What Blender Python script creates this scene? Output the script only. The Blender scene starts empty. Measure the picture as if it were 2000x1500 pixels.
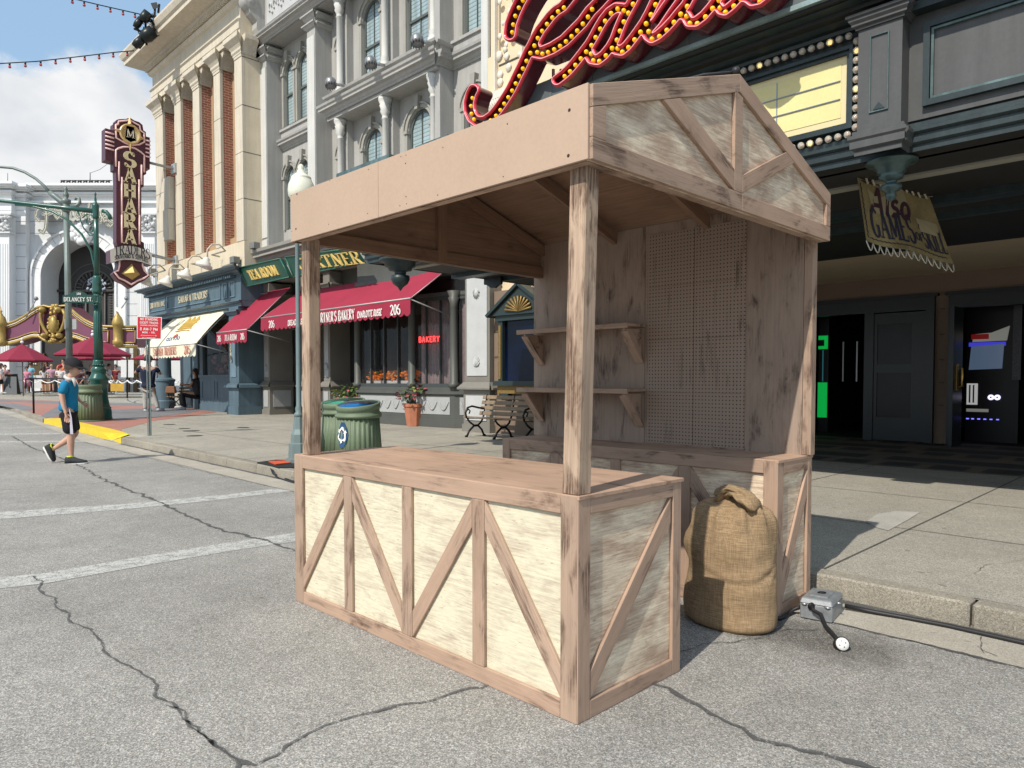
import bpy, bmesh, math, random
import numpy as np
from mathutils import Vector, Matrix, noise as mnoise
from mathutils.geometry import tessellate_polygon

scene = bpy.context.scene
col = scene.collection
R = math.radians
# ---------------------------------------------------------------- camera (photo pixels are 2000 x 1500)
F, H, TH, CX = 1395.0, 1.40, R(2.0), 1000.0
CY = 742 + F * math.tan(TH)
YAW = math.atan(1390 / (F / math.cos(TH)))
FH = Vector((-math.cos(YAW), math.sin(YAW), 0)); RT = Vector((math.sin(YAW), math.cos(YAW), 0)); UPV = Vector((0, 0, 1))
FW = FH * math.cos(TH) - UPV * math.sin(TH); UC = UPV * math.cos(TH) + FH * math.sin(TH)
cam = bpy.data.cameras.new('camera'); camo = bpy.data.objects.new('camera', cam); col.objects.link(camo)
camo.matrix_world = Matrix.Translation((0, 0, H)) @ Matrix((RT, UC, -FW)).transposed().to_4x4()
cam.sensor_width = 36; cam.lens = 36 * F / 2000; cam.shift_y = (CY - 750) / 2000; cam.clip_start = .05; cam.clip_end = 3000
scene.camera = camo
# ---------------------------------------------------------------- light
SUN_EL = R(46); SUN_D = Vector((.18, -.98, 0)).normalized()
TOSUN = Vector((SUN_D.x * math.cos(SUN_EL), SUN_D.y * math.cos(SUN_EL), math.sin(SUN_EL)))
sl = bpy.data.lights.new('sun', 'SUN'); sl.energy = 4.5; sl.angle = R(.55); sl.color = (1.0, .93, .83)
so = bpy.data.objects.new('sun', sl); col.objects.link(so)
so.rotation_euler = TOSUN.to_track_quat('Z', 'Y').to_euler(); so.location = (0, 0, 30)
scene.view_settings.view_transform = 'Standard'; scene.view_settings.look = 'None'
scene.view_settings.exposure = 0.0; scene.view_settings.gamma = 1.0
W = bpy.data.worlds.new('World'); scene.world = W; W.use_nodes = True
def world():
    nt = W.node_tree; N = nt.nodes; L = nt.links; N.clear()
    out = N.new('ShaderNodeOutputWorld'); bg = N.new('ShaderNodeBackground'); bg.inputs[1].default_value = .13
    sky = N.new('ShaderNodeTexSky'); sky.sky_type = 'NISHITA'; sky.sun_disc = False
    sky.sun_elevation = SUN_EL; sky.sun_rotation = math.atan2(SUN_D.x, SUN_D.y); sky.air_density = 1.2; sky.dust_density = 1.5
    tc = N.new('ShaderNodeTexCoord')
    sep = N.new('ShaderNodeSeparateXYZ'); L.new(tc.outputs['Generated'], sep.inputs[0])
    # clouds: noise over the direction, thick bank low toward the far end of the street
    mp = N.new('ShaderNodeMapping'); mp.inputs['Scale'].default_value = (1, 1, 1.5); L.new(tc.outputs['Generated'], mp.inputs[0])
    n1 = N.new('ShaderNodeTexNoise'); n1.inputs['Scale'].default_value = 3.2; n1.inputs['Detail'].default_value = 9; n1.inputs['Roughness'].default_value = .55
    L.new(mp.outputs[0], n1.inputs[0])
    c = (FW + RT * (40 - CX) / F - UC * (300 - CY) / F).normalized()
    dp = N.new('ShaderNodeVectorMath'); dp.operation = 'DISTANCE'; dp.inputs[1].default_value = c; L.new(tc.outputs['Generated'], dp.inputs[0])
    mr = N.new('ShaderNodeMapRange'); mr.inputs[1].default_value = .08; mr.inputs[2].default_value = .34; mr.inputs[3].default_value = .34; mr.inputs[4].default_value = .03
    L.new(dp.outputs['Value'], mr.inputs[0])
    ad = N.new('ShaderNodeMath'); ad.operation = 'ADD'; L.new(n1.outputs[0], ad.inputs[0]); L.new(mr.outputs[0], ad.inputs[1])
    c2 = (FW + RT * (150 - CX) / F - UC * (-40 - CY) / F).normalized()
    dp2 = N.new('ShaderNodeVectorMath'); dp2.operation = 'DISTANCE'; dp2.inputs[1].default_value = c2; L.new(tc.outputs['Generated'], dp2.inputs[0])
    mr2 = N.new('ShaderNodeMapRange'); mr2.inputs[1].default_value = .12; mr2.inputs[2].default_value = .5; mr2.inputs[3].default_value = -.17; mr2.inputs[4].default_value = 0
    L.new(dp2.outputs['Value'], mr2.inputs[0]); ad2 = N.new('ShaderNodeMath'); ad2.operation = 'ADD'; L.new(ad.outputs[0], ad2.inputs[0]); L.new(mr2.outputs[0], ad2.inputs[1]); ad = ad2
    rp = N.new('ShaderNodeValToRGB'); rp.color_ramp.elements[0].position = .52; rp.color_ramp.elements[1].position = .60; rp.color_ramp.interpolation = 'EASE'
    L.new(ad.outputs[0], rp.inputs[0])
    n2 = N.new('ShaderNodeTexNoise'); n2.inputs['Scale'].default_value = 7; n2.inputs['Detail'].default_value = 8; L.new(mp.outputs[0], n2.inputs[0])
    cr = N.new('ShaderNodeValToRGB'); e = cr.color_ramp.elements
    e[0].position = .3; e[0].color = (5.2, 5.5, 5.9, 1); e[1].position = .62; e[1].color = (7.6, 7.6, 7.6, 1)
    L.new(n2.outputs[0], cr.inputs[0])
    # thin veil of haze over the blue
    hz = N.new('ShaderNodeMixRGB'); hz.inputs[0].default_value = .6; hz.inputs[2].default_value = (3.5, 5.4, 7.6, 1); L.new(sky.outputs[0], hz.inputs[1])
    mx = N.new('ShaderNodeMixRGB'); L.new(rp.outputs[0], mx.inputs[0]); L.new(hz.outputs[0], mx.inputs[1]); L.new(cr.outputs[0], mx.inputs[2])
    L.new(mx.outputs[0], bg.inputs[0]); L.new(bg.outputs[0], out.inputs[0])
world()
# ---------------------------------------------------------------- pixel -> point helpers
def ray(x, y): return FW + RT * ((x - CX) / F) - UC * ((y - CY) / F)
def PY(x, y, Y):
    d = ray(x, y); return Vector((0, 0, H)) + d * (Y / d.y)
def PX(x, y, X):
    d = ray(x, y); return Vector((0, 0, H)) + d * (X / d.x)
def GZ(x, y, z=0.0):
    d = ray(x, y); return Vector((0, 0, H)) + d * ((z - H) / d.z)
def PD(x, y, dist):
    d = ray(x, y); return Vector((0, 0, H)) + d * (dist / d.dot(FH))
def PPL(x, y, p0, n):
    d = ray(x, y); return Vector((0, 0, H)) + d * ((Vector(p0) - Vector((0, 0, H))).dot(Vector(n)) / d.dot(Vector(n)))
# ---------------------------------------------------------------- mesh builder
rnd = random.Random(7)
class MB:
    def __init__(s): s.v = []; s.f = []; s.g = []; s.m = []; s.sm = []
    def add(s, vs, fs, gc=None, mi=0, smooth=False):
        b = len(s.v); s.v += [Vector(v) for v in vs]
        s.g += [Vector(g) for g in (gc if gc else vs)]
        s.f += [tuple(b + i for i in f) for f in fs]; s.m += [mi] * len(fs); s.sm += [smooth] * len(fs)
        return s
    def hexa(s, P, mi=0, o=None, bev=0):
        # P: 8 corners, bottom 4 then top 4; grain runs along the longest edge
        P = [Vector(p) for p in P]
        e = [(P[1] - P[0]).length, (P[3] - P[0]).length, (P[4] - P[0]).length]
        ax = [(P[1] - P[0]), (P[3] - P[0]), (P[4] - P[0])]
        order = sorted(range(3), key=lambda i: -e[i])
        un = [ax[i].normalized() if e[i] > 1e-9 else Vector((0, 0, 1)) for i in order]
        of = Vector((rnd.uniform(-50, 50), rnd.uniform(-50, 50), rnd.uniform(-50, 50))) if o is None else Vector(o)
        g = [Vector(((p - P[0]).dot(un[0]), (p - P[0]).dot(un[1]), (p - P[0]).dot(un[2]))) + of for p in P]
        return s.add(P, [(0, 3, 2, 1), (4, 5, 6, 7), (0, 1, 5, 4), (1, 2, 6, 5), (2, 3, 7, 6), (3, 0, 4, 7)], g, mi)
    def box(s, x0, x1, y0, y1, z0, z1, mi=0, o=None):
        return s.hexa([(x0, y0, z0), (x1, y0, z0), (x1, y1, z0), (x0, y1, z0), (x0, y0, z1), (x1, y0, z1), (x1, y1, z1), (x0, y1, z1)], mi, o)
    def beam(s, p0, p1, w, h, up=(0, 0, 1), mi=0):
        p0 = Vector(p0); p1 = Vector(p1); d = (p1 - p0).normalized(); u = Vector(up)
        sd = d.cross(u).normalized() * w / 2; u2 = sd.cross(d).normalized() * h / 2
        return s.hexa([p0 - sd - u2, p1 - sd - u2, p1 + sd - u2, p0 + sd - u2, p0 - sd + u2, p1 - sd + u2, p1 + sd + u2, p0 + sd + u2], mi)
    def rect(s, a, b, c, d, w, y0, y1, mi=0):
        s.box(a, b, y0, y1, d - w, d, mi); s.box(a, b, y0, y1, c, c + w, mi); s.box(a, a + w, y0, y1, c + w, d - w, mi); return s.box(b - w, b, y0, y1, c + w, d - w, mi)
    def prism(s, pts, ext, mi=0, caps=True, smooth=False):
        pts = [Vector(p) for p in pts]; e = Vector(ext); n = len(pts)
        vs = pts + [p + e for p in pts]; fs = [(i, (i + 1) % n, n + (i + 1) % n, n + i) for i in range(n)]
        s.add(vs, fs, None, mi, smooth)
        if caps:
            t = tessellate_polygon([pts])
            s.add(pts, [tuple(x) for x in t], None, mi); s.add([p + e for p in pts], [tuple(reversed(x)) for x in t], None, mi)
        return s
    def poly(s, pts, mi=0):
        pts = [Vector(p) for p in pts]; return s.add(pts, [tuple(x) for x in tessellate_polygon([pts])], None, mi)
    def quad(s, a, b, c, d, mi=0): return s.add([a, b, c, d], [(0, 1, 2, 3)], None, mi)
    def tube(s, pts, r, n=8, mi=0, caps=True, smooth=True, closed=False):
        pts = [Vector(p) for p in pts]; k = len(pts); rs = r if isinstance(r, (list, tuple)) else [r] * k
        vs = []; prev = None
        for i, p in enumerate(pts):
            a = pts[(i - 1) % k] if (i > 0 or closed) else p; b = pts[(i + 1) % k] if (i < k - 1 or closed) else p
            d = (b - a)
            d = d.normalized() if d.length > 1e-9 else Vector((0, 0, 1))
            if prev is None:
                u = d.orthogonal().normalized()
            else:
                u = prev - d * prev.dot(d)
                u = u.normalized() if u.length > 1e-6 else d.orthogonal().normalized()
            prev = u; w = d.cross(u)
            vs += [p + (u * math.cos(2 * math.pi * j / n) + w * math.sin(2 * math.pi * j / n)) * rs[i] for j in range(n)]
        fs = []
        for i in range(k if closed else k - 1):
            for j in range(n):
                i2 = (i + 1) % k; fs.append((i * n + j, i * n + (j + 1) % n, i2 * n + (j + 1) % n, i2 * n + j))
        if caps and not closed: fs += [tuple(range(n - 1, -1, -1)), tuple((k - 1) * n + j for j in range(n))]
        return s.add(vs, fs, None, mi, smooth)
    def lathe(s, prof, c=(0, 0, 0), n=20, mi=0, smooth=True, ax=None, flute=0, fd=0.0, phase=0.0, sq=1.0):
        c = Vector(c); vs = []; k = len(prof)
        M = Matrix.Identity(3) if ax is None else Vector(ax).to_track_quat('Z', 'Y').to_matrix()
        for (r, z) in prof:
            for j in range(n):
                a = 2 * math.pi * j / n + phase; rr = r * (1 - fd * (0.5 + 0.5 * math.cos(a * flute))) if flute else r
                vs.append(c + M @ Vector((math.cos(a) * rr, math.sin(a) * rr * sq, z)))
        fs = [(i * n + j, i * n + (j + 1) % n, (i + 1) * n + (j + 1) % n, (i + 1) * n + j) for i in range(k - 1) for j in range(n)]
        if prof[0][0] > 1e-6: fs.append(tuple(range(n - 1, -1, -1)))
        if prof[-1][0] > 1e-6: fs.append(tuple((k - 1) * n + j for j in range(n)))
        return s.add(vs, fs, None, mi, smooth)
    def ball(s, c, r, n=10, mi=0, sc=(1, 1, 1)):
        c = Vector(c); m = max(4, n // 2 + 1); vs = []; fs = []
        for i in range(m + 1):
            t = math.pi * i / m
            for j in range(n):
                a = 2 * math.pi * j / n
                vs.append(c + Vector((math.sin(t) * math.cos(a) * r * sc[0], math.sin(t) * math.sin(a) * r * sc[1], math.cos(t) * r * sc[2])))
        fs = [(i * n + j, (i + 1) * n + j, (i + 1) * n + (j + 1) % n, i * n + (j + 1) % n) for i in range(m) for j in range(n)]
        return s.add(vs, fs, None, mi, True)
    def strip(s, A, B, mi=0, smooth=False):
        n = len(A); return s.add(list(A) + list(B), [(i, i + 1, n + i + 1, n + i) for i in range(n - 1)], None, mi, smooth)
    def profile(s, prof, p0, p1, out, mi=0, caps=True, ends=(0, 0)):
        # a moulding: prof = [(outward, z)], swept from p0 to p1; out = outward unit vector
        p0 = Vector(p0); p1 = Vector(p1); out = Vector(out); d = (p1 - p0).normalized(); n = len(prof)
        A = [p0 + out * a + Vector((0, 0, z)) - d * a * ends[0] for a, z in prof]; B = [p1 + out * a + Vector((0, 0, z)) + d * a * ends[1] for a, z in prof]
        s.add(A + B, [(i, i + 1, n + i + 1, n + i) for i in range(n - 1)], None, mi)
        if caps:
            t = [tuple(x) for x in tessellate_polygon([A])]; s.add(A, t, None, mi); s.add(B, [tuple(reversed(x)) for x in t], None, mi)
        return s
    def build(s, name, mats, parent=None, bev=0, weld=False, kind=None, label=None):
        me = bpy.data.meshes.new(name)
        me.from_pydata([tuple(v) for v in s.v], [], s.f)
        if not isinstance(mats, (list, tuple)): mats = [mats]
        for m in mats: me.materials.append(m)
        me.polygons.foreach_set('material_index', s.m); me.polygons.foreach_set('use_smooth', s.sm)
        at = me.attributes.new('gc', 'FLOAT_VECTOR', 'POINT'); at.data.foreach_set('vector', [c for g in s.g for c in g])
        bm = bmesh.new(); bm.from_mesh(me)
        if weld: bmesh.ops.remove_doubles(bm, verts=bm.verts, dist=1e-5)
        bmesh.ops.recalc_face_normals(bm, faces=bm.faces)
        if bev > 0:
            eds = [e for e in bm.edges if len(e.link_faces) == 2 and e.calc_face_angle(0) > .5]
            bmesh.ops.bevel(bm, geom=eds, offset=bev, segments=1, affect='EDGES', clamp_overlap=True)
        bm.to_mesh(me); bm.free(); me.update()
        o = bpy.data.objects.new(name, me); col.objects.link(o)
        if parent is not None: attach(o, parent)
        if kind: o['kind'] = kind
        if label: o['label'] = label
        return o
def root_of(o):
    while o.parent: o = o.parent
    return o
def attach(o, parent):
    o.parent = parent
    o.matrix_parent_inverse = Matrix.Translation(-root_of(parent).location) if parent.type == 'EMPTY' else Matrix.Identity(4)
def tag(o, label, cat, group=None):
    o['label'] = label; o['category'] = cat
    if group: o['group'] = group
    return o
def thing(name, label, cat, loc=(0, 0, 0), group=None):
    o = bpy.data.objects.new(name, None); col.objects.link(o); o.location = loc; o.empty_display_size = .1
    return tag(o, label, cat, group)
def kids(o): return [c for c in bpy.data.objects if c.parent == o]
def dup(o, loc, label, rotz=0.0, parent=None, group=None):
    c = o.copy(); col.objects.link(c); c.location = loc; c.rotation_euler = (0, 0, rotz); c['label'] = label
    if group: c['group'] = group
    def rec(a, b):
        for ch in kids(a):
            d = ch.copy(); col.objects.link(d); d.parent = b; rec(ch, d)
    rec(o, c); return c
# ---------------------------------------------------------------- materials
MATS = {}
def newmat(name):
    m = bpy.data.materials.new(name); m.use_nodes = True; nt = m.node_tree
    b = nt.nodes['Principled BSDF']; return m, nt, b
def nnoise(nt, coord, scale, detail=4, rough=.55, dist=0):
    n = nt.nodes.new('ShaderNodeTexNoise'); n.inputs['Scale'].default_value = scale; n.inputs['Detail'].default_value = detail
    n.inputs['Roughness'].default_value = rough; n.inputs['Distortion'].default_value = dist
    if coord is not None: nt.links.new(coord, n.inputs['Vector'])
    return n.outputs[0]
def nmap(nt, coord, scale=(1, 1, 1), rot=(0, 0, 0), loc=(0, 0, 0)):
    n = nt.nodes.new('ShaderNodeMapping'); n.inputs['Scale'].default_value = scale; n.inputs['Rotation'].default_value = rot; n.inputs['Location'].default_value = loc
    nt.links.new(coord, n.inputs['Vector']); return n.outputs[0]
def nramp(nt, fac, stops, interp='LINEAR'):
    n = nt.nodes.new('ShaderNodeValToRGB'); cr = n.color_ramp; cr.interpolation = interp
    while len(cr.elements) < len(stops): cr.elements.new(.5)
    for e, (p, c) in zip(cr.elements, stops):
        e.position = p; e.color = (c, c, c, 1) if isinstance(c, (int, float)) else (*c, 1)
    nt.links.new(fac, n.inputs[0]); return n.outputs[0]
def nmix(nt, fac, a, b, mode='MIX'):
    n = nt.nodes.new('ShaderNodeMixRGB'); n.blend_type = mode
    for i, x in enumerate((fac, a, b)):
        if isinstance(x, (int, float)): n.inputs[i].default_value = x if i == 0 else (x, x, x, 1)
        elif isinstance(x, tuple): n.inputs[i].default_value = (*x, 1)
        else: nt.links.new(x, n.inputs[i])
    return n.outputs[0]
def nmath(nt, op, a, b=None, clamp=False):
    n = nt.nodes.new('ShaderNodeMath'); n.operation = op; n.use_clamp = clamp
    for i, x in enumerate((a, b)):
        if x is None: continue
        if isinstance(x, (int, float)): n.inputs[i].default_value = x
        else: nt.links.new(x, n.inputs[i])
    return n.outputs[0]
def nbump(nt, b, h, strength=.3, dist=.01):
    n = nt.nodes.new('ShaderNodeBump'); n.inputs['Strength'].default_value = strength; n.inputs['Distance'].default_value = dist
    nt.links.new(h, n.inputs['Height']); nt.links.new(n.outputs[0], b.inputs['Normal'])
def ncoord(nt, which='Object'):
    if which == 'gc':
        n = nt.nodes.new('ShaderNodeAttribute'); n.attribute_name = 'gc'; return n.outputs['Vector']
    return nt.nodes.new('ShaderNodeTexCoord').outputs[which]
def M(name, colr=(.5, .5, .5), rough=.6, metal=0.0, var=.12, vs=2.5, fine=.06, fs=40, bump=0.0, emit=None, es=1.0, alpha=None, spec=.4, coat=0.0, trans=0.0, streak=0.0):
    if name in MATS: return MATS[name]
    m, nt, b = newmat(name); MATS[name] = m
    b.inputs['Roughness'].default_value = rough; b.inputs['Metallic'].default_value = metal
    b.inputs['Specular IOR Level'].default_value = spec; b.inputs['Coat Weight'].default_value = coat
    if var > 0 or fine > 0:
        c = ncoord(nt); v1 = nramp(nt, nnoise(nt, c, vs, 5), [(.3, 1 - var), (.7, 1 + var * .6)])
        v2 = nramp(nt, nnoise(nt, c, fs, 3), [(.3, 1 - fine), (.7, 1 + fine)])
        cc = nmix(nt, 1.0, nmix(nt, 1.0, colr, v1, 'MULTIPLY'), v2, 'MULTIPLY')
        if streak > 0:
            st = nramp(nt, nnoise(nt, nmap(nt, c, (6, 6, .35)), 1.6, 5), [(.42, 1 - streak), (.62, 1.0)])
            cc = nmix(nt, 1.0, cc, st, 'MULTIPLY')
        nt.links.new(cc, b.inputs['Base Color'])
        if bump > 0: nbump(nt, b, nnoise(nt, c, fs, 4), bump, .01)
    else: b.inputs['Base Color'].default_value = (*colr, 1)
    if emit: b.inputs['Emission Color'].default_value = (*emit, 1); b.inputs['Emission Strength'].default_value = es
    if trans > 0: b.inputs['Transmission Weight'].default_value = trans
    if alpha is not None: b.inputs['Alpha'].default_value = alpha
    return m
# ---------------------------------------------------------------- special materials
def wood_mat(name, base, dark, wear=.5, bump=.35, along=1.6, fine=.10):
    m, nt, b = newmat(name); MATS[name] = m; c = ncoord(nt, 'gc')
    g1 = nnoise(nt, nmap(nt, c, (1.8, 60, 60)), 1.0, 6, .65, .4)            # fine grain
    g2 = nnoise(nt, nmap(nt, c, (along * 2.2, 105, 105)), 1.0, 4, .7, .2)   # dry brushed streaks
    g3 = nnoise(nt, nmap(nt, c, (3.2, 9, 9)), 1.0, 5, .62, .5)              # where the paint is rubbed
    g4 = nnoise(nt, nmap(nt, c, (1, 1, 1)), 2.3, 4, .5)
    st = nmath(nt, 'MULTIPLY', nramp(nt, g3, [(.635 - .075 * wear, 0), (.76 - .075 * wear, 1)]), nramp(nt, g2, [(.40, .12), (.56, 1)]))
    base2 = nmix(nt, 1.0, nmix(nt, 1.0, base, nramp(nt, g4, [(.3, .90), (.7, 1.07)]), 'MULTIPLY'), nramp(nt, g1, [(.3, 1 - fine), (.62, 1 + fine * .5)]), 'MULTIPLY')
    soft = nramp(nt, nmath(nt, 'ADD', nmath(nt, 'MULTIPLY', g2, .4), nmath(nt, 'MULTIPLY', g3, .6)), [(.47, 0), (.62, .5)])
    oi = nt.nodes.new('ShaderNodeObjectInfo'); base2 = nmix(nt, 1.0, base2, nramp(nt, oi.outputs['Random'], [(0, .90), (1, 1.07)]), 'MULTIPLY')
    cc = nmix(nt, soft, base2, tuple(x * .55 for x in base)); cc = nmix(nt, st, cc, dark)
    nt.links.new(cc, b.inputs['Base Color']); b.inputs['Roughness'].default_value = .72; b.inputs['Specular IOR Level'].default_value = .25
    nbump(nt, b, nmix(nt, .5, g1, g2), bump, .004); return m
PINK = (.435, .300, .218); PDARK = (.125, .077, .055)
M_WOOD = wood_mat('painted_wood', PINK, PDARK, 1.05)
M_WOODW = wood_mat('worn_wood', (.43, .305, .225), (.12, .075, .055), 1.6, .6)
M_WOODP = wood_mat('post_wood', (.45, .33, .24), (.14, .085, .058), 2.2, .9, 2.2, .26)
M_TOP = wood_mat('top_wood', (.46, .31, .22), PDARK, .75, .25, .8)
M_FAS = M('fascia_board', (.47, .342, .252), .75, 0, .05, 1.6, .03, 60)
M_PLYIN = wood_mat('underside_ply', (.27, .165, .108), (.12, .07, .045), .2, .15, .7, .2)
M_WALLP = wood_mat('wall_board', (.325, .245, .19), (.085, .055, .042), .9, .25, 2.6)
def brushed(name, cream, tan, cover, rot=0.0, scl=1.0):
    m, nt, b = newmat(name); MATS[name] = m; c = ncoord(nt, 'gc')
    n1 = nnoise(nt, nmap(nt, c, (5.5 * scl, 95 * scl, 60), (0, 0, rot)), 1.0, 7, .7, .6)
    n2 = nnoise(nt, nmap(nt, c, (4.0 * scl, 9 * scl, 5), (0, 0, rot)), 1.0, 4, .6, .5)
    n3 = nnoise(nt, nmap(nt, c, (14, 90, 90), (0, 0, rot)), 1.0, 3, .6)
    f = nmath(nt, 'ADD', nmath(nt, 'MULTIPLY', n1, .50), nmath(nt, 'MULTIPLY', n2, .50))
    a = nramp(nt, f, [(.54 - .22 * cover, 0), (.76 - .22 * cover, 1)])
    cc = nmix(nt, a, tan, cream); cc = nmix(nt, 1.0, cc, nramp(nt, n3, [(.3, .88), (.6, 1.04)]), 'MULTIPLY')
    sp = nramp(nt, nnoise(nt, nmap(nt, c, (30, 130, 60), (0, 0, rot)), 1.0, 2), [(.66, 0), (.74, .55)])
    cc = nmix(nt, sp, cc, tuple(x * .45 for x in tan))
    nt.links.new(cc, b.inputs['Base Color']); b.inputs['Roughness'].default_value = .8; b.inputs['Specular IOR Level'].default_value = .2
    nbump(nt, b, n1, .35, .004); return m
M_CREAM = brushed('brushed_cream', (.68, .63, .475), (.40, .30, .23), 1.08)
M_CREAM2 = brushed('brushed_grey', (.90, .78, .58), (.47, .335, .24), .58, R(-14))
M_CREAM3 = brushed('brushed_gable', (.90, .79, .60), (.46, .335, .245), .46, R(-22))
def peg_mat():
    m, nt, b = newmat('pegboard'); MATS['pegboard'] = m; c = ncoord(nt, 'Object')
    N = nt.nodes; s = N.new('ShaderNodeSeparateXYZ'); nt.links.new(c, s.inputs[0])
    def cell(o):
        f = nmath(nt, 'FRACT', nmath(nt, 'MULTIPLY', o, 1 / .0255)); return nmath(nt, 'POWER', nmath(nt, 'SUBTRACT', f, .5), 2)
    d = nmath(nt, 'SQRT', nmath(nt, 'ADD', cell(s.outputs[0]), cell(s.outputs[2])))
    hole = nramp(nt, d, [(.16, 1), (.21, 0)])
    g2 = nnoise(nt, nmap(nt, c, (60, 60, 3.2)), 1.0, 5, .7, .3); g3 = nnoise(nt, nmap(nt, c, (5, 5, 2.2)), 1.0, 3, .5)
    st = nramp(nt, nmath(nt, 'ADD', nmath(nt, 'MULTIPLY', g2, .7), nmath(nt, 'MULTIPLY', g3, .5)), [(.66, 0), (.78, .8)])
    cc = nmix(nt, st, (.32, .24, .185), (.08, .052, .04)); cc = nmix(nt, hole, cc, (.03, .02, .015))
    nt.links.new(cc, b.inputs['Base Color']); b.inputs['Roughness'].default_value = .75; return m
M_PEG = peg_mat()
def asphalt():
    m, nt, b = newmat('asphalt'); c = ncoord(nt)
    v = nt.nodes.new('ShaderNodeTexVoronoi'); v.inputs['Scale'].default_value = 210; nt.links.new(c, v.inputs['Vector'])
    v2 = nt.nodes.new('ShaderNodeTexVoronoi'); v2.inputs['Scale'].default_value = 105; nt.links.new(c, v2.inputs['Vector'])
    sp = nnoise(nt, v.outputs['Color'], 6, 2); s2 = nt.nodes.new('ShaderNodeSeparateXYZ'); nt.links.new(v.outputs['Color'], s2.inputs[0])
    s3 = nt.nodes.new('ShaderNodeSeparateXYZ'); nt.links.new(v2.outputs['Color'], s3.inputs[0])
    agg = nramp(nt, s2.outputs[0], [(0, .15), (.30, .225), (.62, .30), (.86, .385), (1, .53)])
    agg2 = nramp(nt, s3.outputs[0], [(0, .84), (.5, 1.0), (1, 1.16)])
    tint = nmix(nt, s3.outputs[1], (1.06, 1.0, .90), (1.01, 1.0, .94))
    cc = nmix(nt, 1.0, nmix(nt, 1.0, agg, agg2, 'MULTIPLY'), tint, 'MULTIPLY')
    big = nramp(nt, nnoise(nt, c, .55, 6, .6), [(.25, .80), (.75, 1.14)]); mid = nramp(nt, nnoise(nt, c, 3.5, 5, .6), [(.3, .90), (.7, 1.08)])
    cc = nmix(nt, 1.0, nmix(nt, 1.0, cc, big, 'MULTIPLY'), mid, 'MULTIPLY')
    spots = nramp(nt, nnoise(nt, c, 9, 3, .5), [(.70, 0), (.76, .55)]); cc = nmix(nt, spots, cc, (.08, .08, .08))
    # damp, dirty patch beside the power box
    p = nt.nodes.new('ShaderNodeVectorMath'); p.operation = 'DISTANCE'; nt.links.new(nmap(nt, c, (.9, 1.7, 1)), p.inputs[0]); p.inputs[1].default_value = (-1.62 * .9, 3.86 * 1.7, 0)
    dd = nmath(nt, 'ADD', p.outputs['Value'], nmath(nt, 'MULTIPLY', nnoise(nt, c, 7, 6, .7), .75))
    wet = nramp(nt, dd, [(.60, .85), (1.08, 0)]); wet = nmath(nt, 'MULTIPLY', wet, nramp(nt, s2.outputs[1], [(.2, 1), (.9, .35)]))
    cc = nmix(nt, wet, cc, (.055, .05, .042))
    nt.links.new(cc, b.inputs['Base Color']); b.inputs['Roughness'].default_value = .85; b.inputs['Specular IOR Level'].default_value = .25
    nbump(nt, b, s2.outputs[0], .45, .004); return m
M_ASPH = asphalt()
def concrete(name, base, sc=150, var=.16, contrast=1.0):
    m, nt, b = newmat(name); MATS[name] = m; c = ncoord(nt)
    v = nt.nodes.new('ShaderNodeTexVoronoi'); v.inputs['Scale'].default_value = sc; nt.links.new(c, v.inputs['Vector'])
    s2 = nt.nodes.new('ShaderNodeSeparateXYZ'); nt.links.new(v.outputs['Color'], s2.inputs[0])
    k = contrast
    agg = nramp(nt, s2.outputs[0], [(0, 1 - .45 * k), (.35, 1 - .14 * k), (.7, 1 + .08 * k), (1, 1 + .42 * k)])
    big = nramp(nt, nnoise(nt, c, .7, 7, .62), [(.25, 1 - var), (.75, 1 + var * .7)]); mid = nramp(nt, nnoise(nt, c, 5, 6, .65), [(.3, .91), (.7, 1.06)])
    cc = nmix(nt, 1.0, nmix(nt, 1.0, nmix(nt, 1.0, base, agg, 'MULTIPLY'), big, 'MULTIPLY'), mid, 'MULTIPLY')
    st = nramp(nt, nnoise(nt, c, 1.7, 8, .72), [(.60, 0), (.72, .35)]); cc = nmix(nt, st, cc, tuple(x * .5 for x in base))
    gum = nramp(nt, nnoise(nt, c, 11, 1, .4), [(.755, 0), (.775, .55)]); cc = nmix(nt, gum, cc, tuple(x * .35 for x in base))
    nt.links.new(cc, b.inputs['Base Color']); b.inputs['Roughness'].default_value = .85; b.inputs['Specular IOR Level'].default_value = .25
    nbump(nt, b, s2.outputs[0], .25, .003); return m
M_SIDE = concrete('sidewalk_concrete', (.345, .325, .272), 190); M_KERB = concrete('kerb_concrete', (.30, .275, .225), 170, .3, .8)
M_GUT = concrete('gutter_concrete', (.40, .37, .31), 190, .28, .6)
M_JOINT = M('joint', (.09, .085, .075), .9, 0, .3, 9, .1, 60); M_CRACK = M('crack_seal', (.10, .10, .10), .8, 0, .35, 14, .3, 160)
M_BRICKP = M('brick_paving', (.36, .17, .13), .85, 0, .15, 2, .12, 25); M_GREYP = M('grey_paving', (.19, .185, .19), .85, 0, .15, 2, .12, 25)
M_SLATE = M('slate', (.045, .052, .055), .7, 0, .25, 3, .1, 30); M_TILEB = M('tile_band', (.16, .14, .11), .8, 0, .2, 3, .12, 30)
M_YEL = M('yellow_paint', (.72, .52, .02), .6, 0, .12, 6, .08, 60)
def paintline():
    m, nt, b = newmat('road_paint'); c = ncoord(nt); b.inputs['Base Color'].default_value = (.52, .52, .49, 1); b.inputs['Roughness'].default_value = .8
    f = nmath(nt, 'ADD', nmath(nt, 'MULTIPLY', nnoise(nt, c, 9, 8, .75), .55), nmath(nt, 'MULTIPLY', nnoise(nt, c, 90, 3, .6), .45))
    nt.links.new(nramp(nt, f, [(.40, .12), (.53, .92)]), b.inputs['Alpha']); return m
M_LINE = paintline()
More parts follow.
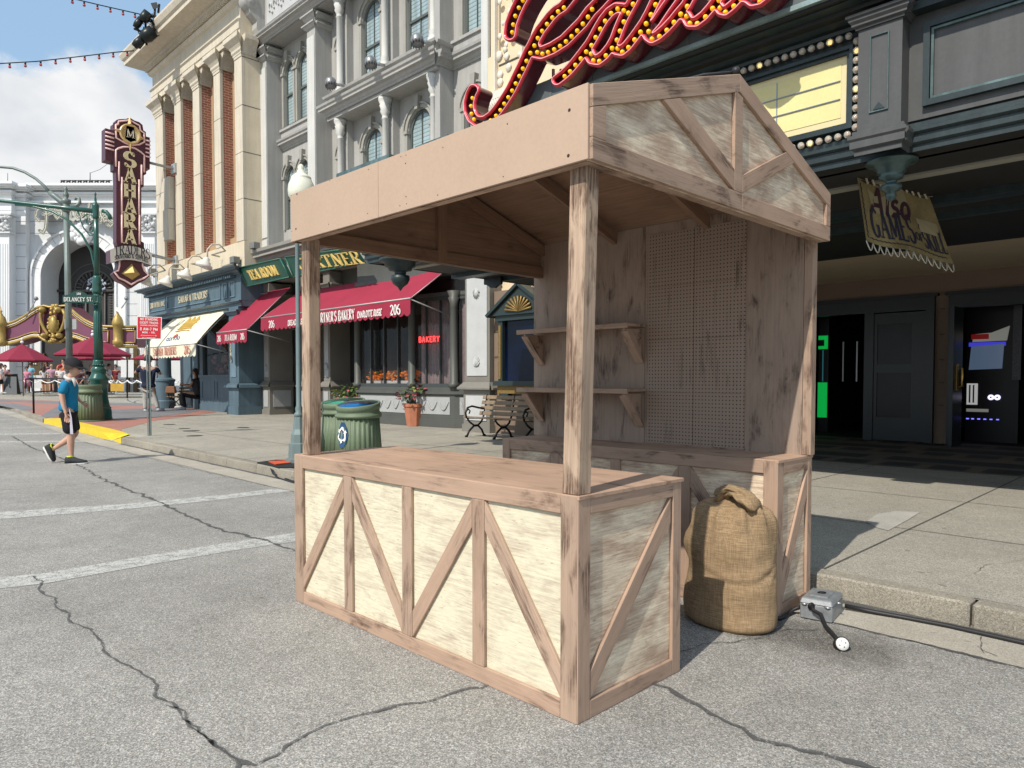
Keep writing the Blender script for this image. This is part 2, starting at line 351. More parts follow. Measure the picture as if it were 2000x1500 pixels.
M_SEAL, _nt, _b = newmat('crack_speckle'); _b.inputs['Base Color'].default_value = (.085, .085, .085, 1); _b.inputs['Roughness'].default_value = .85
_c = ncoord(_nt); _nt.links.new(nramp(_nt, nmath(_nt, 'ADD', nmath(_nt, 'MULTIPLY', nnoise(_nt, _c, 130, 2), .5), nmath(_nt, 'MULTIPLY', nnoise(_nt, _c, 12, 5, .7), .5)), [(.38, .15), (.52, .92)]), _b.inputs['Alpha'])
# ---------------------------------------------------------------- ground
def kY(x): return 4.64 + .019 * (-x - .9)
def ground():
    MB().quad((-1200, -400, -.001), (300, -400, -.001), (300, 1200, -.001), (-1200, 1200, -.001)).build('road', M_ASPH, kind='structure')
    # gutter pan
    a = MB(); xs = [8, 4, 0, -1.6, -1.9, -4, -7, -10, -14, -17, -18.3]
    gA = [(x, kY(x) - .46 + .012 * math.sin(x * 1.7), .004) for x in xs] + [tuple(GZ(*p, .004)) for p in [(100, 838), (45, 820), (0, 806), (-80, 792)]]
    gB = [(x, kY(x) - .004, .004) for x in xs] + [tuple(GZ(*p, .004)) for p in [(120, 833), (60, 815), (15, 802), (-60, 785)]]
    a.strip(gA, gB).build('gutter', M_GUT, kind='structure')
    # pavement slab, its street edge follows the kerb and turns round the corner
    turn = [(-18.6, 5.04), (-19.5, 5.12), (-21.4, 5.30), (-27.4, 5.58), (-32, 6.0), (-36, 6.5), (-41, 7.0), (-55, 8.2), (-70, 9.0)]
    edge = [(8, kY(8)), (0, kY(0)), (-17.1, kY(-17.1)), (-17.14, 5.37), (-18.5, 5.39)] + turn
    a = MB(); top = [Vector((x, y + .15, .13)) for x, y in edge]; back = [Vector((8, 40, .13)), Vector((-150, 60, .13)), Vector((-150, 9, .13))]
    a.poly(top + [Vector((-150, 60, .13)), Vector((8, 60, .13))]).build('pavement', M_SIDE, kind='structure')
    # kerb stones
    k = MB(); xs = [8, 5.5, 3, .6, -.62, -1.0, -2.45, -3.9, -5.5, -7.2, -9.1, -10.3, -11.4, -12.6, -13.6, -15.2, -17.1]
    for i in range(len(xs) - 1):
        x0, x1 = xs[i] - .006, xs[i + 1] + .006; dz = rnd.uniform(-.004, .003)
        k.hexa([(x1, kY(x1), -.01), (x0, kY(x0), -.01), (x0, kY(x0) + .16, -.01), (x1, kY(x1) + .16, -.01), (x1, kY(x1) + .012, .137 + dz), (x0, kY(x0) + .012, .137 + dz), (x0, kY(x0) + .16, .137 + dz), (x1, kY(x1) + .16, .137 + dz)])
    for (xa, ya), (xb, yb) in zip(turn[3:], turn[4:]):
        k.hexa([(xb, yb, -.01), (xa, ya, -.01), (xa, ya + .16, -.01), (xb, yb + .16, -.01), (xb, yb, .138), (xa, ya, .138), (xa, ya + .16, .138), (xb, yb + .16, .138)])
    ko = k.build('kerb', M_KERB, bev=.012, kind='structure')
    y = MB(); p = lambda x, dy, z: (x, kY(x) + dy, z)      # yellow flares beside the dropped kerb
    y.add([p(-17.1, -.004, .142), p(-17.1, .30, .142), p(-17.9, .05, .01), p(-17.1, -.004, .004)], [(0, 1, 2), (0, 2, 3), (0, 3, 1), (1, 3, 2)])
    q = [(-19.0, 5.08), (-19.0, 5.08), (-20.2, 5.19), (-23.6, 5.40), (-27.0, 5.56)]
    y.add([(-19.0, 5.068, .152), (-19.0, 5.50, .152), (-18.1, 5.42, .134), (-18.1, 5.03, .008), (-19.0, 5.068, 0)], [(0, 1, 2), (0, 2, 3), (0, 3, 4)])
    for (xa, ya), (xb, yb) in zip(q[1:], q[2:]):
        y.hexa([(xb, yb - .012, 0), (xa, ya - .012, 0), (xa, ya + .42, 0), (xb, yb + .42, 0), (xb, yb - .012, .152), (xa, ya - .012, .152), (xa, ya + .42, .152), (xb, yb + .42, .152)])
    y.build('yellow_kerb_paint', M_YEL, kind='structure')
    MB().poly([(-17.1, 4.93, .006), (-17.1, 5.53, .134), (-18.75, 5.55, .134), (-18.75, 5.05, .006)]).build('kerb_ramp', M_SIDE, kind='structure')
    # joints in the concrete
    j = MB(); z = .1335
    def jl(a, b, w=.012):
        a = Vector((*a, z)); b = Vector((*b, z)); s = (b - a).normalized().cross(Vector((0, 0, 1))) * w / 2
        j.quad(a - s, b - s, b + s, a + s)
    for yy in (6.56, 8.45, 10.3): jl((7, yy), (-24.5, yy + .3))
    for xx in [5.6, 3.75, 1.9, .03, -1.89, -3.7, -5.5, -7.4, -9.2, -11.1, -12.9, -14.8, -16.6, -18.4, -20.3, -22.1]:
        jl((xx, kY(xx) + .17), (xx, 11.25 if xx > -9 else 12.6), .016 if abs(xx + 1.89) < .1 else .011)
    jl((7, kY(7) + .165), (-17, kY(-17) + .165), .01)
    j.build('pavement_joints', M_JOINT, kind='structure')
    # slate paving under the marquee
    MB().quad((7, 11.3, .1345), (-9.5, 11.3, .1345), (-9.5, 16.4, .1345), (7, 16.4, .1345)).build('slate_paving', M_TILEB, kind='structure')
    t = MB()
    for r_ in range(5):
        for c_ in range(24):
            x0 = 6 - c_ * .66 + (.33 if r_ % 2 else 0); y0 = 11.42 + r_ * 1.0
            if r_ in (0, 2, 4): t.quad((x0, y0, .139), (x0 - .46, y0, .139), (x0 - .46, y0 + .52, .139), (x0, y0 + .52, .139))
            elif c_ % 4 == 0: t.quad((x0, y0 - .2, .139), (x0 - 2.3, y0 - .2, .139), (x0 - 2.3, y0 + .42, .139), (x0, y0 + .42, .139))
    t.build('slate_tiles', M_SLATE, kind='structure')
    # brick and grey paving round the corner plaza
    zz = .1342
    A = [Vector((x, y, zz)) for x, y in [(-18.8, 5.45), (-20.2, 5.55), (-23.6, 5.76), (-27, 5.9), (-32, 6.2), (-36, 6.7), (-41, 7.2), (-55, 8.4), (-69, 9.2)]] + [GZ(*p, zz) for p in [(-120, 777), (0, 779), (120, 783), (230, 787), (330, 790), (430, 797), (420, 806), (300, 822), (238, 838)]]
    MB().poly(A).build('brick_paving', M_BRICKP, kind='structure')
    zz = .1384
    g = MB()
    g.poly([GZ(*p, zz) for p in [(-100, 781), (0, 786), (35, 789), (58, 793), (66, 798), (60, 802), (45, 801), (25, 797), (0, 792), (-90, 786)]])
    g.poly([GZ(*p, zz) for p in [(110, 795), (165, 800), (170, 806), (120, 812), (88, 816), (80, 812), (96, 803)]])
    g.poly([GZ(*p, zz) for p in [(215, 800), (300, 797), (400, 799), (372, 806), (300, 815), (230, 822), (205, 812)]])
    g.poly([GZ(*p, zz) for p in [(-100, 779.5), (10, 781), (150, 785), (300, 788), (400, 793), (420, 796), (330, 793), (200, 791), (60, 786), (-100, 780.6)]])
    g.build('grey_paving', M_GREYP, kind='structure')
    # painted lines
    l = MB()
    l.poly([GZ(*p, .003) for p in [(-300, 1048), (-300, 1036), (0, 1000), (250, 984), (420, 968), (571, 951), (640, 943), (640, 950), (571, 959), (420, 977), (250, 994), (0, 1014)]])
    l.poly([GZ(*p, .003) for p in [(-400, 1205), (-400, 1180), (0, 1128), (90, 1119), (300, 1083), (470, 1056), (572, 1041), (700, 1020), (700, 1034), (572, 1058), (470, 1073), (300, 1101), (90, 1139), (0, 1149)]])
    for yy in (848, 863): l.poly([GZ(*p, .003) for p in [(-200, yy + 5), (0, yy - 1.2), (118 + (yy - 848) * 4, yy - 2.6), (118 + (yy - 848) * 4, yy - .2), (0, yy + 1.4), (-200, yy + 8)]])
    l.build('road_lines', M_LINE, kind='structure')
    # cracks and tar seals
    c = MB()
    def crack(pts, w, seed=1, z=.005, amp=1.0):
        P = [GZ(*p, z) for p in pts]; Q = []
        for a, b in zip(P, P[1:]):
            n = max(2, int((b - a).length / .035)); Q += [a.lerp(b, i / n) for i in range(n)]
        Q.append(P[-1]); A = []; B = []
        for i, q in enumerate(Q):
            d = (Q[min(i + 1, len(Q) - 1)] - Q[max(i - 1, 0)]).normalized(); s = Vector((-d.y, d.x, 0))
            wob = mnoise.noise(Vector((q.x * 5, q.y * 5, seed))) * .05 * amp + mnoise.noise(Vector((q.x * 22, q.y * 22, seed))) * .018 * amp
            ww = w * (.35 + 1.3 * abs(mnoise.noise(Vector((q.x * 9, q.y * 9, seed + 5)))) + .5 * mnoise.noise(Vector((q.x * 60, q.y * 60, seed + 9)))); ww = max(ww, w * .12)
            A.append(q + s * (wob + ww)); B.append(q + s * (wob - ww * (.8 + .6 * mnoise.noise(Vector((q.x * 40, q.y * 40, 3))))))
        c.strip(A, B)
    crack([(62, 1125), (105, 1165), (150, 1215), (235, 1290), (330, 1375), (420, 1455), (480, 1520)], .011, 1)
    crack([(330, 1375), (420, 1455), (500, 1490), (560, 1470), (620, 1425), (700, 1392), (800, 1372), (935, 1342)], .012, 2)
    crack([(935, 1342), (1060, 1310), (1250, 1285), (1330, 1270), (1400, 1256), (1470, 1248), (1540, 1228), (1600, 1230)], .008, 3)
    crack([(24, 852), (60, 873), (150, 907), (210, 940), (300, 975)], .028, 4)
    crack([(300, 975), (350, 1000), (420, 1030), (505, 1052)], .028, 5)
    crack([(505, 1052), (575, 1075), (640, 1100)], .018, 6)
    crack([(1240, 1320), (1300, 1345), (1400, 1400), (1480, 1440), (1560, 1462), (1680, 1492), (1760, 1520)], .022, 7)
    crack([(210, 930), (300, 922), (372, 916)], .012, 8); crack([(0, 957), (100, 950), (210, 942)], .010, 9); crack([(-100, 910), (0, 906), (60, 903), (110, 903)], .008, 10)
    crack([(150, 860), (250, 885), (330, 905), (430, 928), (556, 956), (700, 990)], .009, 11, amp=.5)
    crack([(1629, 1216), (1760, 1246), (1880, 1276), (2010, 1309), (2100, 1330)], .012, 12, amp=.5)
    crack([(1920, 1215), (1930, 1240), (1905, 1262), (1915, 1275)], .005, 13, .007); crack([(1930, 1240), (1975, 1236), (2010, 1245)], .005, 14, .007); crack([(1905, 1262), (1950, 1282)], .004, 15, .007)
    c.build('road_cracks', M_SEAL, kind='structure')
    c = MB(); P = [(x, kY(x) - .03, .0062) for x in [8 - i * .2 for i in range(126)]]; c.strip([(x, y + .028, z) for x, y, z in P], [(x, y - .03 - .05 * abs(mnoise.noise(Vector((x * 2, 3, 0)))), z) for x, y, z in P]); c.build('gutter_dirt', M_SEAL, kind='structure')
    c = MB(); crack([(1905, 1120), (1925, 1105), (1960, 1100), (2010, 1085)], .003, 20, .1355); c.build('pavement_crack', M_JOINT, kind='structure')
    # patched slab corner
    MB().poly([GZ(*p, .1352) for p in [(1692, 1018), (1713, 1004), (1748, 998), (1797, 1000), (1775, 1014), (1735, 1036), (1712, 1030)]]).build('pavement_patch', concrete('patch', (.47, .45, .40), 200, .3, .4), kind='structure')
    for i, (px_, py_, r_, lab) in enumerate([(331, 829, .16, 'dark round cover in the pavement nearest the red sign pole'), (360, 837, .14, 'dark round cover in the pavement, middle of three behind the kerb'), (374, 841.5, .19, 'largest dark round cover in the pavement, closest to the kerb'),
                                        (380, 851, .17, 'flat grey cover set in the pavement just behind the kerb'), (475, 835, .24, 'long dark drain cover in the pavement before the bakery doorway')]):
        p = GZ(px_, py_, .1345); m = MB().lathe([(r_, 0), (r_, .004), (r_ * .9, .006), (0, .006)], p, 20, smooth=False, sq=1.0 if i < 4 else .55)
        tag(m.build('manhole_cover', M('cast_cover', (.10, .095, .085), .7, .3, .2, 8, .2, 60)), lab, 'manhole cover', 'covers set in the pavement')
ground()
# ---------------------------------------------------------------- market stall
def stall():
    S = thing('market_stall', 'open wooden market stall with pink tan painted timber and brushed cream panels', 'market stall', (-3, 3.3, 0))
    XR, XL, YF, YB, HC = -1.833, -4.156, 2.197, 2.967, .931; t = .02; Wd = .082
    def frame(nm, plane, pos, a0, a1, z0, z1, mull, diags, parent, outdir, lw=Wd, rw=Wd):
        # trim boards standing proud of a panel; plane 'x' or 'y'; a runs along the other axis
        def P(a, z, off): return Vector((a, pos + outdir * off, z)) if plane == 'y' else Vector((pos + outdir * off, a, z))
        def board(q, name='trim_board', mat=M_WOOD, off=0.0):
            m = MB(); base = [P(a, z, .002) for a, z in q]; top = [P(a, z, t + off) for a, z in q]
            m.hexa(base + top); m.build(name, mat, parent, bev=.0025)
        def R4(u0, u1, w0, w1): return [(u0, w0), (u1, w0), (u1, w1), (u0, w1)]
        for (c0, c1) in [(a0, a0 + lw), (a1 - rw, a1)]: board(R4(c0, c1, z0, z1), mat=rnd.choice([M_WOOD, M_WOODW]))
        board(R4(a0 + lw + .001, a1 - rw - .001, z1 - .08, z1)); board(R4(a0 + lw + .001, a1 - rw - .001, z0, z0 + .075), mat=M_WOOD)
        for c in mull: board(R4(c - Wd / 2, c + Wd / 2, z0 + .076, z1 - .081), mat=rnd.choice([M_WOOD, M_WOODW]), off=-.001)
        for (u0, u1, up) in diags:     # brace between u0 and u1, rising toward u1 when up
            zb, zt = z0 + .077, z1 - .082; w = Wd * 1.0
            if up: q = [(u0, zb), (u1, zt - w * 2.0), (u1, zt), (u0, zb + w * 2.0)]
            else: q = [(u0, zt - w * 2.0), (u1, zb), (u1, zb + w * 2.0), (u0, zt)]
            L_ = Vector((u1 - u0, 0, (q[1][1] - q[0][1]))).normalized(); dz = w / max(.2, abs(L_.x))
            if up: q = [(u0, zb), (u1, zt - dz), (u1, zt), (u0, zb + dz)]
            else: q = [(u0, zt - dz), (u1, zb), (u1, zb + dz), (u0, zt)]
            m = MB(); d = Vector((q[1][0] - q[0][0], 0, q[1][1] - q[0][1])).normalized(); nn = Vector((-d.z, 0, d.x)); o = Vector((rnd.uniform(-9, 9), rnd.uniform(-9, 9), 0))
            pts = [P(a, z, k) for k in (.002, t - .002) for a, z in q]; gc = [Vector((Vector((a, 0, z)).dot(d), Vector((a, 0, z)).dot(nn), k)) + o for k in (0, t) for a, z in q]
            m.add(pts, [(0, 3, 2, 1), (4, 5, 6, 7), (0, 1, 5, 4), (1, 2, 6, 5), (2, 3, 7, 6), (3, 0, 4, 7)], gc); m.build('brace', rnd.choice([M_WOOD, M_WOOD, M_WOODW]), parent, bev=.0025)
    def panel(plane, pos, a0, a1, z0, z1, outdir, mat, parent):
        q = [(a0, z0), (a1, z0), (a1, z1), (a0, z1)]
        f = (lambda a, z, k: Vector((a, pos - outdir * k, z))) if plane == 'y' else (lambda a, z, k: Vector((pos - outdir * k, a, z)))
        o = rnd.uniform(-20, 20)
        m = MB(); m.add([f(a, z, k) for k in (.012, 0) for a, z in q], [(0, 3, 2, 1), (4, 5, 6, 7), (0, 1, 5, 4), (1, 2, 6, 5), (2, 3, 7, 6), (3, 0, 4, 7)], [(a + o, z, k) for k in (0, .01) for a, z in q])
        m.build('panel', mat, parent)
    # front counter
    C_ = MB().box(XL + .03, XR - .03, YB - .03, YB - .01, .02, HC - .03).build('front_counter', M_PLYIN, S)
    panel('y', YF + .02, XL + .012, XR - .012, .006, HC - .02, -1, M_CREAM, C_)
    frame('f', 'y', YF + .02, XL, XR - .004, 0.0, HC, [-3.54, -2.98, -2.431], [(XL + .085, -3.585, True), (-3.497, -3.024, False), (-2.936, -2.475, True), (-2.388, XR - .09, False)], C_, -1, lw=.10, rw=.088)
    panel('x', XR - .02, YF + .035, YB - .012, .006, HC - .02, 1, M_CREAM2, C_)
    frame('s', 'x', XR - .02, YF + .003, YB, 0.0, HC, [], [(YF + .088, YB - .088, True)], C_, 1, lw=.08, rw=.07)
    panel('x', XL + .02, YF + .035, YB - .012, .006, HC - .02, -1, M_CREAM2, C_)
    mid = -2.99
    MB().box(XL + .002, mid - .0012, YF + .002, YB + .012, HC - .016, HC + .002).build('counter_top', M_TOP, C_, bev=.002)
    MB().box(mid + .0012, XR + .006, YF + .002, YB + .012, HC - .016, HC + .002).build('counter_top', M_TOP, C_, bev=.002)
    # back counter
    B0, B1, BXL = 3.994, 4.478, -4.12
    K = MB().box(BXL + .03, XR - .03, B1 - .02, B1 - .005, .02, HC - .03).build('back_counter', M_PLYIN, S)
    panel('y', B0 + .02, BXL + .012, XR - .012, .006, HC - .02, -1, M_CREAM2, K)
    ms = [-3.56, -3.0, -2.45]
    frame('b', 'y', B0 + .02, BXL, XR - .004, 0.0, HC, ms, [(BXL + .085, -3.602, True), (-3.518, -3.042, False), (-2.958, -2.492, True), (-2.408, XR - .09, False)], K, -1, lw=.08, rw=.082)
    panel('x', XR - .02, B0 + .035, B1 - .012, .006, HC - .02, 1, M_CREAM2, K)
    frame('bs', 'x', XR - .02, B0 + .003, B1, 0.0, HC, [], [(B0 + .083, B1 - .062, True)], K, 1, lw=.08, rw=.06)
    MB().box(BXL + .002, XR + .004, B0 + .001, B1 + .006, HC - .016, HC + .002).build('counter_top', M_TOP, K, bev=.002)
    # posts
    def post(x0, x1, y0, y1, z0, z1, dx, dy):
        m = MB(); P = [(x0, y0, z0), (x1, y0, z0), (x1, y1, z0), (x0, y1, z0)]
        m.hexa([Vector(p) for p in P] + [Vector((p[0] + dx, p[1] + dy, z1)) for p in P]); m.build('post', M_WOODP, S, bev=.006)
    post(-1.926, -1.838, 2.205, 2.29, HC, 2.27, .022, .02)
    post(-4.085, -4.0, 2.215, 2.30, HC, 2.27, .012, .0)
    # back wall: three boards, framing at the right end, pegboard, shelves
    YW = 4.41
    Wl = MB(); 
    for x0, x1 in [(-4.165, -3.046), (-3.042, -2.262), (-2.258, -1.872)]: Wl.box(x0, x1, YW, YW + .012, HC + .002, 2.52)
    wl = Wl.build('back_wall', M_WALLP, S)
    MB().box(-1.870, -1.815, YW - .002, YW + .062, HC + .003, 2.50).build('wall_stud', M_WOODW, wl, bev=.003)
    MB().box(-4.165, -4.12, YW + .013, YW + .06, HC + .003, 2.50).build('wall_stud', M_WOOD, wl)
    zs = [HC + .01, 1.311, 1.69, 2.069, 2.452]
    for xi, (x0, x1) in enumerate([(-3.020, -2.637), (-2.633, -2.252)]):
        for a, b_ in zip(zs, zs[1:]): MB().box(x0, x1, YW - .006, YW - .001, a + .0015, b_ - .0015).build('pegboard', M_PEG, wl)
    for z in (1.335, 1.805):
        sh = MB().box(-4.14, -3.03, 4.19, YW - .001, z - .02, z).build('shelf', M_WOOD, wl, bev=.002)
        MB().box(-4.14, -3.03, 4.172, 4.189, z - .034, z + .002).build('shelf_lip', M_WOOD, sh, bev=.002)
        for x in (-4.08, -3.09):
            m = MB(); m.prism([(x, 4.20, z - .035), (x, YW - .002, z - .035), (x, YW - .002, z - .26), (x, YW - .03, z - .26), (x, 4.20, z - .06)], (.018, 0, 0)); m.build('bracket', M_WOOD, sh)
            MB().beam((x + .009, 4.20, z - .05), (x + .009, YW - .012, z - .275), .065, .016, (0, -1, -1)).build('bracket_board', M_WOOD, sh)
    # roof
    RX0, RX1, y0, y1, zb, zt, zp, yp = -4.10, -1.763, 2.173, 4.48, 2.248, 2.533, 2.911, 3.328
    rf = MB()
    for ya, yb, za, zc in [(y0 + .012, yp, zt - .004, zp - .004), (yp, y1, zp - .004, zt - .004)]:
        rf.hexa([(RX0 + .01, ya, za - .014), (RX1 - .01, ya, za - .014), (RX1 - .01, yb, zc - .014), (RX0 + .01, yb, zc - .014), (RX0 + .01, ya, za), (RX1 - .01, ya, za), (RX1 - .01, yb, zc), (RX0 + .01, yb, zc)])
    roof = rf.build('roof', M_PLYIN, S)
    def raf(x, w=.038):
        for ya, yb, za, zc in [(y0 + .06, yp, zt + .0, zp - .02), (yp, y1 - .02, zp - .02, zt - .02)]:
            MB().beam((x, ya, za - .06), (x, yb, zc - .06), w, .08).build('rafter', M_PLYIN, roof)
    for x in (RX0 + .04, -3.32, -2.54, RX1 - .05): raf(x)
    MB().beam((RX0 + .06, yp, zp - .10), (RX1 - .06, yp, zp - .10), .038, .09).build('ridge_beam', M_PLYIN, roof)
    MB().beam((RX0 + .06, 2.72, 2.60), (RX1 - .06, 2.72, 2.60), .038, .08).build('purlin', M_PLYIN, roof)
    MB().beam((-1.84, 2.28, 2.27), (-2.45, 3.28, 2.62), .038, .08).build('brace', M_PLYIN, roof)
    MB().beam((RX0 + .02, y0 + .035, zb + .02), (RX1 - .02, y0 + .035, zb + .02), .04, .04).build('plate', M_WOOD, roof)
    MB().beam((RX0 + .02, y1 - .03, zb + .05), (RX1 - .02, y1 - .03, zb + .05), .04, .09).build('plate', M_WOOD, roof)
    # fascia: two sheets meeting at a seam, screws
    seam = -3.16
    fz = MB().box(RX0, seam - .0012, y0 - .012, y0, zb, zt + .004).box(seam + .0012, RX1 + .004, y0 - .012, y0, zb, zt + .004).build('fascia', M_FAS, S, bev=.0015)
    sc = MB()
    for (px_, py_, r_) in [(580, 379, .007), (578, 447, .007), (1112, 215, .0075), (1110, 304, .0075), (644, 353, .003), (720, 331, .003), (865, 288, .003), (991, 242, .0035), (642, 438, .003), (718, 417, .003), (855, 381, .003), (983, 345, .003),
                           (783, 306, .003), (793, 303, .003), (792, 319, .0035), (793, 384, .0035), (794, 398, .003), (781, 402, .003), (569, 382, .003), (570, 452, .003)]:
        p = PY(px_, py_, y0 - .012); sc.lathe([(r_, 0), (r_ * .9, .001), (r_ * .5, .0012), (0, .0002)], p, 8, ax=(0, -1, 0))
    sc.build('screw_heads', M('screw', (.05, .035, .03), .5, .4, 0, 1, 0), fz)
    # gables
    def gable(x, od, mat, boards, name):
        g = MB(); pts = [(y0, zb), (y1, zb), (y1, zt), (yp, zp), (y0, zt)]; o = rnd.uniform(-9, 9)
        q = [Vector((x, a, z)) for a, z in pts]; q2 = [Vector((x - od * .012, a, z)) for a, z in pts]; n = 5
        g.add(q + q2, [(0, 1, 2, 3, 4), (9, 8, 7, 6, 5)] + [(i, (i + 1) % 5, 5 + (i + 1) % 5, 5 + i) for i in range(5)], [(a + o, z, 0) for a, z in pts] * 2)
        G_ = g.build(name, mat, S)
        for nm, quad, worn in boards:
            m = MB(); d = Vector((0, quad[1][0] - quad[0][0], quad[1][1] - quad[0][1])).normalized(); nn = Vector((0, -d.z, d.y)); o2 = Vector((rnd.uniform(-9, 9), rnd.uniform(-9, 9), 0))
            P_ = [Vector((x + od * k, a, z)) for k in (.001, .019) for a, z in quad]
            gc = [Vector((Vector((0, a, z)).dot(d), Vector((0, a, z)).dot(nn), k)) + o2 for k in (0, .02) for a, z in quad]
            m.add(P_, [(0, 3, 2, 1), (4, 5, 6, 7), (0, 1, 5, 4), (1, 2, 6, 5), (2, 3, 7, 6), (3, 0, 4, 7)], gc); m.build(nm, M_WOODW if worn else M_WOOD, G_, bev=.002)
        return G_
    sl1 = (zp - zt) / (yp - y0); w = .082; dz = w * math.sqrt(1 + sl1 * sl1)
    def zr(y): return zt + sl1 * (y - y0) if y < yp else zp - (zp - zt) / (y1 - yp) * (y - yp)
    cy0, cy1 = 3.283, 3.363
    bd = [('trim_board', [(y0, zb), (cy1 - .001, zb), (cy1 - .001, zb + .085), (y0, zb + .085)], 1), ('trim_board', [(cy1 + .001, zb), (y1, zb), (y1, zb + .085), (cy1 + .001, zb + .085)], 0),
          ('trim_board', [(y0, zr(y0) - dz), (yp, zp - dz), (yp, zp), (y0, zr(y0))], 1), ('trim_board', [(yp + .001, zp - dz), (y1, zt - dz), (y1, zt), (yp + .001, zp)], 0),
          ('trim_board', [(cy0, zb + .086), (cy1, zb + .086), (cy1, zp - dz - .02), (cy0, zp - dz - .002)], 1),
          ('trim_board', [(y0, zb + .086), (y0 + .085, zb + .086), (y0 + .085, zr(y0 + .085) - dz - .002), (y0, zr(y0) - dz - .002)], 1),
          ('trim_board', [(y1 - .06, zb + .086), (y1, zb + .086), (y1, zr(y1) - dz - .002), (y1 - .06, zr(y1 - .06) - dz - .002)], 0),
          ('brace', [(2.655, zr(2.655) - dz - .002), (cy0 - .002, zb + .088), (cy0 - .002, zb + .19), (2.79, zr(2.79) - dz - .002)], 0),
          ('brace', [(cy1 + .002, zb + .088), (3.965, zr(3.965) - dz - .002), (3.86, zr(3.86) - dz - .002), (cy1 + .002, zb + .175)], 0)]
    gable(RX1, 1, M_CREAM3, bd, 'gable'); 
    MB().box(RX1 - .06, RX1 - .014, y0 + .06, y1 - .01, zb - .002, zb + .07).build('gable_plate', M_WOODW, roof, bev=.002)
    bl = [('trim_board', [(y0, zb), (y1, zb), (y1, zb + .085), (y0, zb + .085)], 1)]
    gable(RX0, -1, M_PLYIN, bl, 'gable')
    MB().box(RX0 + .002, RX0 + .04, y0 + .01, y1 - .01, zb, zb + .085).build('gable_plate', M_PLYIN, roof)
    MB().box(RX0 + .004, RX0 + .045, 3.29, 3.37, zb + .002, zp - .05).build('gable_post', M_PLYIN, roof)
    return S
stall()
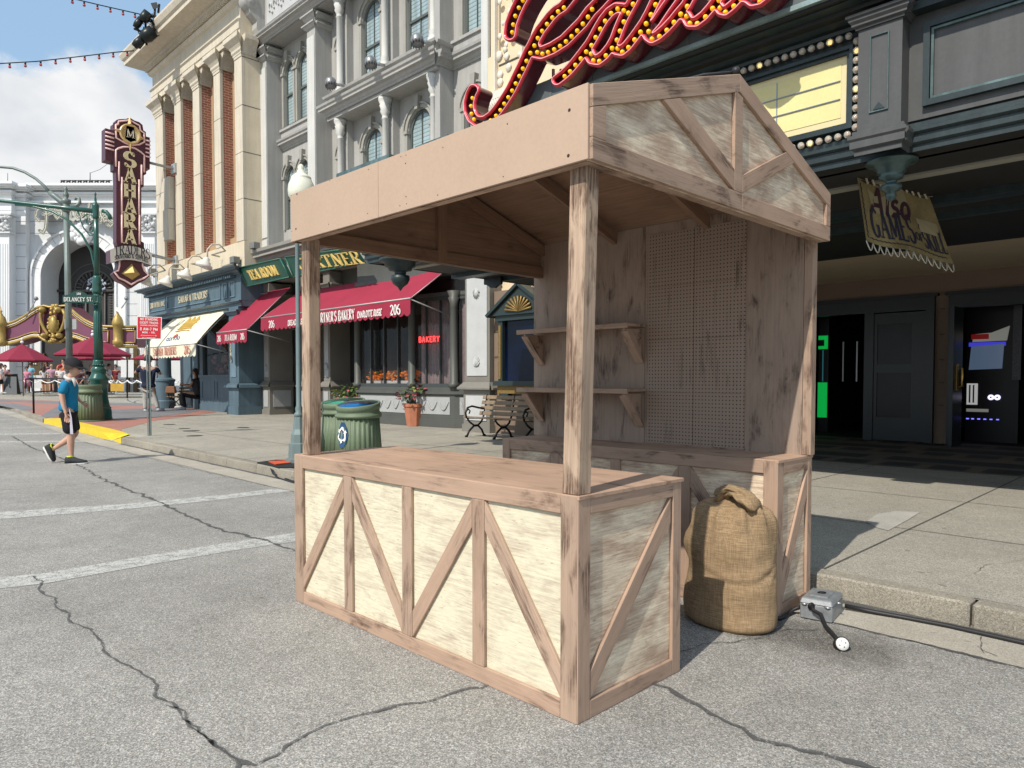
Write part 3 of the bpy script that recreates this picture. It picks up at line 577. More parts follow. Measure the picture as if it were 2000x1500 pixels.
# ---------------------------------------------------------------- lettering
def arc(cx, cy, rx, ry, a0, a1, n=9): return [(cx + rx * math.cos(R(a0 + (a1 - a0) * i / n)), cy + ry * math.sin(R(a0 + (a1 - a0) * i / n))) for i in range(n + 1)]
def _g():
    G = {}; A = arc
    G['A'] = (.74, [('t', [(.08, 0), (.37, 1)]), ('T', [(.37, 1), (.66, 0)]), ('t', [(.17, .33), (.56, .33)])], [(.08, 0), (.66, 0)])
    G['B'] = (.62, [('T', [(.12, 0), (.12, 1)]), ('', [(.12, 1), (.32, 1)] + A(.32, .77, .2, .23, 90, -90) + [(.12, .54)]), ('', [(.12, .54), (.34, .54)] + A(.34, .27, .22, .27, 90, -90) + [(.12, 0)])], [])
    G['C'] = (.66, [('', A(.38, .5, .30, .5, 50, 310, 16)), ('t', [(.57, .7), (.57, .97)])], [])
    G['D'] = (.72, [('T', [(.12, 0), (.12, 1)]), ('', [(.12, 1), (.30, 1)] + A(.30, .5, .34, .5, 90, -90, 12) + [(.12, 0)])], [])
    G['E'] = (.60, [('T', [(.12, 0), (.12, 1)]), ('t', [(.12, .98), (.52, .98), (.52, .8)]), ('t', [(.12, .52), (.42, .52)]), ('t', [(.12, .02), (.54, .02), (.54, .22)])], [(.12, 0), (.12, 1)])
    G['F'] = (.56, [('T', [(.12, 0), (.12, 1)]), ('t', [(.12, .98), (.50, .98), (.50, .8)]), ('t', [(.12, .52), (.40, .52)])], [(.12, 0)])
    G['G'] = (.72, [('', A(.38, .5, .30, .5, 50, 330, 16)), ('T', [(.60, .05), (.60, .42)]), ('t', [(.44, .42), (.68, .42)])], [])
    G['H'] = (.74, [('T', [(.13, 0), (.13, 1)]), ('T', [(.61, 0), (.61, 1)]), ('t', [(.13, .52), (.61, .52)])], [(.13, 0), (.13, 1), (.61, 0), (.61, 1)])
    G['I'] = (.32, [('T', [(.16, 0), (.16, 1)])], [(.16, 0), (.16, 1)])
    G['K'] = (.70, [('T', [(.13, 0), (.13, 1)]), ('t', [(.6, 1), (.15, .42)]), ('T', [(.28, .56), (.62, 0)])], [(.13, 0), (.13, 1), (.62, 0), (.58, 1)])
    G['L'] = (.58, [('T', [(.12, 0), (.12, 1)]), ('t', [(.12, .02), (.53, .02), (.53, .22)])], [(.12, 1)])
    G['M'] = (.88, [('t', [(.12, 0), (.12, 1)]), ('T', [(.12, 1), (.44, .1)]), ('t', [(.44, .1), (.76, 1)]), ('T', [(.76, 1), (.76, 0)])], [(.12, 0), (.76, 0)])
    G['N'] = (.76, [('t', [(.12, 0), (.12, 1)]), ('T', [(.12, 1), (.63, 0)]), ('t', [(.63, 0), (.63, 1)])], [(.12, 0), (.63, 1)])
    G['O'] = (.74, [('', A(.37, .5, .29, .5, 0, 360, 20))], [])
    G['P'] = (.60, [('T', [(.12, 0), (.12, 1)]), ('', [(.12, 1), (.32, 1)] + A(.32, .73, .22, .27, 90, -90) + [(.12, .46)])], [(.12, 0)])
    G['R'] = (.68, [('T', [(.12, 0), (.12, 1)]), ('', [(.12, 1), (.32, 1)] + A(.32, .75, .22, .25, 90, -90) + [(.12, .5)]), ('T', [(.32, .5), (.60, 0)])], [(.12, 0), (.60, 0)])
    G['S'] = (.56, [('', A(.28, .74, .20, .26, 30, 270, 10)[:-1] + A(.28, .26, .22, .24, 90, -150, 10)), ('t', [(.47, .75), (.47, .95)]), ('t', [(.08, .05), (.08, .25)])], [])
    G['T'] = (.66, [('T', [(.33, 0), (.33, 1)]), ('t', [(.05, .8), (.05, .98), (.61, .98), (.61, .8)])], [(.33, 0)])
    G['U'] = (.72, [('T', [(.13, 1), (.13, .3)] + A(.37, .3, .24, .28, 180, 270, 5)), ('t', A(.37, .3, .24, .28, 270, 360, 5) + [(.61, 1)])], [(.13, 1), (.61, 1)])
    G['V'] = (.72, [('T', [(.08, 1), (.36, 0)]), ('t', [(.36, 0), (.64, 1)])], [(.08, 1), (.64, 1)])
    G['W'] = (.98, [('T', [(.06, 1), (.28, 0)]), ('t', [(.28, 0), (.49, .9)]), ('T', [(.49, .9), (.70, 0)]), ('t', [(.70, 0), (.92, 1)])], [(.06, 1), (.92, 1)])
    G['X'] = (.70, [('T', [(.1, 1), (.6, 0)]), ('t', [(.6, 1), (.1, 0)])], [(.1, 1), (.6, 0)])
    G['Y'] = (.68, [('T', [(.06, 1), (.34, .5), (.34, 0)]), ('t', [(.62, 1), (.34, .5)])], [(.34, 0), (.06, 1), (.62, 1)])
    G['0'] = (.56, [('', A(.28, .5, .21, .5, 0, 360, 18))], [])
    G['2'] = (.56, [('', A(.27, .72, .2, .28, 160, -30, 9) + [(.08, .03)]), ('T', [(.08, .04), (.50, .04)])], [])
    G['5'] = (.56, [('t', [(.46, .98), (.14, .98), (.12, .56)]), ('', A(.25, .3, .23, .3, 120, -150, 10))], [])
    G['6'] = (.56, [('', A(.28, .28, .21, .28, 0, 360, 14)), ('', [(.07, .3)] + A(.34, .48, .27, .5, 180, 80, 6))], [])
    G['7'] = (.54, [('t', [(.06, .98), (.48, .98)]), ('T', [(.48, .98), (.2, 0)])], [])
    G['8'] = (.56, [('', A(.28, .74, .18, .25, 0, 360, 14)), ('', A(.28, .26, .22, .26, 0, 360, 14))], [])
    G['&'] = (.76, [('', A(.3, .77, .16, .22, 0, 250, 8) + [(.62, .02)]), ('', A(.28, .27, .21, .27, 110, 330, 8) + [(.62, .5)])], [])
    G['.'] = (.24, [('T', [(.11, 0), (.11, .12)])], []); G["'"] = (.22, [('t', [(.11, .72), (.13, 1)])], []); G['-'] = (.42, [('T', [(.05, .42), (.36, .42)])], [])
    G['~'] = (.5, [('T', [(.1, .48), (.34, .48)])], []); G['_'] = (1.0, [('T', [(.02, .42), (.95, .42)])], []); G[' '] = (.34, [], [])
    G['<'] = (.4, [('T', [(.38, .72), (.05, .42), (.38, .12)])], []); G['>'] = (.4, [('T', [(.05, .72), (.38, .42), (.05, .12)])], [])
    lo = {'a': (.54, [('', A(.25, .28, .19, .28, 20, 340, 12)), ('T', [(.44, .58), (.44, .05), (.5, 0)])]), 'l': (.26, [('T', [(.12, 1), (.12, .06), (.18, 0)])]), 's': (.44, [('', A(.22, .44, .15, .14, 30, 270, 7)[:-1] + A(.22, .15, .16, .15, 90, -150, 7))]),
          'o': (.54, [('', A(.26, .29, .2, .29, 0, 360, 14))]), 'n': (.56, [('T', [(.1, 0), (.1, .58)]), ('', A(.27, .34, .17, .24, 170, 0, 7) + [(.44, 0)])]), 't': (.36, [('T', [(.16, .85), (.16, .1), (.26, 0)]), ('t', [(.02, .58), (.3, .58)])]),
          'd': (.56, [('', A(.25, .28, .19, .28, 20, 340, 12)), ('T', [(.45, 1), (.45, 0)])]), 'i': (.24, [('T', [(.12, 0), (.12, .58)]), ('T', [(.12, .74), (.12, .84)])]), 'e': (.50, [('', [(.07, .3), (.42, .3)] + A(.25, .29, .18, .29, 0, 310, 12))]),
          'r': (.38, [('T', [(.1, 0), (.1, .58)]), ('', A(.24, .36, .14, .2, 170, 50, 5))]), 'g': (.54, [('', A(.25, .30, .19, .28, 20, 340, 12)), ('T', [(.45, .58), (.45, -.15)] + A(.27, -.15, .18, .18, 0, -140, 6))]),
          'c': (.48, [('', A(.26, .29, .19, .29, 45, 315, 12))])}
    for k, (w, s) in lo.items(): G[k] = (w, s, [])
    return G
GLY = _g()
def text_width(s, sp=.06): return sum(GLY[c][0] + sp for c in s) - sp
def text(m, s, o, right, up, h, depth=.01, serif=True, T=.19, t=.07, wx=1.0, shear=0.0, sp=.06, align='c', bend=0.0, mi=0, fit=None):
    """letters as raised ribbons; o = baseline point, centre/left; fit = total width to fill"""
    right = Vector(right).normalized(); up = Vector(up).normalized(); nrm = right.cross(up).normalized(); o = Vector(o)
    tw = text_width(s, sp) * h
    if fit: wx = fit / tw
    x0 = -tw * wx / 2 if align == 'c' else 0.0
    if not serif: t = T = (T + t) / 2 if T != t else T
    def P(x, y, k=0.0):
        X = x0 + x * h * wx + y * h * shear; Y = y * h + (bend * (1 - (2 * X / (tw * wx)) ** 2) if bend else 0)
        return o + right * X + up * Y + nrm * k
    cx = 0.0
    for ch in s:
        w, st, sf = GLY[ch]
        def ribbon(pts, wf):
            n = len(pts); closed = n > 3 and abs(pts[0][0] - pts[-1][0]) < 1e-6 and abs(pts[0][1] - pts[-1][1]) < 1e-6; A = []; B = []
            for i, (x, y) in enumerate(pts):
                a = pts[i - 1] if i > 0 else (pts[-2] if closed else pts[0]); b = pts[i + 1] if i < n - 1 else (pts[1] if closed else pts[-1])
                dx, dy = b[0] - a[0], b[1] - a[1]; L_ = math.hypot(dx, dy) or 1; nx, ny = -dy / L_, dx / L_
                ww = wf(abs(dy) / L_) / 2; A.append((cx + x + nx * ww / max(wx, .5) ** .5, y + ny * ww)); B.append((cx + x - nx * ww / max(wx, .5) ** .5, y - ny * ww))
            m.strip([P(*p, depth) for p in A], [P(*p, depth) for p in B], mi)
            if depth > .006:
                m.strip([P(*p) for p in A], [P(*p, depth) for p in A], mi); m.strip([P(*p, depth) for p in B], [P(*p) for p in B], mi)
                if not closed: m.quad(P(*A[0]), P(*B[0]), P(*B[0], depth), P(*A[0], depth), mi); m.quad(P(*A[-1]), P(*B[-1]), P(*B[-1], depth), P(*A[-1], depth), mi)
        for kd, pts in st:
            if kd == 'T': wf = lambda v: T
            elif kd == 't': wf = lambda v: t
            else: wf = lambda v: t + (T - t) * v ** 1.5
            ribbon(pts, wf)
        if serif:
            for (x, y) in sf:
                yy = .028 if y < .5 else .972; ribbon([(x - .15, yy), (x + .15, yy)], lambda v: .06)
        cx += w + sp
# outlines of stroke unions (marquee script letters)
def stroke_contours(strokes, step=1.5, pad=30):
    """strokes: list of (pts, width). returns closed loops around their union, as (loop, signed area)"""
    allp = np.array([p for s, w in strokes for p in s], float); x0, y0 = allp.min(0) - pad; x1, y1 = allp.max(0) + pad
    xs = np.arange(x0, x1, step); ys = np.arange(y0, y1, step); X, Y = np.meshgrid(xs, ys); D = np.full(X.shape, 1e9)
    for s, w in strokes:
        s = np.array(s, float)
        for a, b in zip(s, s[1:]):
            d = b - a; L2 = (d ** 2).sum() + 1e-9; t = np.clip(((X - a[0]) * d[0] + (Y - a[1]) * d[1]) / L2, 0, 1)
            D = np.minimum(D, np.hypot(X - a[0] - t * d[0], Y - a[1] - t * d[1]) - w / 2)
    nxt = {}; ins = D < 0; H_, W_ = D.shape
    def pt(i, j, e):
        if e == 'h': a, b = D[i, j], D[i, j + 1]; t = a / (a - b); return (xs[j] + t * step, ys[i])
        a, b = D[i, j], D[i + 1, j]; t = a / (a - b); return (xs[j], ys[i] + t * step)
    pos = {}
    cells = np.argwhere((ins[:-1, :-1] != ins[1:, :-1]) | (ins[:-1, :-1] != ins[:-1, 1:]) | (ins[:-1, :-1] != ins[1:, 1:]))
    for i, j in cells:
        c = (ins[i, j], ins[i, j + 1], ins[i + 1, j + 1], ins[i + 1, j]); k = sum(1 << q for q in range(4) if c[q])
        E = [(i, j, 'h'), (i, j + 1, 'v'), (i + 1, j, 'h'), (i, j, 'v')]
        tab = {1: [(3, 0)], 2: [(0, 1)], 3: [(3, 1)], 4: [(1, 2)], 5: [(3, 0), (1, 2)], 6: [(0, 2)], 7: [(3, 2)], 8: [(2, 3)], 9: [(2, 0)], 10: [(0, 1), (2, 3)], 11: [(2, 1)], 12: [(1, 3)], 13: [(1, 0)], 14: [(0, 3)]}
        for a, b in tab.get(k, []): nxt[E[a]] = E[b]
    loops = []; seen = set()
    for st in list(nxt):
        if st in seen: continue
        L_ = []; e = st
        while e in nxt and e not in seen: seen.add(e); L_.append(pt(*e)); e = nxt[e]
        if len(L_) > 8:
            P = np.array(L_)
            for _ in range(3): P = (P + np.roll(P, 1, 0) + np.roll(P, -1, 0)) / 3
            P = P[::2]; ar = .5 * (P[:, 0] * np.roll(P[:, 1], -1) - np.roll(P[:, 0], -1) * P[:, 1]).sum(); loops.append((P, ar))
    return loops
def fill_loops(loops, f):
    big = max(loops, key=lambda l: abs(l[1])); sg = 1 if big[1] > 0 else -1
    outs = [l for l in loops if l[1] * sg > 0]; holes = [l for l in loops if l[1] * sg < 0]; polys = []
    def inside(p, P):
        x, y = p; c = False; n = len(P)
        for i in range(n):
            x1, y1 = P[i]; x2, y2 = P[i - 1]
            if (y1 > y) != (y2 > y) and x < (x2 - x1) * (y - y1) / (y2 - y1) + x1: c = not c
        return c
    for P, a in outs:
        hs = [h for h, _ in holes if inside(h[0], P)]
        rings = [[f(*p) for p in P]] + [[f(*p) for p in h] for h in hs]; flat = [v for r_ in rings for v in r_]
        polys.append((flat, tessellate_polygon([[Vector((*p, 0)) for p in P]] + [[Vector((*p, 0)) for p in h] for h in hs])))
    return polys
# ---------------------------------------------------------------- facades
M_GREY = M('grey_stucco', (.40, .395, .375), .75, 0, .07, 1.2, .04, 30, .1, streak=.10)
M_GREYL = M('light_grey_trim', (.60, .60, .57), .65, 0, .06, 1.5, .04, 30, streak=.10)
M_GREYS = M('storefront_taupe_shaded', (.20, .19, .165), .6, 0, .1, 2, .05, 30); M_BAY = M('bay_paint_shaded', (.085, .09, .082), .5, 0, .12, 2, .05, 30); M_ORND = M('ornament_shaded', (.36, .37, .37), .7, 0, .08, 3, .06)  # awning shade mixed into the taupe and ornament greys, canopy shade into bay paint
M_GREYG = M('warm_grey_trim', (.33, .32, .285), .65, 0, .08, 2, .05, 30)
M_CRM = M('cream_stone', (.66, .575, .43), .8, 0, .07, 1.4, .05, 30, .15, streak=.08)
M_CRM2 = M('cream_stone_trim', (.62, .56, .45), .8, 0, .07, 1.4, .05, 30, .1, streak=.12)
M_TAN = M('tan_frame', (.42, .29, .17), .6, 0, .08, 2, .05, 30)
M_DGLASS = M('dark_glass', (.025, .03, .033), .06, 0, .2, .6, 0, 40, spec=.6)
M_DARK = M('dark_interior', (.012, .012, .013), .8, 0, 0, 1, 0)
M_FRAMEG = M('window_frame_grey', (.10, .115, .105), .5, 0, .1, 3, .05)
M_BLUE = M('slate_blue_paint', (.095, .15, .185), .5, 0, .10, 2.2, .05, 30, streak=.15)
M_BLUEL = M('slate_blue_light', (.16, .25, .31), .5, 0, .10, 2.2, .05, 30, streak=.15)
M_GSIGN = M('sign_green', (.012, .065, .045), .4, 0, .1, 3, .04)
M_GOLDL = M('gold_leaf', (.85, .62, .20), .35, .3, .1, 8, .05)
M_WHITE = M('white_paint', (.78, .77, .74), .5, 0, .05, 4, .03)
M_RED = M('awning_red', (.29, .018, .046), .8, 0, .10, 1.3, .05, 70)
M_AWC = M('awning_cream', (.74, .68, .52), .85, 0, .06, 1.3, .04, 60)
M_ORN = M('ornament_white', (.48, .49, .49), .7, 0, .08, 3, .06)
def brick():
    m, nt, b = newmat('brick'); c = ncoord(nt)
    t = nt.nodes.new('ShaderNodeTexBrick'); sp = nt.nodes.new('ShaderNodeSeparateXYZ'); nt.links.new(c, sp.inputs[0]); cb = nt.nodes.new('ShaderNodeCombineXYZ')
    nt.links.new(nmath(nt, 'ADD', sp.outputs[0], sp.outputs[1]), cb.inputs[0]); nt.links.new(sp.outputs[2], cb.inputs[1]); nt.links.new(cb.outputs[0], t.inputs['Vector'])
    t.inputs['Scale'].default_value = 1; t.inputs['Brick Width'].default_value = .26; t.inputs['Row Height'].default_value = .095; t.inputs['Mortar Size'].default_value = .009
    t.inputs['Color1'].default_value = (.36, .13, .075, 1); t.inputs['Color2'].default_value = (.27, .09, .055, 1); t.inputs['Mortar'].default_value = (.55, .42, .33, 1); t.inputs['Bias'].default_value = -.1
    nt.links.new(t.outputs[0], b.inputs['Base Color']); b.inputs['Roughness'].default_value = .85; nbump(nt, b, t.outputs['Fac'], -.4, .01); return m
M_BRK = brick()
def blind():
    m, nt, b = newmat('window_blind'); c = ncoord(nt); s = nt.nodes.new('ShaderNodeSeparateXYZ'); nt.links.new(c, s.inputs[0])
    f = nmath(nt, 'FRACT', nmath(nt, 'MULTIPLY', s.outputs[2], 9.0)); st = nramp(nt, f, [(0, .35), (.22, .9), (.85, 1), (1, .4)])
    sw = nramp(nt, nnoise(nt, nmap(nt, c, (2.5, 1, .25)), 1.4, 3), [(.35, .55), (.6, 1.0)])
    cc = nmix(nt, 1.0, nmix(nt, 1.0, (.40, .52, .54), st, 'MULTIPLY'), sw, 'MULTIPLY'); nt.links.new(cc, b.inputs['Base Color'])
    b.inputs['Roughness'].default_value = .25; b.inputs['Coat Weight'].default_value = .8; b.inputs['Coat Roughness'].default_value = .03; return m
M_BLIND = blind()
def arch_pts(a, b, zs, rise, n=12):
    cx, r = (a + b) / 2, (b - a) / 2
    return [(cx - r * math.cos(math.pi * i / n), zs + rise * math.sin(math.pi * i / n)) for i in range(n + 1)]
def wall_row(m, x0, x1, z0, z1, ops, y, depth=.3, mi=0, mr=None):
    """a band of wall with arched openings: ops = (a, b, sill, spring, rise); reveals go in by depth"""
    ops = sorted(ops); x = x0
    V = lambda a, z, d=0: (a, y + d, z)
    for a, b, s, sp, r in ops:
        m.quad(V(x, z0), V(a, z0), V(a, z1), V(x, z1), mi)
        m.quad(V(a, z0), V(b, z0), V(b, s), V(a, s), mi)
        P = arch_pts(a, b, sp, r)
        m.strip([V(*p) for p in P], [V(p[0], z1) for p in P], mi)
        ring = [(a, s)] + P + [(b, s)]
        k = mi if mr is None else mr
        m.strip([V(*p) for p in ring], [V(p[0], p[1], depth) for p in ring], k); m.quad(V(a, s), V(b, s), V(b, s, depth), V(a, s, depth), k)
        x = b
    m.quad(V(x, z0), V(x1, z0), V(x1, z1), V(x, z1), mi)
def window(a, b, s, sp, r, y, parent, depth=.22, frame=M_FRAMEG, pane=None, bars=1, mid=None, trim=M_GREY, key=True, hood=.16, jamb=.14):
    f = MB(); yy = y + depth; P = arch_pts(a, b, sp, r); w = .07
    ring = [(a, s)] + P + [(b, s)]; cx = (a + b) / 2
    inner = [(cx + (p[0] - cx) * (1 - 2 * w / (b - a)), (p[1] - w if p[1] > sp else p[1]) if i not in (0, len(ring) - 1) else s + w) for i, p in enumerate(ring)]
    A = [(p[0], yy - .05, p[1]) for p in ring]; B = [(p[0], yy - .05, p[1]) for p in inner]; C2 = [(p[0], yy, p[1]) for p in inner]
    f.strip(A, B); f.strip(B, C2); f.box(a, b, yy - .05, yy, s, s + w)
    zm = mid if mid else s + (sp + r - s) * .5
    f.box(a + .02, b - .02, yy - .06, yy, zm - .035, zm + .035)
    for i in range(1, bars + 1): f.box(a + (b - a) * i / (bars + 1) - .015, a + (b - a) * i / (bars + 1) + .015, yy - .035, yy, s, sp + r * .98)
    wn = f.build('window', frame, parent)
    g = MB(); g.poly([(p[0], yy - .005, p[1]) for p in ring]); g.build('glass', pane or M_BLIND, wn)
    t = MB()
    if hood > 0:
        P2 = arch_pts(a - hood, b + hood, sp, r + hood * .9); P1 = arch_pts(a - .02, b + .02, sp, r + .02)
        for (Q1, Q2, o) in [(P1, P2, .05), (arch_pts(a - hood, b + hood, sp, r + hood * .9), arch_pts(a - hood - .05, b + hood + .05, sp, r + hood * .9 + .05), .09)]:
            A = [(p[0], y - o, p[1]) for p in Q1]; B = [(p[0], y - o, p[1]) for p in Q2]; t.strip(A, B); t.strip([(p[0], y, p[1]) for p in Q1], A); t.strip(B, [(p[0], y, p[1]) for p in Q2])
        if jamb:
            for e0, e1 in ((a - jamb, a - .002), (b + .002, b + jamb)):
                t.box(e0, e1, y - .06, y, s, sp - .08); t.box(e0 - .03, e1 + .03, y - .10, y, sp - .08, sp + .01)
        if key: t.prism([(cx - .06, y - .15, sp + r - .04), (cx + .06, y - .15, sp + r - .04), (cx + .10, y - .15, sp + r + .34), (cx - .10, y - .15, sp + r + .34)], (0, .15, 0))
        t.build('window_surround', trim, wn)
    return wn
CORN = [(0, 0), (.06, 0), (.06, .06), (.12, .10), (.16, .18), (.28, .20), (.28, .27), (.34, .32), (.36, .40), (0, .42)]
SM = [(0, 0), (.05, .02), (.09, .10), (.14, .12), (.14, .17), (0, .20)]
def sc_prof(p, k, kz=None): return [(a * k, z * (kz or k)) for a, z in p]
NY = (0, -1, 0)
def grey_building():
    B = thing('row_building', 'grey stuccoed row building with arched windows above the tea room and bakery', 'building', (-19, 12.7, .13))
    YW, YF = 12.7, 12.1; xl, xr = -25.15, -12.95
    body = MB()
    # --- upper walls, two storeys, bays with arched windows
    def U(px, py, Y=YW): p = PY(px, py, Y); return p.x, p.z
    w0, w1, w2, w3 = 6.05, 9.75, 13.4, 16.5
    upA = [(-24.42, -23.72), (-23.42, -22.72)]
    up = [(a, b, 10.55, 12.45, .35) for a, b in upA] + [(-20.75, -20.15, 10.25, 12.2, .3), (-19.35, -18.35, 10.35, 12.55, .5), (-17.05, -16.0, 10.35, 12.55, .52), (-14.55, -13.7, 10.35, 12.5, .42)]
    lo = [(a, b, 6.85, 8.75, .35) for a, b in upA] + [(-20.75, -20.15, 6.85, 8.7, .3), (-19.3, -18.3, 6.85, 8.62, .5), (-17.0, -15.95, 6.85, 8.6, .52), (-14.5, -13.65, 6.85, 8.6, .42)]
    wall_row(body, xl, xr, w0, w1, lo, YW); wall_row(body, xl, xr, w1, w2, up, YW)
    body.box(xl, xr, YW, 18, w2, w3 + 1.2); body.box(xl, xr, YW + .5, 18, .13, w2 - .01)
    wl = body.build('wall', M_GREY, B)
    for (a, b, s, sp, r) in up + lo:
        nar = (b - a) < .8
        window(a, b, s, sp, r, YW, B, depth=.11, bars=0 if nar else 1, trim=M_GREYG if not nar else M_GREYG, hood=.14, jamb=.12, pane=M_BLIND)
    # lettering on upper panes
    # --- pilasters, left pair run both storeys
    for i, (a, b) in enumerate([(-25.12, -24.62), (-21.72, -21.2)]):
        m = MB(); m.box(a, b, YF, YW, w0, 13.0)
        m.profile(sc_prof(SM, 1.0, .9), (a, YF, 12.85), (b, YF, 12.85), NY, ends=(1, 1)); m.profile(sc_prof(SM, 1.2, 1.1), (a, YF, 13.12), (b, YF, 13.12), NY, ends=(1, 1))
        for z, k in ((12.85, 1.0), (13.12, 1.2)): m.profile(sc_prof(SM, k, k * .9), (b, YF, z), (b, YW, z), (1, 0, 0))
        m.box(a, b, YF, YW, 13.0, 13.4); p = m.build('pilaster', M_GREY, B)
        MB().box(a + .03, b - .03, YF - .03, YF - .002, w0 + .5, 12.6).box(a + .03, b - .03, YF - .04, YF - .002, w0 + .02, w0 + .42).build('pilaster_face', M_GREYL, p)
    # pavilion string courses and columns
    for z, xa, xb, yy in ((9.72, -20.45, -15.0, YF - .02), (9.72, -24.6, -21.75, YW), (9.72, -21.15, -20.5, YW), (9.72, -14.95, -13.2, YW)):
        m = MB(); m.profile(sc_prof(CORN, .75, .85), (xa, yy, z), (xb, yy, z), NY, ends=(1, 1) if yy < YW else (0, 0))
        if yy < YW:
            m.box(xa, xb, YF, YW, 9.62, 10.28); m.profile(sc_prof(CORN, .75, .85), (xb, yy, z), (xb, YW, z), (1, 0, 0)); m.profile([(0, 0), (.10, .03), (.12, .10), (0, .10)], (xa, yy, 10.26), (xb, yy, 10.26), NY, ends=(1, 1)); m.profile([(0, 0), (.10, .03), (.12, .10), (0, .10)], (xb, yy, 10.26), (xb, YW, 10.26), (1, 0, 0))
        else: m.box(xa, xb, YW - .08, YW, 10.05, 10.38); m.box(xa, xb, YW - .14, YW, 10.38, 10.46)
        m.build('string_course', M_GREY, B)
    cols = [-20.05, -17.6, -15.35]
    for cx in cols:
        for z0, z1 in ((6.05, 9.62), (10.36, 13.4)):
            m = MB(); m.lathe([(.16, z0), (.16, z0 + .22), (.11, z0 + .24), (.14, z0 + .30), (.11, z0 + .36), (.125, z0 + .40), (.10, z0 + .46), (.092, z1 - .62), (.115, z1 - .60), (.092, z1 - .57), (.095, z1 - .50), (.15, z1 - .40), (.13, z1 - .34), (.17, z1 - .22), (.14, z1 - .2), (.20, z1 - .08), (.20, z1)], (cx, YF + .2, 0), 18)
            m.build('column', M_GREYL, B)
            MB().box(cx - .20, cx + .16, YF + .36, YW, z0, z1).build('pier', M_GREY, B)
    MB().box(-15.2, -14.98, YF + .12, YW, 6.05, 13.4).build('pier', M_GREY, B)
    # right edge pilaster, light face
    m = MB().box(-13.22, -12.93, YF, 18, 3.3, 15.5); p = m.build('pilaster', M_GREY, B); MB().box(-13.2, -12.96, YF - .03, YF - .002, 4.4, 15.5).build('pilaster_face', M_GREYL, p)
    # main cornice with frieze panels and scroll bracket
    m = MB(); m.profile(sc_prof(CORN, .9, .7), (xl + .02, YF - .02, 13.42), (xr, YF - .02, 13.42), NY, ends=(1, 0)); m.box(xl, xr, YF, YW, 13.42, 15.35)
    m.box(xl + .2, xr, YF - .05, YF, 15.2, 15.35)
    for i in range(60): m.box(xl + .25 + i * .2, xl + .35 + i * .2, YF - .16, YF, 15.36, 15.52)
    m.profile(sc_prof(CORN, 2.0, 2.2), (xl + .02, YF - .02, 15.52), (xr, YF - .02, 15.52), NY, ends=(1, 0)); m.build('cornice', M_GREY, B)
    for x0 in (-24.5, -20.7, -17.1):
        f = MB(); f.box(x0, x0 + 3.2, YF - .03, YF - .001, 14.05, 14.95); pn = f.build('frieze_panel', M_ORN, B)
        g = MB()
        for i in range(9):
            cx = x0 + .3 + i * .33; g.tube([(cx + .13 * math.cos(t) * (1 - t / 9), YF - .05, 14.5 + .2 * math.sin(t) * (1 - t / 9)) for t in [k * .7 for k in range(8)]], .035, 5)
            g.ball((cx + .17, YF - .05, 14.68 if i % 2 else 14.3), .05, 6)
        g.build('scrollwork', M_ORN, pn)
    m = MB(); sx = -25.05
    sc = [(0, 15.6), (.75, 15.6), (.8, 15.3), (.6, 15.0), (.68, 14.7), (.55, 14.35), (.3, 14.15), (.32, 13.9), (.18, 13.6), (.0, 13.45)]
    m.prism([(sx - .12, YF - a, z) for a, z in sc], (.5, 0, 0)); m.lathe([(.26, -.28), (.3, -.2), (.3, .2), (.26, .28)], (sx + .13, YF - .5, 14.75), 16, ax=(1, 0, 0)); m.lathe([(.12, -.32), (.12, .32)], (sx + .13, YF - .5, 14.75), 12, ax=(1, 0, 0))
    m.build('scroll_bracket', M_GREY, B, bev=.02)
    # --- storefront: cornice, pilasters, doorways, bay window
    m = MB(); m.box(xl + .05, xr, YF - .02, YW + .4, 5.0, 6.05); m.profile(sc_prof(CORN, 1.35, 1.25), (xl + .12, YF - .02, 5.55), (xr, YF - .02, 5.55), NY, ends=(0, 0))
    m.build('storefront_cornice', M_GREYG, B); MB().box(-20.65, -13.3, YW - .004, YW + .1, 3.3, 5.0).build('bay_wall_shade', M_BAY, B)  # dark wall sheet carries the canopy's shade in its colour along with the paint
    def pil(x0, x1, y0, y1, ztop=4.9, mat=M_GREYS, light=True, nm='pilaster'):
        m = MB(); m.box(x0 - .06, x1 + .06, y0 - .06, y1, .13, .32); m.box(x0 - .03, x1 + .03, y0 - .03, y1, .32, 1.15); m.profile([(0, 0), (.12, .02), (.12, .06), (.03, .16), (0, .2)], (x0 - .03, y0 - .03, 1.15), (x1 + .03, y0 - .03, 1.15), NY, ends=(1, 1)); m.profile([(0, 0), (.12, .02), (.12, .06), (.03, .16), (0, .2)], (x1 + .03, y0 - .03, 1.15), (x1 + .03, y1, 1.15), (1, 0, 0))
        m.box(x0, x1, y0, y1, 1.15, ztop); m.profile(sc_prof(SM, .9), (x0, y0, ztop - .5), (x1, y0, ztop - .5), NY, ends=(1, 1)); m.profile(sc_prof(SM, .9), (x1, y0, ztop - .5), (x1, y1, ztop - .5), (1, 0, 0))
        p = m.build(nm, mat, B)
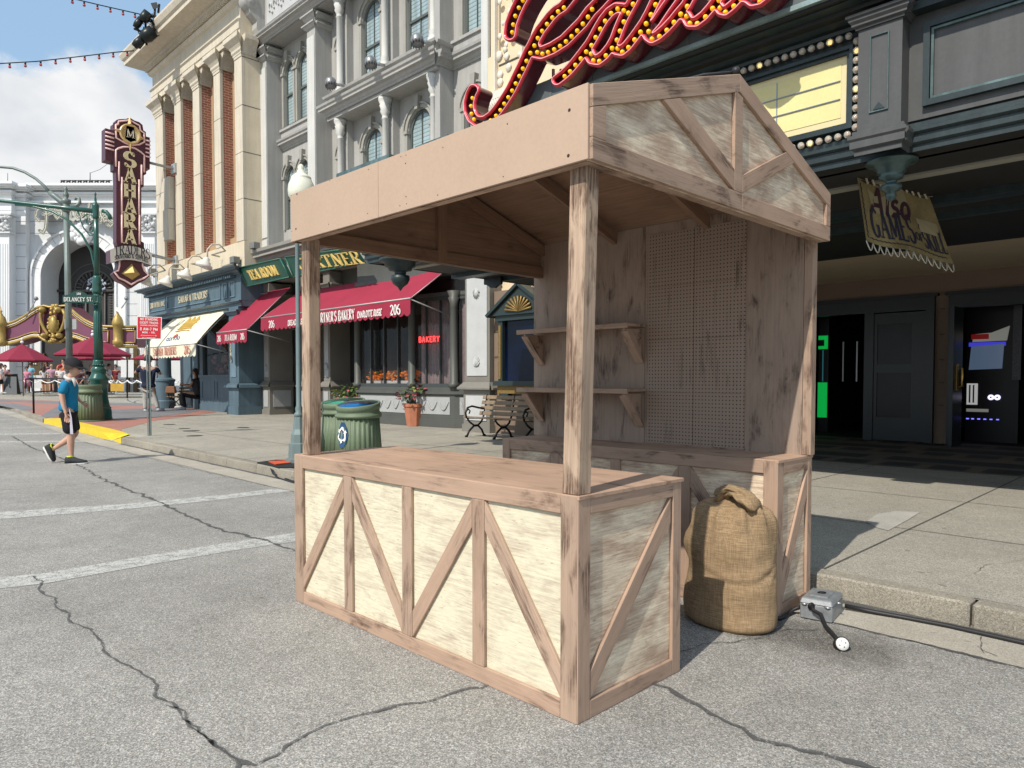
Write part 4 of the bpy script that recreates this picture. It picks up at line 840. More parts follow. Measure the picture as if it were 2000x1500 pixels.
        if light:
            l = MB(); l.box(x0 + .07, x1 - .07, y0 - .052, y0 - .033, .42, 1.02); l.box(x0 + .08, x1 - .08, y0 - .02, y0 - .002, 1.5, ztop - .65)
            l.box(x1 + .033, x1 + .05, y0 + .1, y1 - .1, .42, 1.02)
            l.build('pilaster_panel', M_ORND if x0 < -15 else M_ORN, p)  # darker ornament copy stands for the awnings' shade on these panels
            o = MB()
            for (cz, sg) in ((1.72, 1), (ztop - .95, -1)):
                for k in range(7):
                    a = (k - 3) * .42; cx = (x0 + x1) / 2
                    o.tube([(cx, y0 - .03, cz), (cx + .07 * math.sin(a), y0 - .045, cz + sg * .13 * math.cos(a)), (cx + .11 * math.sin(a * 1.2), y0 - .03, cz + sg * .25 * math.cos(a * .9))], [.012, .02, .016], 5)
            o.build('shell_ornament', M_ORND if x0 < -15 else M_ORN, p)
    pil(-25.1, -24.62, YF - .0, YW + .3); pil(-22.4, -21.95, YF + .05, YW + .3); pil(-21.1, -20.7, YF + .15, YW + .3)
    pil(-13.30, -12.42, 11.62, YW + .3, ztop=4.55)
    # recessed doorways
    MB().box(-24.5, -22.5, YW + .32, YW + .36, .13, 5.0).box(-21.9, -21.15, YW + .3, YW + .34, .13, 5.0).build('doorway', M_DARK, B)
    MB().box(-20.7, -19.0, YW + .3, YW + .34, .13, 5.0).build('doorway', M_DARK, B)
    d = MB(); d.box(-21.8, -21.72, YW + .1, YW + .3, .13, 3.4); d.box(-21.25, -21.17, YW + .1, YW + .3, .13, 3.4); d.box(-21.8, -21.17, YW + .1, YW + .3, 3.3, 3.4); d.box(-21.72, -21.25, YW + .15, YW + .3, .13, 1.2); d.build('side_window', M_GREYG, B)
    # bakery bay: canted, base panels, columns, panes
    by = 11.95; P = [(-19.3, 12.7), (-18.6, by), (-15.9, by), (-14.35, 12.15), (-13.55, 12.7)]
    base = MB()
    def off(k): 
        c = Vector((-16.4, 14.0)); return [((Vector(p) - c) * (1 + k / 2.0) + c) for p in P]
    def ringslab(z0, z1, k):
        q = off(k); base.prism([(v.x, v.y, z0) for v in q] + [(-13.5, 13.2, z0), (-19.3, 13.2, z0)], (0, 0, z1 - z0))
    ringslab(.13, .36, .03); ringslab(.36, 1.02, 0); ringslab(1.02, 1.10, .05); ringslab(1.10, 1.20, .02); ringslab(3.62, 3.72, .02); ringslab(4.15, 4.3, .05); ringslab(4.3, 5.0, .0)
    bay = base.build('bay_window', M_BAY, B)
    for (a, b) in zip(P, P[1:]):
        a = Vector((*a, 0)); b = Vector((*b, 0)); d = (b - a).normalized(); n = Vector((d.y, -d.x, 0)); L_ = (b - a).length
        if L_ > .8:
            m = MB(); s0 = a + d * .15 + n * .012; s1 = b - d * .15 + n * .012
            for z0, z1 in ((.48, .94),): m.hexa([s0 + Vector((0, 0, z0)), s1 + Vector((0, 0, z0)), s1 - n * .02 + Vector((0, 0, z0)), s0 - n * .02 + Vector((0, 0, z0)), s0 + Vector((0, 0, z1)), s1 + Vector((0, 0, z1)), s1 - n * .02 + Vector((0, 0, z1)), s0 - n * .02 + Vector((0, 0, z1))])
            pn = m.build('base_panel', M_ORND, bay)
            sw = MB(); k = max(2, int(L_ / .42))
            for i in range(k):
                c0 = s0.lerp(s1, (i + .1) / k); c1 = s0.lerp(s1, (i + .9) / k)
                sw.tube([c0.lerp(c1, t) + n * .012 + Vector((0, 0, .82 - .22 * math.sin(math.pi * t))) for t in [j / 6 for j in range(7)]], .022, 5)
            sw.build('swag', M_ORND, pn)
        nb = max(1, round(L_ / .62)); g = MB(); g.quad(a + n * -.05 + Vector((0, 0, 1.2)), b + n * -.05 + Vector((0, 0, 1.2)), b + n * -.05 + Vector((0, 0, 4.15)), a + n * -.05 + Vector((0, 0, 4.15)))
        g.build('glass', M('shop_glass', (.02, .018, .018), .04, 0, 0, 1, 0, alpha=.35, spec=.8), bay)
        f = MB()
        for i in range(1, nb): 
            c = a.lerp(b, i / nb); f.beam(c + Vector((0, 0, 1.2)) - n * .03, c + Vector((0, 0, 3.62)) - n * .03, .045, .06, n)
        f.beam(a + Vector((0, 0, 1.25)) - n * .03, b + Vector((0, 0, 1.25)) - n * .03, .07, .10); f.beam(a + Vector((0, 0, 3.57)) - n * .03, b + Vector((0, 0, 3.57)) - n * .03, .07, .10)
        f.build('glazing_bars', M('bar_dark', (.05, .058, .06), .5, 0, 0, 1, 0), bay)
    for (cx, cy) in P[1:4]:
        m = MB(); c = Vector((cx, cy, 0)) + (Vector((cx, cy, 0)) - Vector((-16.4, 14, 0))).normalized() * .0
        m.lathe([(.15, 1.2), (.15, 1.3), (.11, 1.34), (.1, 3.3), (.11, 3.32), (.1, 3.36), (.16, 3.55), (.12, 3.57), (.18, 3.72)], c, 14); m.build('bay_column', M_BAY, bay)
    # things just inside the bay
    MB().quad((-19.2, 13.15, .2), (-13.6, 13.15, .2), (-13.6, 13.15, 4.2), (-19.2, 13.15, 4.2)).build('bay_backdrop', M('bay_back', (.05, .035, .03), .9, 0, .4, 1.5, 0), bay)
    cu = MB()      # lace curtains behind the canted panes
    a, b = Vector((-15.7, 12.12, 0)), Vector((-14.5, 12.27, 0)); n = 60
    A = [a.lerp(b, i / n) + Vector((0, .03 * math.sin(i * 1.1), 1.25)) for i in range(n + 1)]; cu.strip(A, [p + Vector((0, 0, 2.3)) for p in A], smooth=True)
    a, b = Vector((-14.25, 12.35, 0)), Vector((-13.65, 12.75, 0)); A = [a.lerp(b, i / 30) + Vector((0, .02 * math.sin(i * 1.1), 1.25)) for i in range(31)]; cu.strip(A, [p + Vector((0, 0, 2.3)) for p in A], smooth=True)
    cu.build('lace_curtain', M('lace', (.42, .33, .33), .9, 0, .25, 6, .3, 60), bay)
    return B
GB = grey_building()
def flower_box():
    m = MB(); f = MB(); 
    for i in range(3):
        x = -18.3 + i * .85; m.box(x, x + .75, 12.05, 12.25, 1.22, 1.38)
        for k in range(60): f.ball((x + rnd.uniform(0, .75), 12.12 + rnd.uniform(-.05, .12), 1.45 + rnd.uniform(-.05, .20)), rnd.uniform(.035, .065), 6, sc=(1, 1, .7), mi=rnd.choice([0, 0, 0, 1]))
    t = thing('flower_box', 'white planters of orange flowers inside the bakery bay window', 'flower box', (-17.5, 12.15, 1.22))
    m.build('planter', M_WHITE, t); f.build('flowers', [M('orange_flower', (.75, .20, .015), .6, 0, .3, 20, .2, emit=(.8, .2, .02), es=.12), M('flower_leaf', (.05, .10, .02), .7)], t)
flower_box()
def sahara_building():
    B = thing('corner_building', 'cream stone building with tall brick-sided window bays on the street corner', 'building', (-29.5, 11.4, .13))
    YF = 11.4; x1, x0 = -25.05, -33.9; zb, zt = 5.85, 13.6
    m = MB(); m.box(x0, x1, YF + .75, 18, 4.3, 17.0); m.box(-30.35, x1, 12.75, 18, .13, 4.3); m.box(x0, x1, YF, YF + .75, 13.62, 15.0); m.box(x0, x1, YF, YF + .749, 4.3, 6.4)
    m.box(x1 - .22, x1, YF + .101, YF + .749, 6.401, 13.619); m.box(x1 - .3, x1, 12.2, 12.749, .13, 4.3)
    m.build('wall', M_CRM, B)
    ps = []
    for a, b in [(303.5, 318.5), (341.5, 354), (378, 390.5), (419, 431.5), (460, 472)]:
        ps.append((PY(a, 250, YF).x, PY(b, 250, YF).x))
    for i, (a, b) in enumerate(ps):
        if i == 4: b = x1
        k = MB().box(a + .03, b - .005, YF + .10, YF + .75, 6.4, 13.62) if i < 4 else MB().box(a + .03, x1 - .221, YF + .101, YF + .75, 6.4, 13.62)
        k.build('brick_pier', M_BRK if i < 4 else M_CRM, B)
        p = MB()
        zs = [6.4, 7.9, 9.55, 11.2, 12.9]
        for z0, z1 in zip(zs, zs[1:]): p.box(a, b, YF - .02, YF + .10, z0 + .008, z1 - .008)
        p.box(a + .02, b - .02, YF, YF + .1, 6.4, 13.0)
        p.box(a, b, YF - .04, YF + .10, 12.9, 13.0)
        cap = [(0, 0), (.05, .0), (.05, .06), (.09, .12), (.09, .2), (.16, .32), (.30, .46), (.30, .62), (0, .62)]
        p.profile(cap, (a, YF, 13.0), (b, YF, 13.0), NY, ends=(1, 1)); p.profile(cap, (b, YF, 13.0), (b, YF + .5, 13.0), (1, 0, 0)); p.profile(cap, (a, YF + .5, 13.0), (a, YF, 13.0), (-1, 0, 0))
        p.box(a, b, YF, YF + .7, 13.0, 13.62)
        p.build('pilaster', M_CRM2, B, bev=.008)
    for (a, b), (c, d) in zip(ps, ps[1:]):
        f = MB(); y = YF + .62
        f.box(b + .02, b + .22, YF + .45, y + .1, 6.4, 13.62); f.box(c - .22, c, YF + .45, y + .1, 6.4, 13.62); f.box(b, c, YF + .3, y + .1, 6.4, 6.75); f.box(b, c, YF + .5, y + .1, 9.4, 9.75)
        wn = f.build('window', M_TAN, B); MB().quad((b, y, 6.4), (c, y, 6.4), (c, y, 13.62), (b, y, 13.62)).build('glass', M_DGLASS, wn)
        s_ = MB()
        for z in (8.1, 11.6): s_.box(b + .2, c - .2, y - .05, y - .003, z - .04, z + .04)
        s_.build('sash', M('sash_blue', (.10, .15, .19), .5, 0, 0, 1, 0), wn)
    # entablature and cornice
    m = MB(); P0 = (x0, YF, 0); L1 = (x1 + .0, YF, 0)
    E = [(0, 13.62), (.06, 13.62), (.06, 13.85), (.10, 13.87), (.10, 14.1), (.16, 14.16), (.10, 14.2), (.04, 14.22), (.04, 14.75), (.14, 14.80), (.20, 14.92)]
    m.profile(E + [(0, 14.92)], P0, L1, NY, ends=(1, 0)); m.profile([(0, 0), (.22, 0), (.30, .12), (.50, .16), (.92, .18), (.92, .34), (1.0, .40), (1.08, .58), (1.08, .66), (0, .8)], (x0, YF, 15.10), (x1 + .1, YF, 15.10), NY, ends=(1, 0)); m.box(x0, x1 + .001, YF, YF + .749, 15.001, 16.2)
    n = int((x1 - x0 + .3) / .14)
    for i in range(n): m.box(x0 - .2 + i * .14, x0 - .2 + i * .14 + .08, YF - .30, YF, 14.95, 15.09)
    m.profile([(0, 0), (.22, 0), (.30, .12), (.50, .16), (.92, .18), (.92, .34), (1.0, .40), (1.08, .58), (1.08, .66), (0, .8)], (x0, 18, 15.10), (x0, YF, 15.10), (-1, 0, 0), ends=(0, 1))
    m.build('cornice', M_CRM2, B)
    # side wall joints
    j = MB()
    for z in (7.9, 9.55, 11.2, 12.9): j.box(x1 - .002, x1 + .004, YF, 12.6, z - .012, z + .012)
    j.build('stone_joints', M_JOINT, B)
    # blade sign bracket plates and pale switch boxes on the second pier
    bx = MB(); a, b = ps[1]; bx.box(a - .70, a - .10, YF - .30, YF, 7.3, 8.6).box(a - .66, a - .10, YF - .26, YF, 8.62, 9.95); bx.build('wall_box', M_CRM2, B, bev=.02)
    # --- shop front in slate blue
    YS = 11.25; sx0, sx1 = -34.6, -25.04
    s = MB(); s.box(sx0, sx1, YS, YF + .7, 4.25, 5.35); s.profile(sc_prof(CORN, 1.3, .62), (sx0, YS, 5.18), (sx1, YS, 5.18), NY, ends=(1, 1)); s.profile(sc_prof(CORN, 1.3, .62), (sx1, YS, 5.18), (sx1, YF + .7, 5.18), (1, 0, 0))
    s.profile(sc_prof(SM, 1, .5), (sx0, YS, 4.16), (sx1, YS, 4.16), NY, ends=(1, 1)); s.box(sx0, sx1, YS, YF + .7, 4.05, 4.26)
    s.profile(sc_prof(CORN, 1.3, .62), (sx0, YF + .7, 5.18), (sx0, YS, 5.18), (-1, 0, 0))
    for i in range(58): s.box(sx0 + .05 + i * .158, sx0 + .12 + i * .158, YS - .22, YS, 5.08, 5.19)
    sf = s.build('shop_fascia', M_BLUE, B)
    p = MB()
    for a, b in ((-34.4, -32.45), (-32.25, -26.75), (-26.55, -26.15), (-25.95, -25.5)):
        p.rect(a, b, 4.42, 4.98, .03, YS - .04, YS - .001)
    p.build('fascia_panel_moulding', M_BLUEL, sf)
    # pillars
    def pillar(x0, x1, y0, y1, mat, nm='shop_pillar'):
        m = MB(); m.box(x0 - .08, x1 + .08, y0 - .08, y1, .13, .42); m.box(x0 - .04, x1 + .04, y0 - .04, y1, .42, 1.1)
        m.profile([(0, 0), (.12, .02), (.10, .12), (0, .18)], (x0 - .04, y0 - .04, 1.1), (x1 + .04, y0 - .04, 1.1), NY, ends=(1, 1)); m.profile([(0, 0), (.12, .02), (.10, .12), (0, .18)], (x1 + .04, y0 - .04, 1.1), (x1 + .04, y1, 1.1), (1, 0, 0))
        m.box(x0, x1, y0, y1, 1.1, 4.05); m.profile(sc_prof(SM, 1), (x0, y0, 3.75), (x1, y0, 3.75), NY, ends=(1, 1)); return m.build(nm, mat, B)
    pl = pillar(-26.1, -25.3, 11.25, 12.74, M_BLUE); MB().box(-25.95, -25.5, 11.225, 11.245, 1.5, 3.6).build('pillar_face', M_BLUEL, pl)
    # round corner column
    c = MB(); cx, cy = -33.7, 11.6
    c.lathe([(.42, .13), (.42, .45), (.38, .5), (.38, 1.3), (.42, 1.34), (.42, 1.42), (.28, 1.5), (.26, 1.62), (.25, 3.5), (.27, 3.55), (.25, 3.6), (.36, 3.8), (.42, 3.95), (.42, 4.06)], (cx, cy, 0), 24, smooth=False); c.build('corner_column', M_BLUE, B)
    c = MB(); c.box(PY(352, 720, 12.35).x, PY(372, 720, 12.35).x, 12.35, 12.7, .13, 4.06).box(PY(376, 720, 12.35).x, PY(386, 720, 12.35).x, 12.35, 12.7, .13, 4.06); c.build('shop_pillar', M_BLUE, B)
    # shop window wall
    wy = 11.85; w = MB(); w.box(-30.4, -26.2, wy, wy + .3, .13, 1.55)
    for a, b in ((-30.4, -30.1), (-27.6, -27.35), (-26.4, -26.2)): w.box(a, b, wy, wy + .3, 1.55, 4.06)
    w.box(-30.4, -26.2, wy, wy + .3, 3.8, 4.06); w.box(-30.45, -26.2, wy - .05, wy, 1.5, 1.6); w.box(-30.4, -26.2, wy - .03, wy, .13, .4)
    for a, b in ((-30.2, -28.9), (-28.7, -27.5), (-27.3, -26.4)):
        w.rect(a, b, .62, 1.36, .04, wy - .02, wy - .001)
    sw = w.build('shop_window', M_BLUE, B); MB().quad((-30.1, wy + .1, 1.6), (-26.4, wy + .1, 1.6), (-26.4, wy + .1, 3.8), (-30.1, wy + .1, 3.8)).build('glass', M('shop_glass', (.02, .018, .018), .04, 0, 0, 1, 0, alpha=.35, spec=.8), sw)
    dsp = MB()
    for k in range(46): dsp.ball((rnd.uniform(-30, -26.5), wy + .35 + rnd.uniform(0, .2), 1.7 + rnd.uniform(0, .7)), rnd.uniform(.06, .13), 6, mi=rnd.randrange(4))
    for k in range(7): x = rnd.uniform(-30, -27); dsp.box(x, x + .4, wy + .5, wy + .55, 2.5, 3.1, mi=rnd.randrange(4))
    dsp.build('shop_display', [M('toy_red', (.35, .05, .04), .6), M('toy_tan', (.42, .30, .2), .7), M('toy_pink', (.5, .25, .27), .7), M('toy_green', (.08, .16, .07), .7)], sw)
    MB().quad((-30.1, wy + .7, .2), (-26.2, wy + .7, .2), (-26.2, wy + .7, 4), (-30.1, wy + .7, 4)).quad((-30.2, wy + .31, .2), (-30.2, 12.74, .2), (-30.2, 12.74, 4), (-30.2, wy + .31, 4)).build('shop_backdrop', M('bay_back', (.05, .035, .03), .9, 0, .4, 1.5, 0), sw)
    return B
SB = sahara_building()
# ---------------------------------------------------------------- marquee building (arcade)
M_MGR = M('marquee_green', (.030, .048, .052), .42, .15, .25, 1.6, .10, 30, .1, spec=.5, streak=.25)
M_MPAN = M('marquee_panel', (.085, .088, .088), .5, .1, .12, 1.1, .06, 30, spec=.45, streak=.15)
M_MHI = M('marquee_edge', (.12, .19, .19), .4, .2, .3, 6, .15, 60, spec=.6, streak=.4)
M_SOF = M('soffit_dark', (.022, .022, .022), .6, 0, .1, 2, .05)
M_TANW = M('tan_plaster', (.215, .155, .115), .75, 0, .06, 1.2, .04)
M_STL = M('steel_edge', (.27, .36, .36), .45, .4, .3, 3, .12, 50)
M_BOX = M('rail_grey', (.11, .13, .138), .5, .1, .12, 2, .05)
MS = [(0, 0), (.04, 0), (.04, .03), (.09, .06), (.09, .09), (.13, .14), (.13, .18), (.17, .20), (.17, .24), (0, .24)]
def marquee():
    B = thing('arcade_marquee', 'dark green marquee canopy projecting over the arcade entrance behind the stall', 'marquee', (0, 9, 3.4))
    XL, XR = -10.35, 5.0; Y0 = 6.88; zb, zt = 3.58, 4.56
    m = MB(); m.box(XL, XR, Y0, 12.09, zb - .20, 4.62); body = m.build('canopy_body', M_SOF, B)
    # mouldings
    m = MB()
    def run(pr, x0, x1, y, z, e=(1, 1)):
        m.profile(pr, (x0, y, z), (x1, y, z), NY, ends=e)
    run([(0, -.21), (.015, -.21), (.015, -.16), (.05, -.14), (.05, -.08), (.085, -.06), (.085, -.03), (.05, -.015), (.05, .02), (.015, .035), (0, .035)], XL, XR, Y0, zb)
    run([(0, 0), (.04, .01), (.05, .04), (.10, .05), (.16, .08), (.20, .085), (.22, .11), (.36, .12), (.36, .13), (0, .14)], XL, XR, Y0, zt)
    m.profile([(0, -.21), (.015, -.21), (.015, -.16), (.05, -.14), (.05, -.08), (.085, -.06), (.085, -.03), (.05, -.015), (.05, .02), (.015, .035), (0, .035)], (XL, 12, zb), (XL, Y0, zb), (-1, 0, 0), ends=(0, 1))
    m.build('cornice_moulding', M_MGR, B)
    # raised ledges of the top, toward the bakery
    l = MB(); l.box(-10.9, -9.35, 6.60, 9, 4.78, 4.93).box(-8.68, -7.92, 6.60, 9, 4.73, 4.89); l.build('top_ledge', M_MHI, B)
    # front field and pier
    f = MB(); f.box(XL, -2.46, Y0 - .01, Y0, zb + .06, zt - .07); f.build('front_field', M_MGR, B)
    p = MB(); px0, px1, py = -2.375, -2.02, 6.66
    p.box(px0, px1, py, Y0, zb - .02, zt + .02); p.profile(sc_prof(MS, .5, .5), (px0, py, zt - .10), (px1, py, zt - .10), NY, ends=(1, 1)); p.profile(sc_prof(MS, .5, .5), (px1, py, zt - .10), (px1, Y0, zt - .10), (1, 0, 0))
    lowp = [(0, -.19), (.015, -.19), (.015, -.15), (.045, -.13), (.045, -.07), (.06, -.05), (.06, -.02), (.03, -.01), (.03, .02), (0, .03)]
    p.profile(lowp, (px0, py, zb - .02), (px1, py, zb - .02), NY, ends=(1, 1)); p.profile(lowp, (px1, py, zb - .02), (px1, Y0, zb - .02), (1, 0, 0))
    pi = p.build('pier', M_MPAN, B)
    q = MB(); a, b, c, d = px0 + .10, px1 - .10, 3.72, 4.38
    q.rect(a, b, c, d, .010, py - .014, py - .001)
    q.build('pier_moulding', M_MHI, pi); MB().prism([(a + .03, py - .004, c + .02), (b - .03, py - .004, c + .02), ((a + b) / 2, py - .004, c + .08)], (0, -.004, 0)).build('corner_motif', M_MGR, pi)
    # right hand panel
    r = MB(); r.box(px1, XR, Y0 - .03, Y0 - .001, zb + .05, zt + .05); rp = r.build('side_panel', M_MPAN, B)
    q = MB(); a, b, c, d = -1.90, 3.0, 3.72, 4.42
    for k, (wd, yy, mt) in enumerate([(.05, .05, 0), (.02, .075, 1)]):
        o = k * .055
        q.rect(a + o, b - o, c + o, d - o, wd, Y0 - .03 - yy + .045 * k, Y0 - .031, mt)
    q.build('panel_frame', [M_MGR, M_MHI], rp)
    q = MB(); q.box(px1, XR, Y0 - .16, Y0, zt - .05, zt + .02); q.build('panel_head', M_MGR, rp)
    # roof rail: dark box with a pale steel edge
    y = 6.45; k = y / 6.7; zr0 = 1.4 + 3.455 * k; zr1 = 1.4 + 3.74 * k
    MB().box(-6.52, 5, y, y + .12, zr0 + .05, zr1).box(-6.52, 5, y + .12, 9, zr0, zr0 + .06).build('rail_box', M_BOX, B)
    e = MB(); e.box(-6.5, 5, y - .03, y + .1, zr0, zr0 + .045)
    rb = e.build('rail_edge', M_STL, B)
    s = MB()
    for i in range(14): s.box(-6.45 + i * .62, -6.42 + i * .62, y - .006, y - .001, zr0 + .05, zr1)
    s.build('rail_seam', M('rail_seam', (.12, .14, .145), .5, .2, .1, 3, 0), rb)
    u = MB(); u.box(-6.5, 5, y + .02, Y0, zr0 - .03, zr0); u.box(-6.5, 5, y + .18, Y0, zr0 - .09, zr0 - .03); u.build('rail_underside', M_SOF, B)
    # soffit beams (pale strip and dark coffers)
    s = MB(); s.box(XL, XR, 7.62, 7.78, 3.36, 3.415); s.build('soffit_strip', M('soffit_pale', (.30, .29, .25), .7, 0, .05, 2, .03), body)
    s = MB(); s.box(XL, XR, 7.1, 7.16, 3.38, 3.415).box(XL, XR, 8.7, 8.95, 3.3, 3.41).box(XL, XR, 9.6, 9.7, 3.3, 3.41); s.build('soffit_beam', M_MGR, body)
    dl = MB()
    for x in (-1.1, -3.6, -6.1): dl.lathe([(.11, 0), (.13, -.012), (.09, -.012), (.08, .02), (0, .02)], (x, 7.3, 3.415), 20)
    dl.build('downlight', M_WHITE, body)
    return B
MQ = marquee()
def finial(x, y, label, s=1.0):
    m = MB(); z = 3.37
    pr = [(.30, 0), (.30, -.02), (.22, -.035), (.20, -.06), (.165, -.075), (.17, -.10), (.13, -.11), (.15, -.135), (.135, -.16), (.07, -.175), (.06, -.20), (.12, -.215), (.125, -.24), (.10, -.265), (.05, -.28), (.065, -.31), (.045, -.345), (.0, -.36)]
    if s > 1: pr = [(.34, 0), (.34, -.04), (.26, -.06), (.25, -.12), (.20, -.14), (.19, -.18), (.10, -.2), (.09, -.25), (.15, -.27), (.155, -.33), (.12, -.40), (.04, -.46), (.03, -.48), (.0, -.52)]
    m.lathe([(r * (.72 if s <= 1 else 1), zz) for r, zz in pr], (x, y, z), 24); o = m.build('ceiling_finial', M('finial_green', (.075, .12, .12), .3, .35, .15, 3, .05) if s <= 1 else M_MGR)
    tag(o, label, 'finial', 'turned finials under the marquee')
finial(-2.2, 7.02, 'turned green finial under the marquee in front of the games banner'); finial(-9.62, 7.0, 'dark turned finial hanging before the long red bakery awning', 1.2)
# bulb frame and reader board
def reader():
    yb = 6.86; T = thing('reader_board', 'blank yellow reader board ringed with clear round bulbs', 'reader board', (-4.5, 6.87, 4.0))
    xa, xb, za, zc = -6.6, -2.51, 3.74, 4.36
    bd = MB().box(xa, xb, yb - .015, yb - .002, za, zc).build('board', M('reader_cream', (.72, .63, .36), .5, 0, .05, 2, .02), T)
    MB().box(xa + .06, xb - .075, yb - .02, yb - .016, za + .07, zc - .06).build('board_face', M('reader_yellow', (.76, .68, .32), .4, 0, .05, 3, .03), bd)
    r = MB()
    for z in (za + .235, za + .40): r.box(xa + .06, xb - .08, yb - .032, yb - .021, z, z + .008)
    for x in (-3.20, -4.6, -5.9): r.box(x, x + .012, yb - .023, yb - .0205, za + .07, zc - .06)
    r.build('letter_rail', M('rail_metal', (.30, .33, .38), .4, .6, .1, 5, 0), bd)
    f = MB()
    for k, w in enumerate((.0, .045)):
        a, b, c, d = xa - .045 + w * .7, xb + .045 - w * .7, za - .06 + w * .7, zc + .06 - w * .7
        f.rect(a, b, c, d, .03, yb - .05 - (1 - k) * .03, yb - .001 - .001 * k)
    f.build('frame', M_MGR, T)
    gl = M('bulb_glass', (.80, .76, .66), .05, 0, 0, 1, 0, alpha=.45, spec=.9); lit = M('bulb_lit', (1, .8, .4), .3, 0, 0, 1, 0, emit=(1, .72, .25), es=1.6); sock = M('bulb_socket', (.35, .30, .26), .4, .5, 0, 1, 0)
    pts = [(-2.437, 4.44 - i * .085) for i in range(10)] + [(-2.505 - i * .085, 4.505) for i in range(22)] + [(-2.505 - i * .085, 3.625) for i in range(16)]
    b0 = MB().ball((0, -.045, 0), .032, 12).build('light_bulb', gl, T); k0 = MB().ball((0, -.04, 0), .013, 6).build('filament', M('filament', (.8, .45, .25), .4), b0); s0 = MB().lathe([(.020, 0), (.020, .025), (.011, .027)], (0, .0, 0), 10, ax=(0, -1, 0)).build('socket', sock, b0)
    lm = k0.data.copy(); lm.materials.clear(); lm.materials.append(lit)
    for i, (x, z) in enumerate(pts):
        b_ = b0
        if i:
            b_ = b0.copy(); col.objects.link(b_); ks = []
            for c in (k0, s0): q = c.copy(); col.objects.link(q); q.parent = b_; ks.append(q)
            if i in (1, 5, 12, 20, 36, 40, 44): ks[0].data = lm; ks[0].scale = (1.7, 1.7, 1.7); ks[0].location = (0, .028, 0); b_['label'] = 'bulb glowing yellow'
        b_.location = (x, yb - .022, z)
reader()
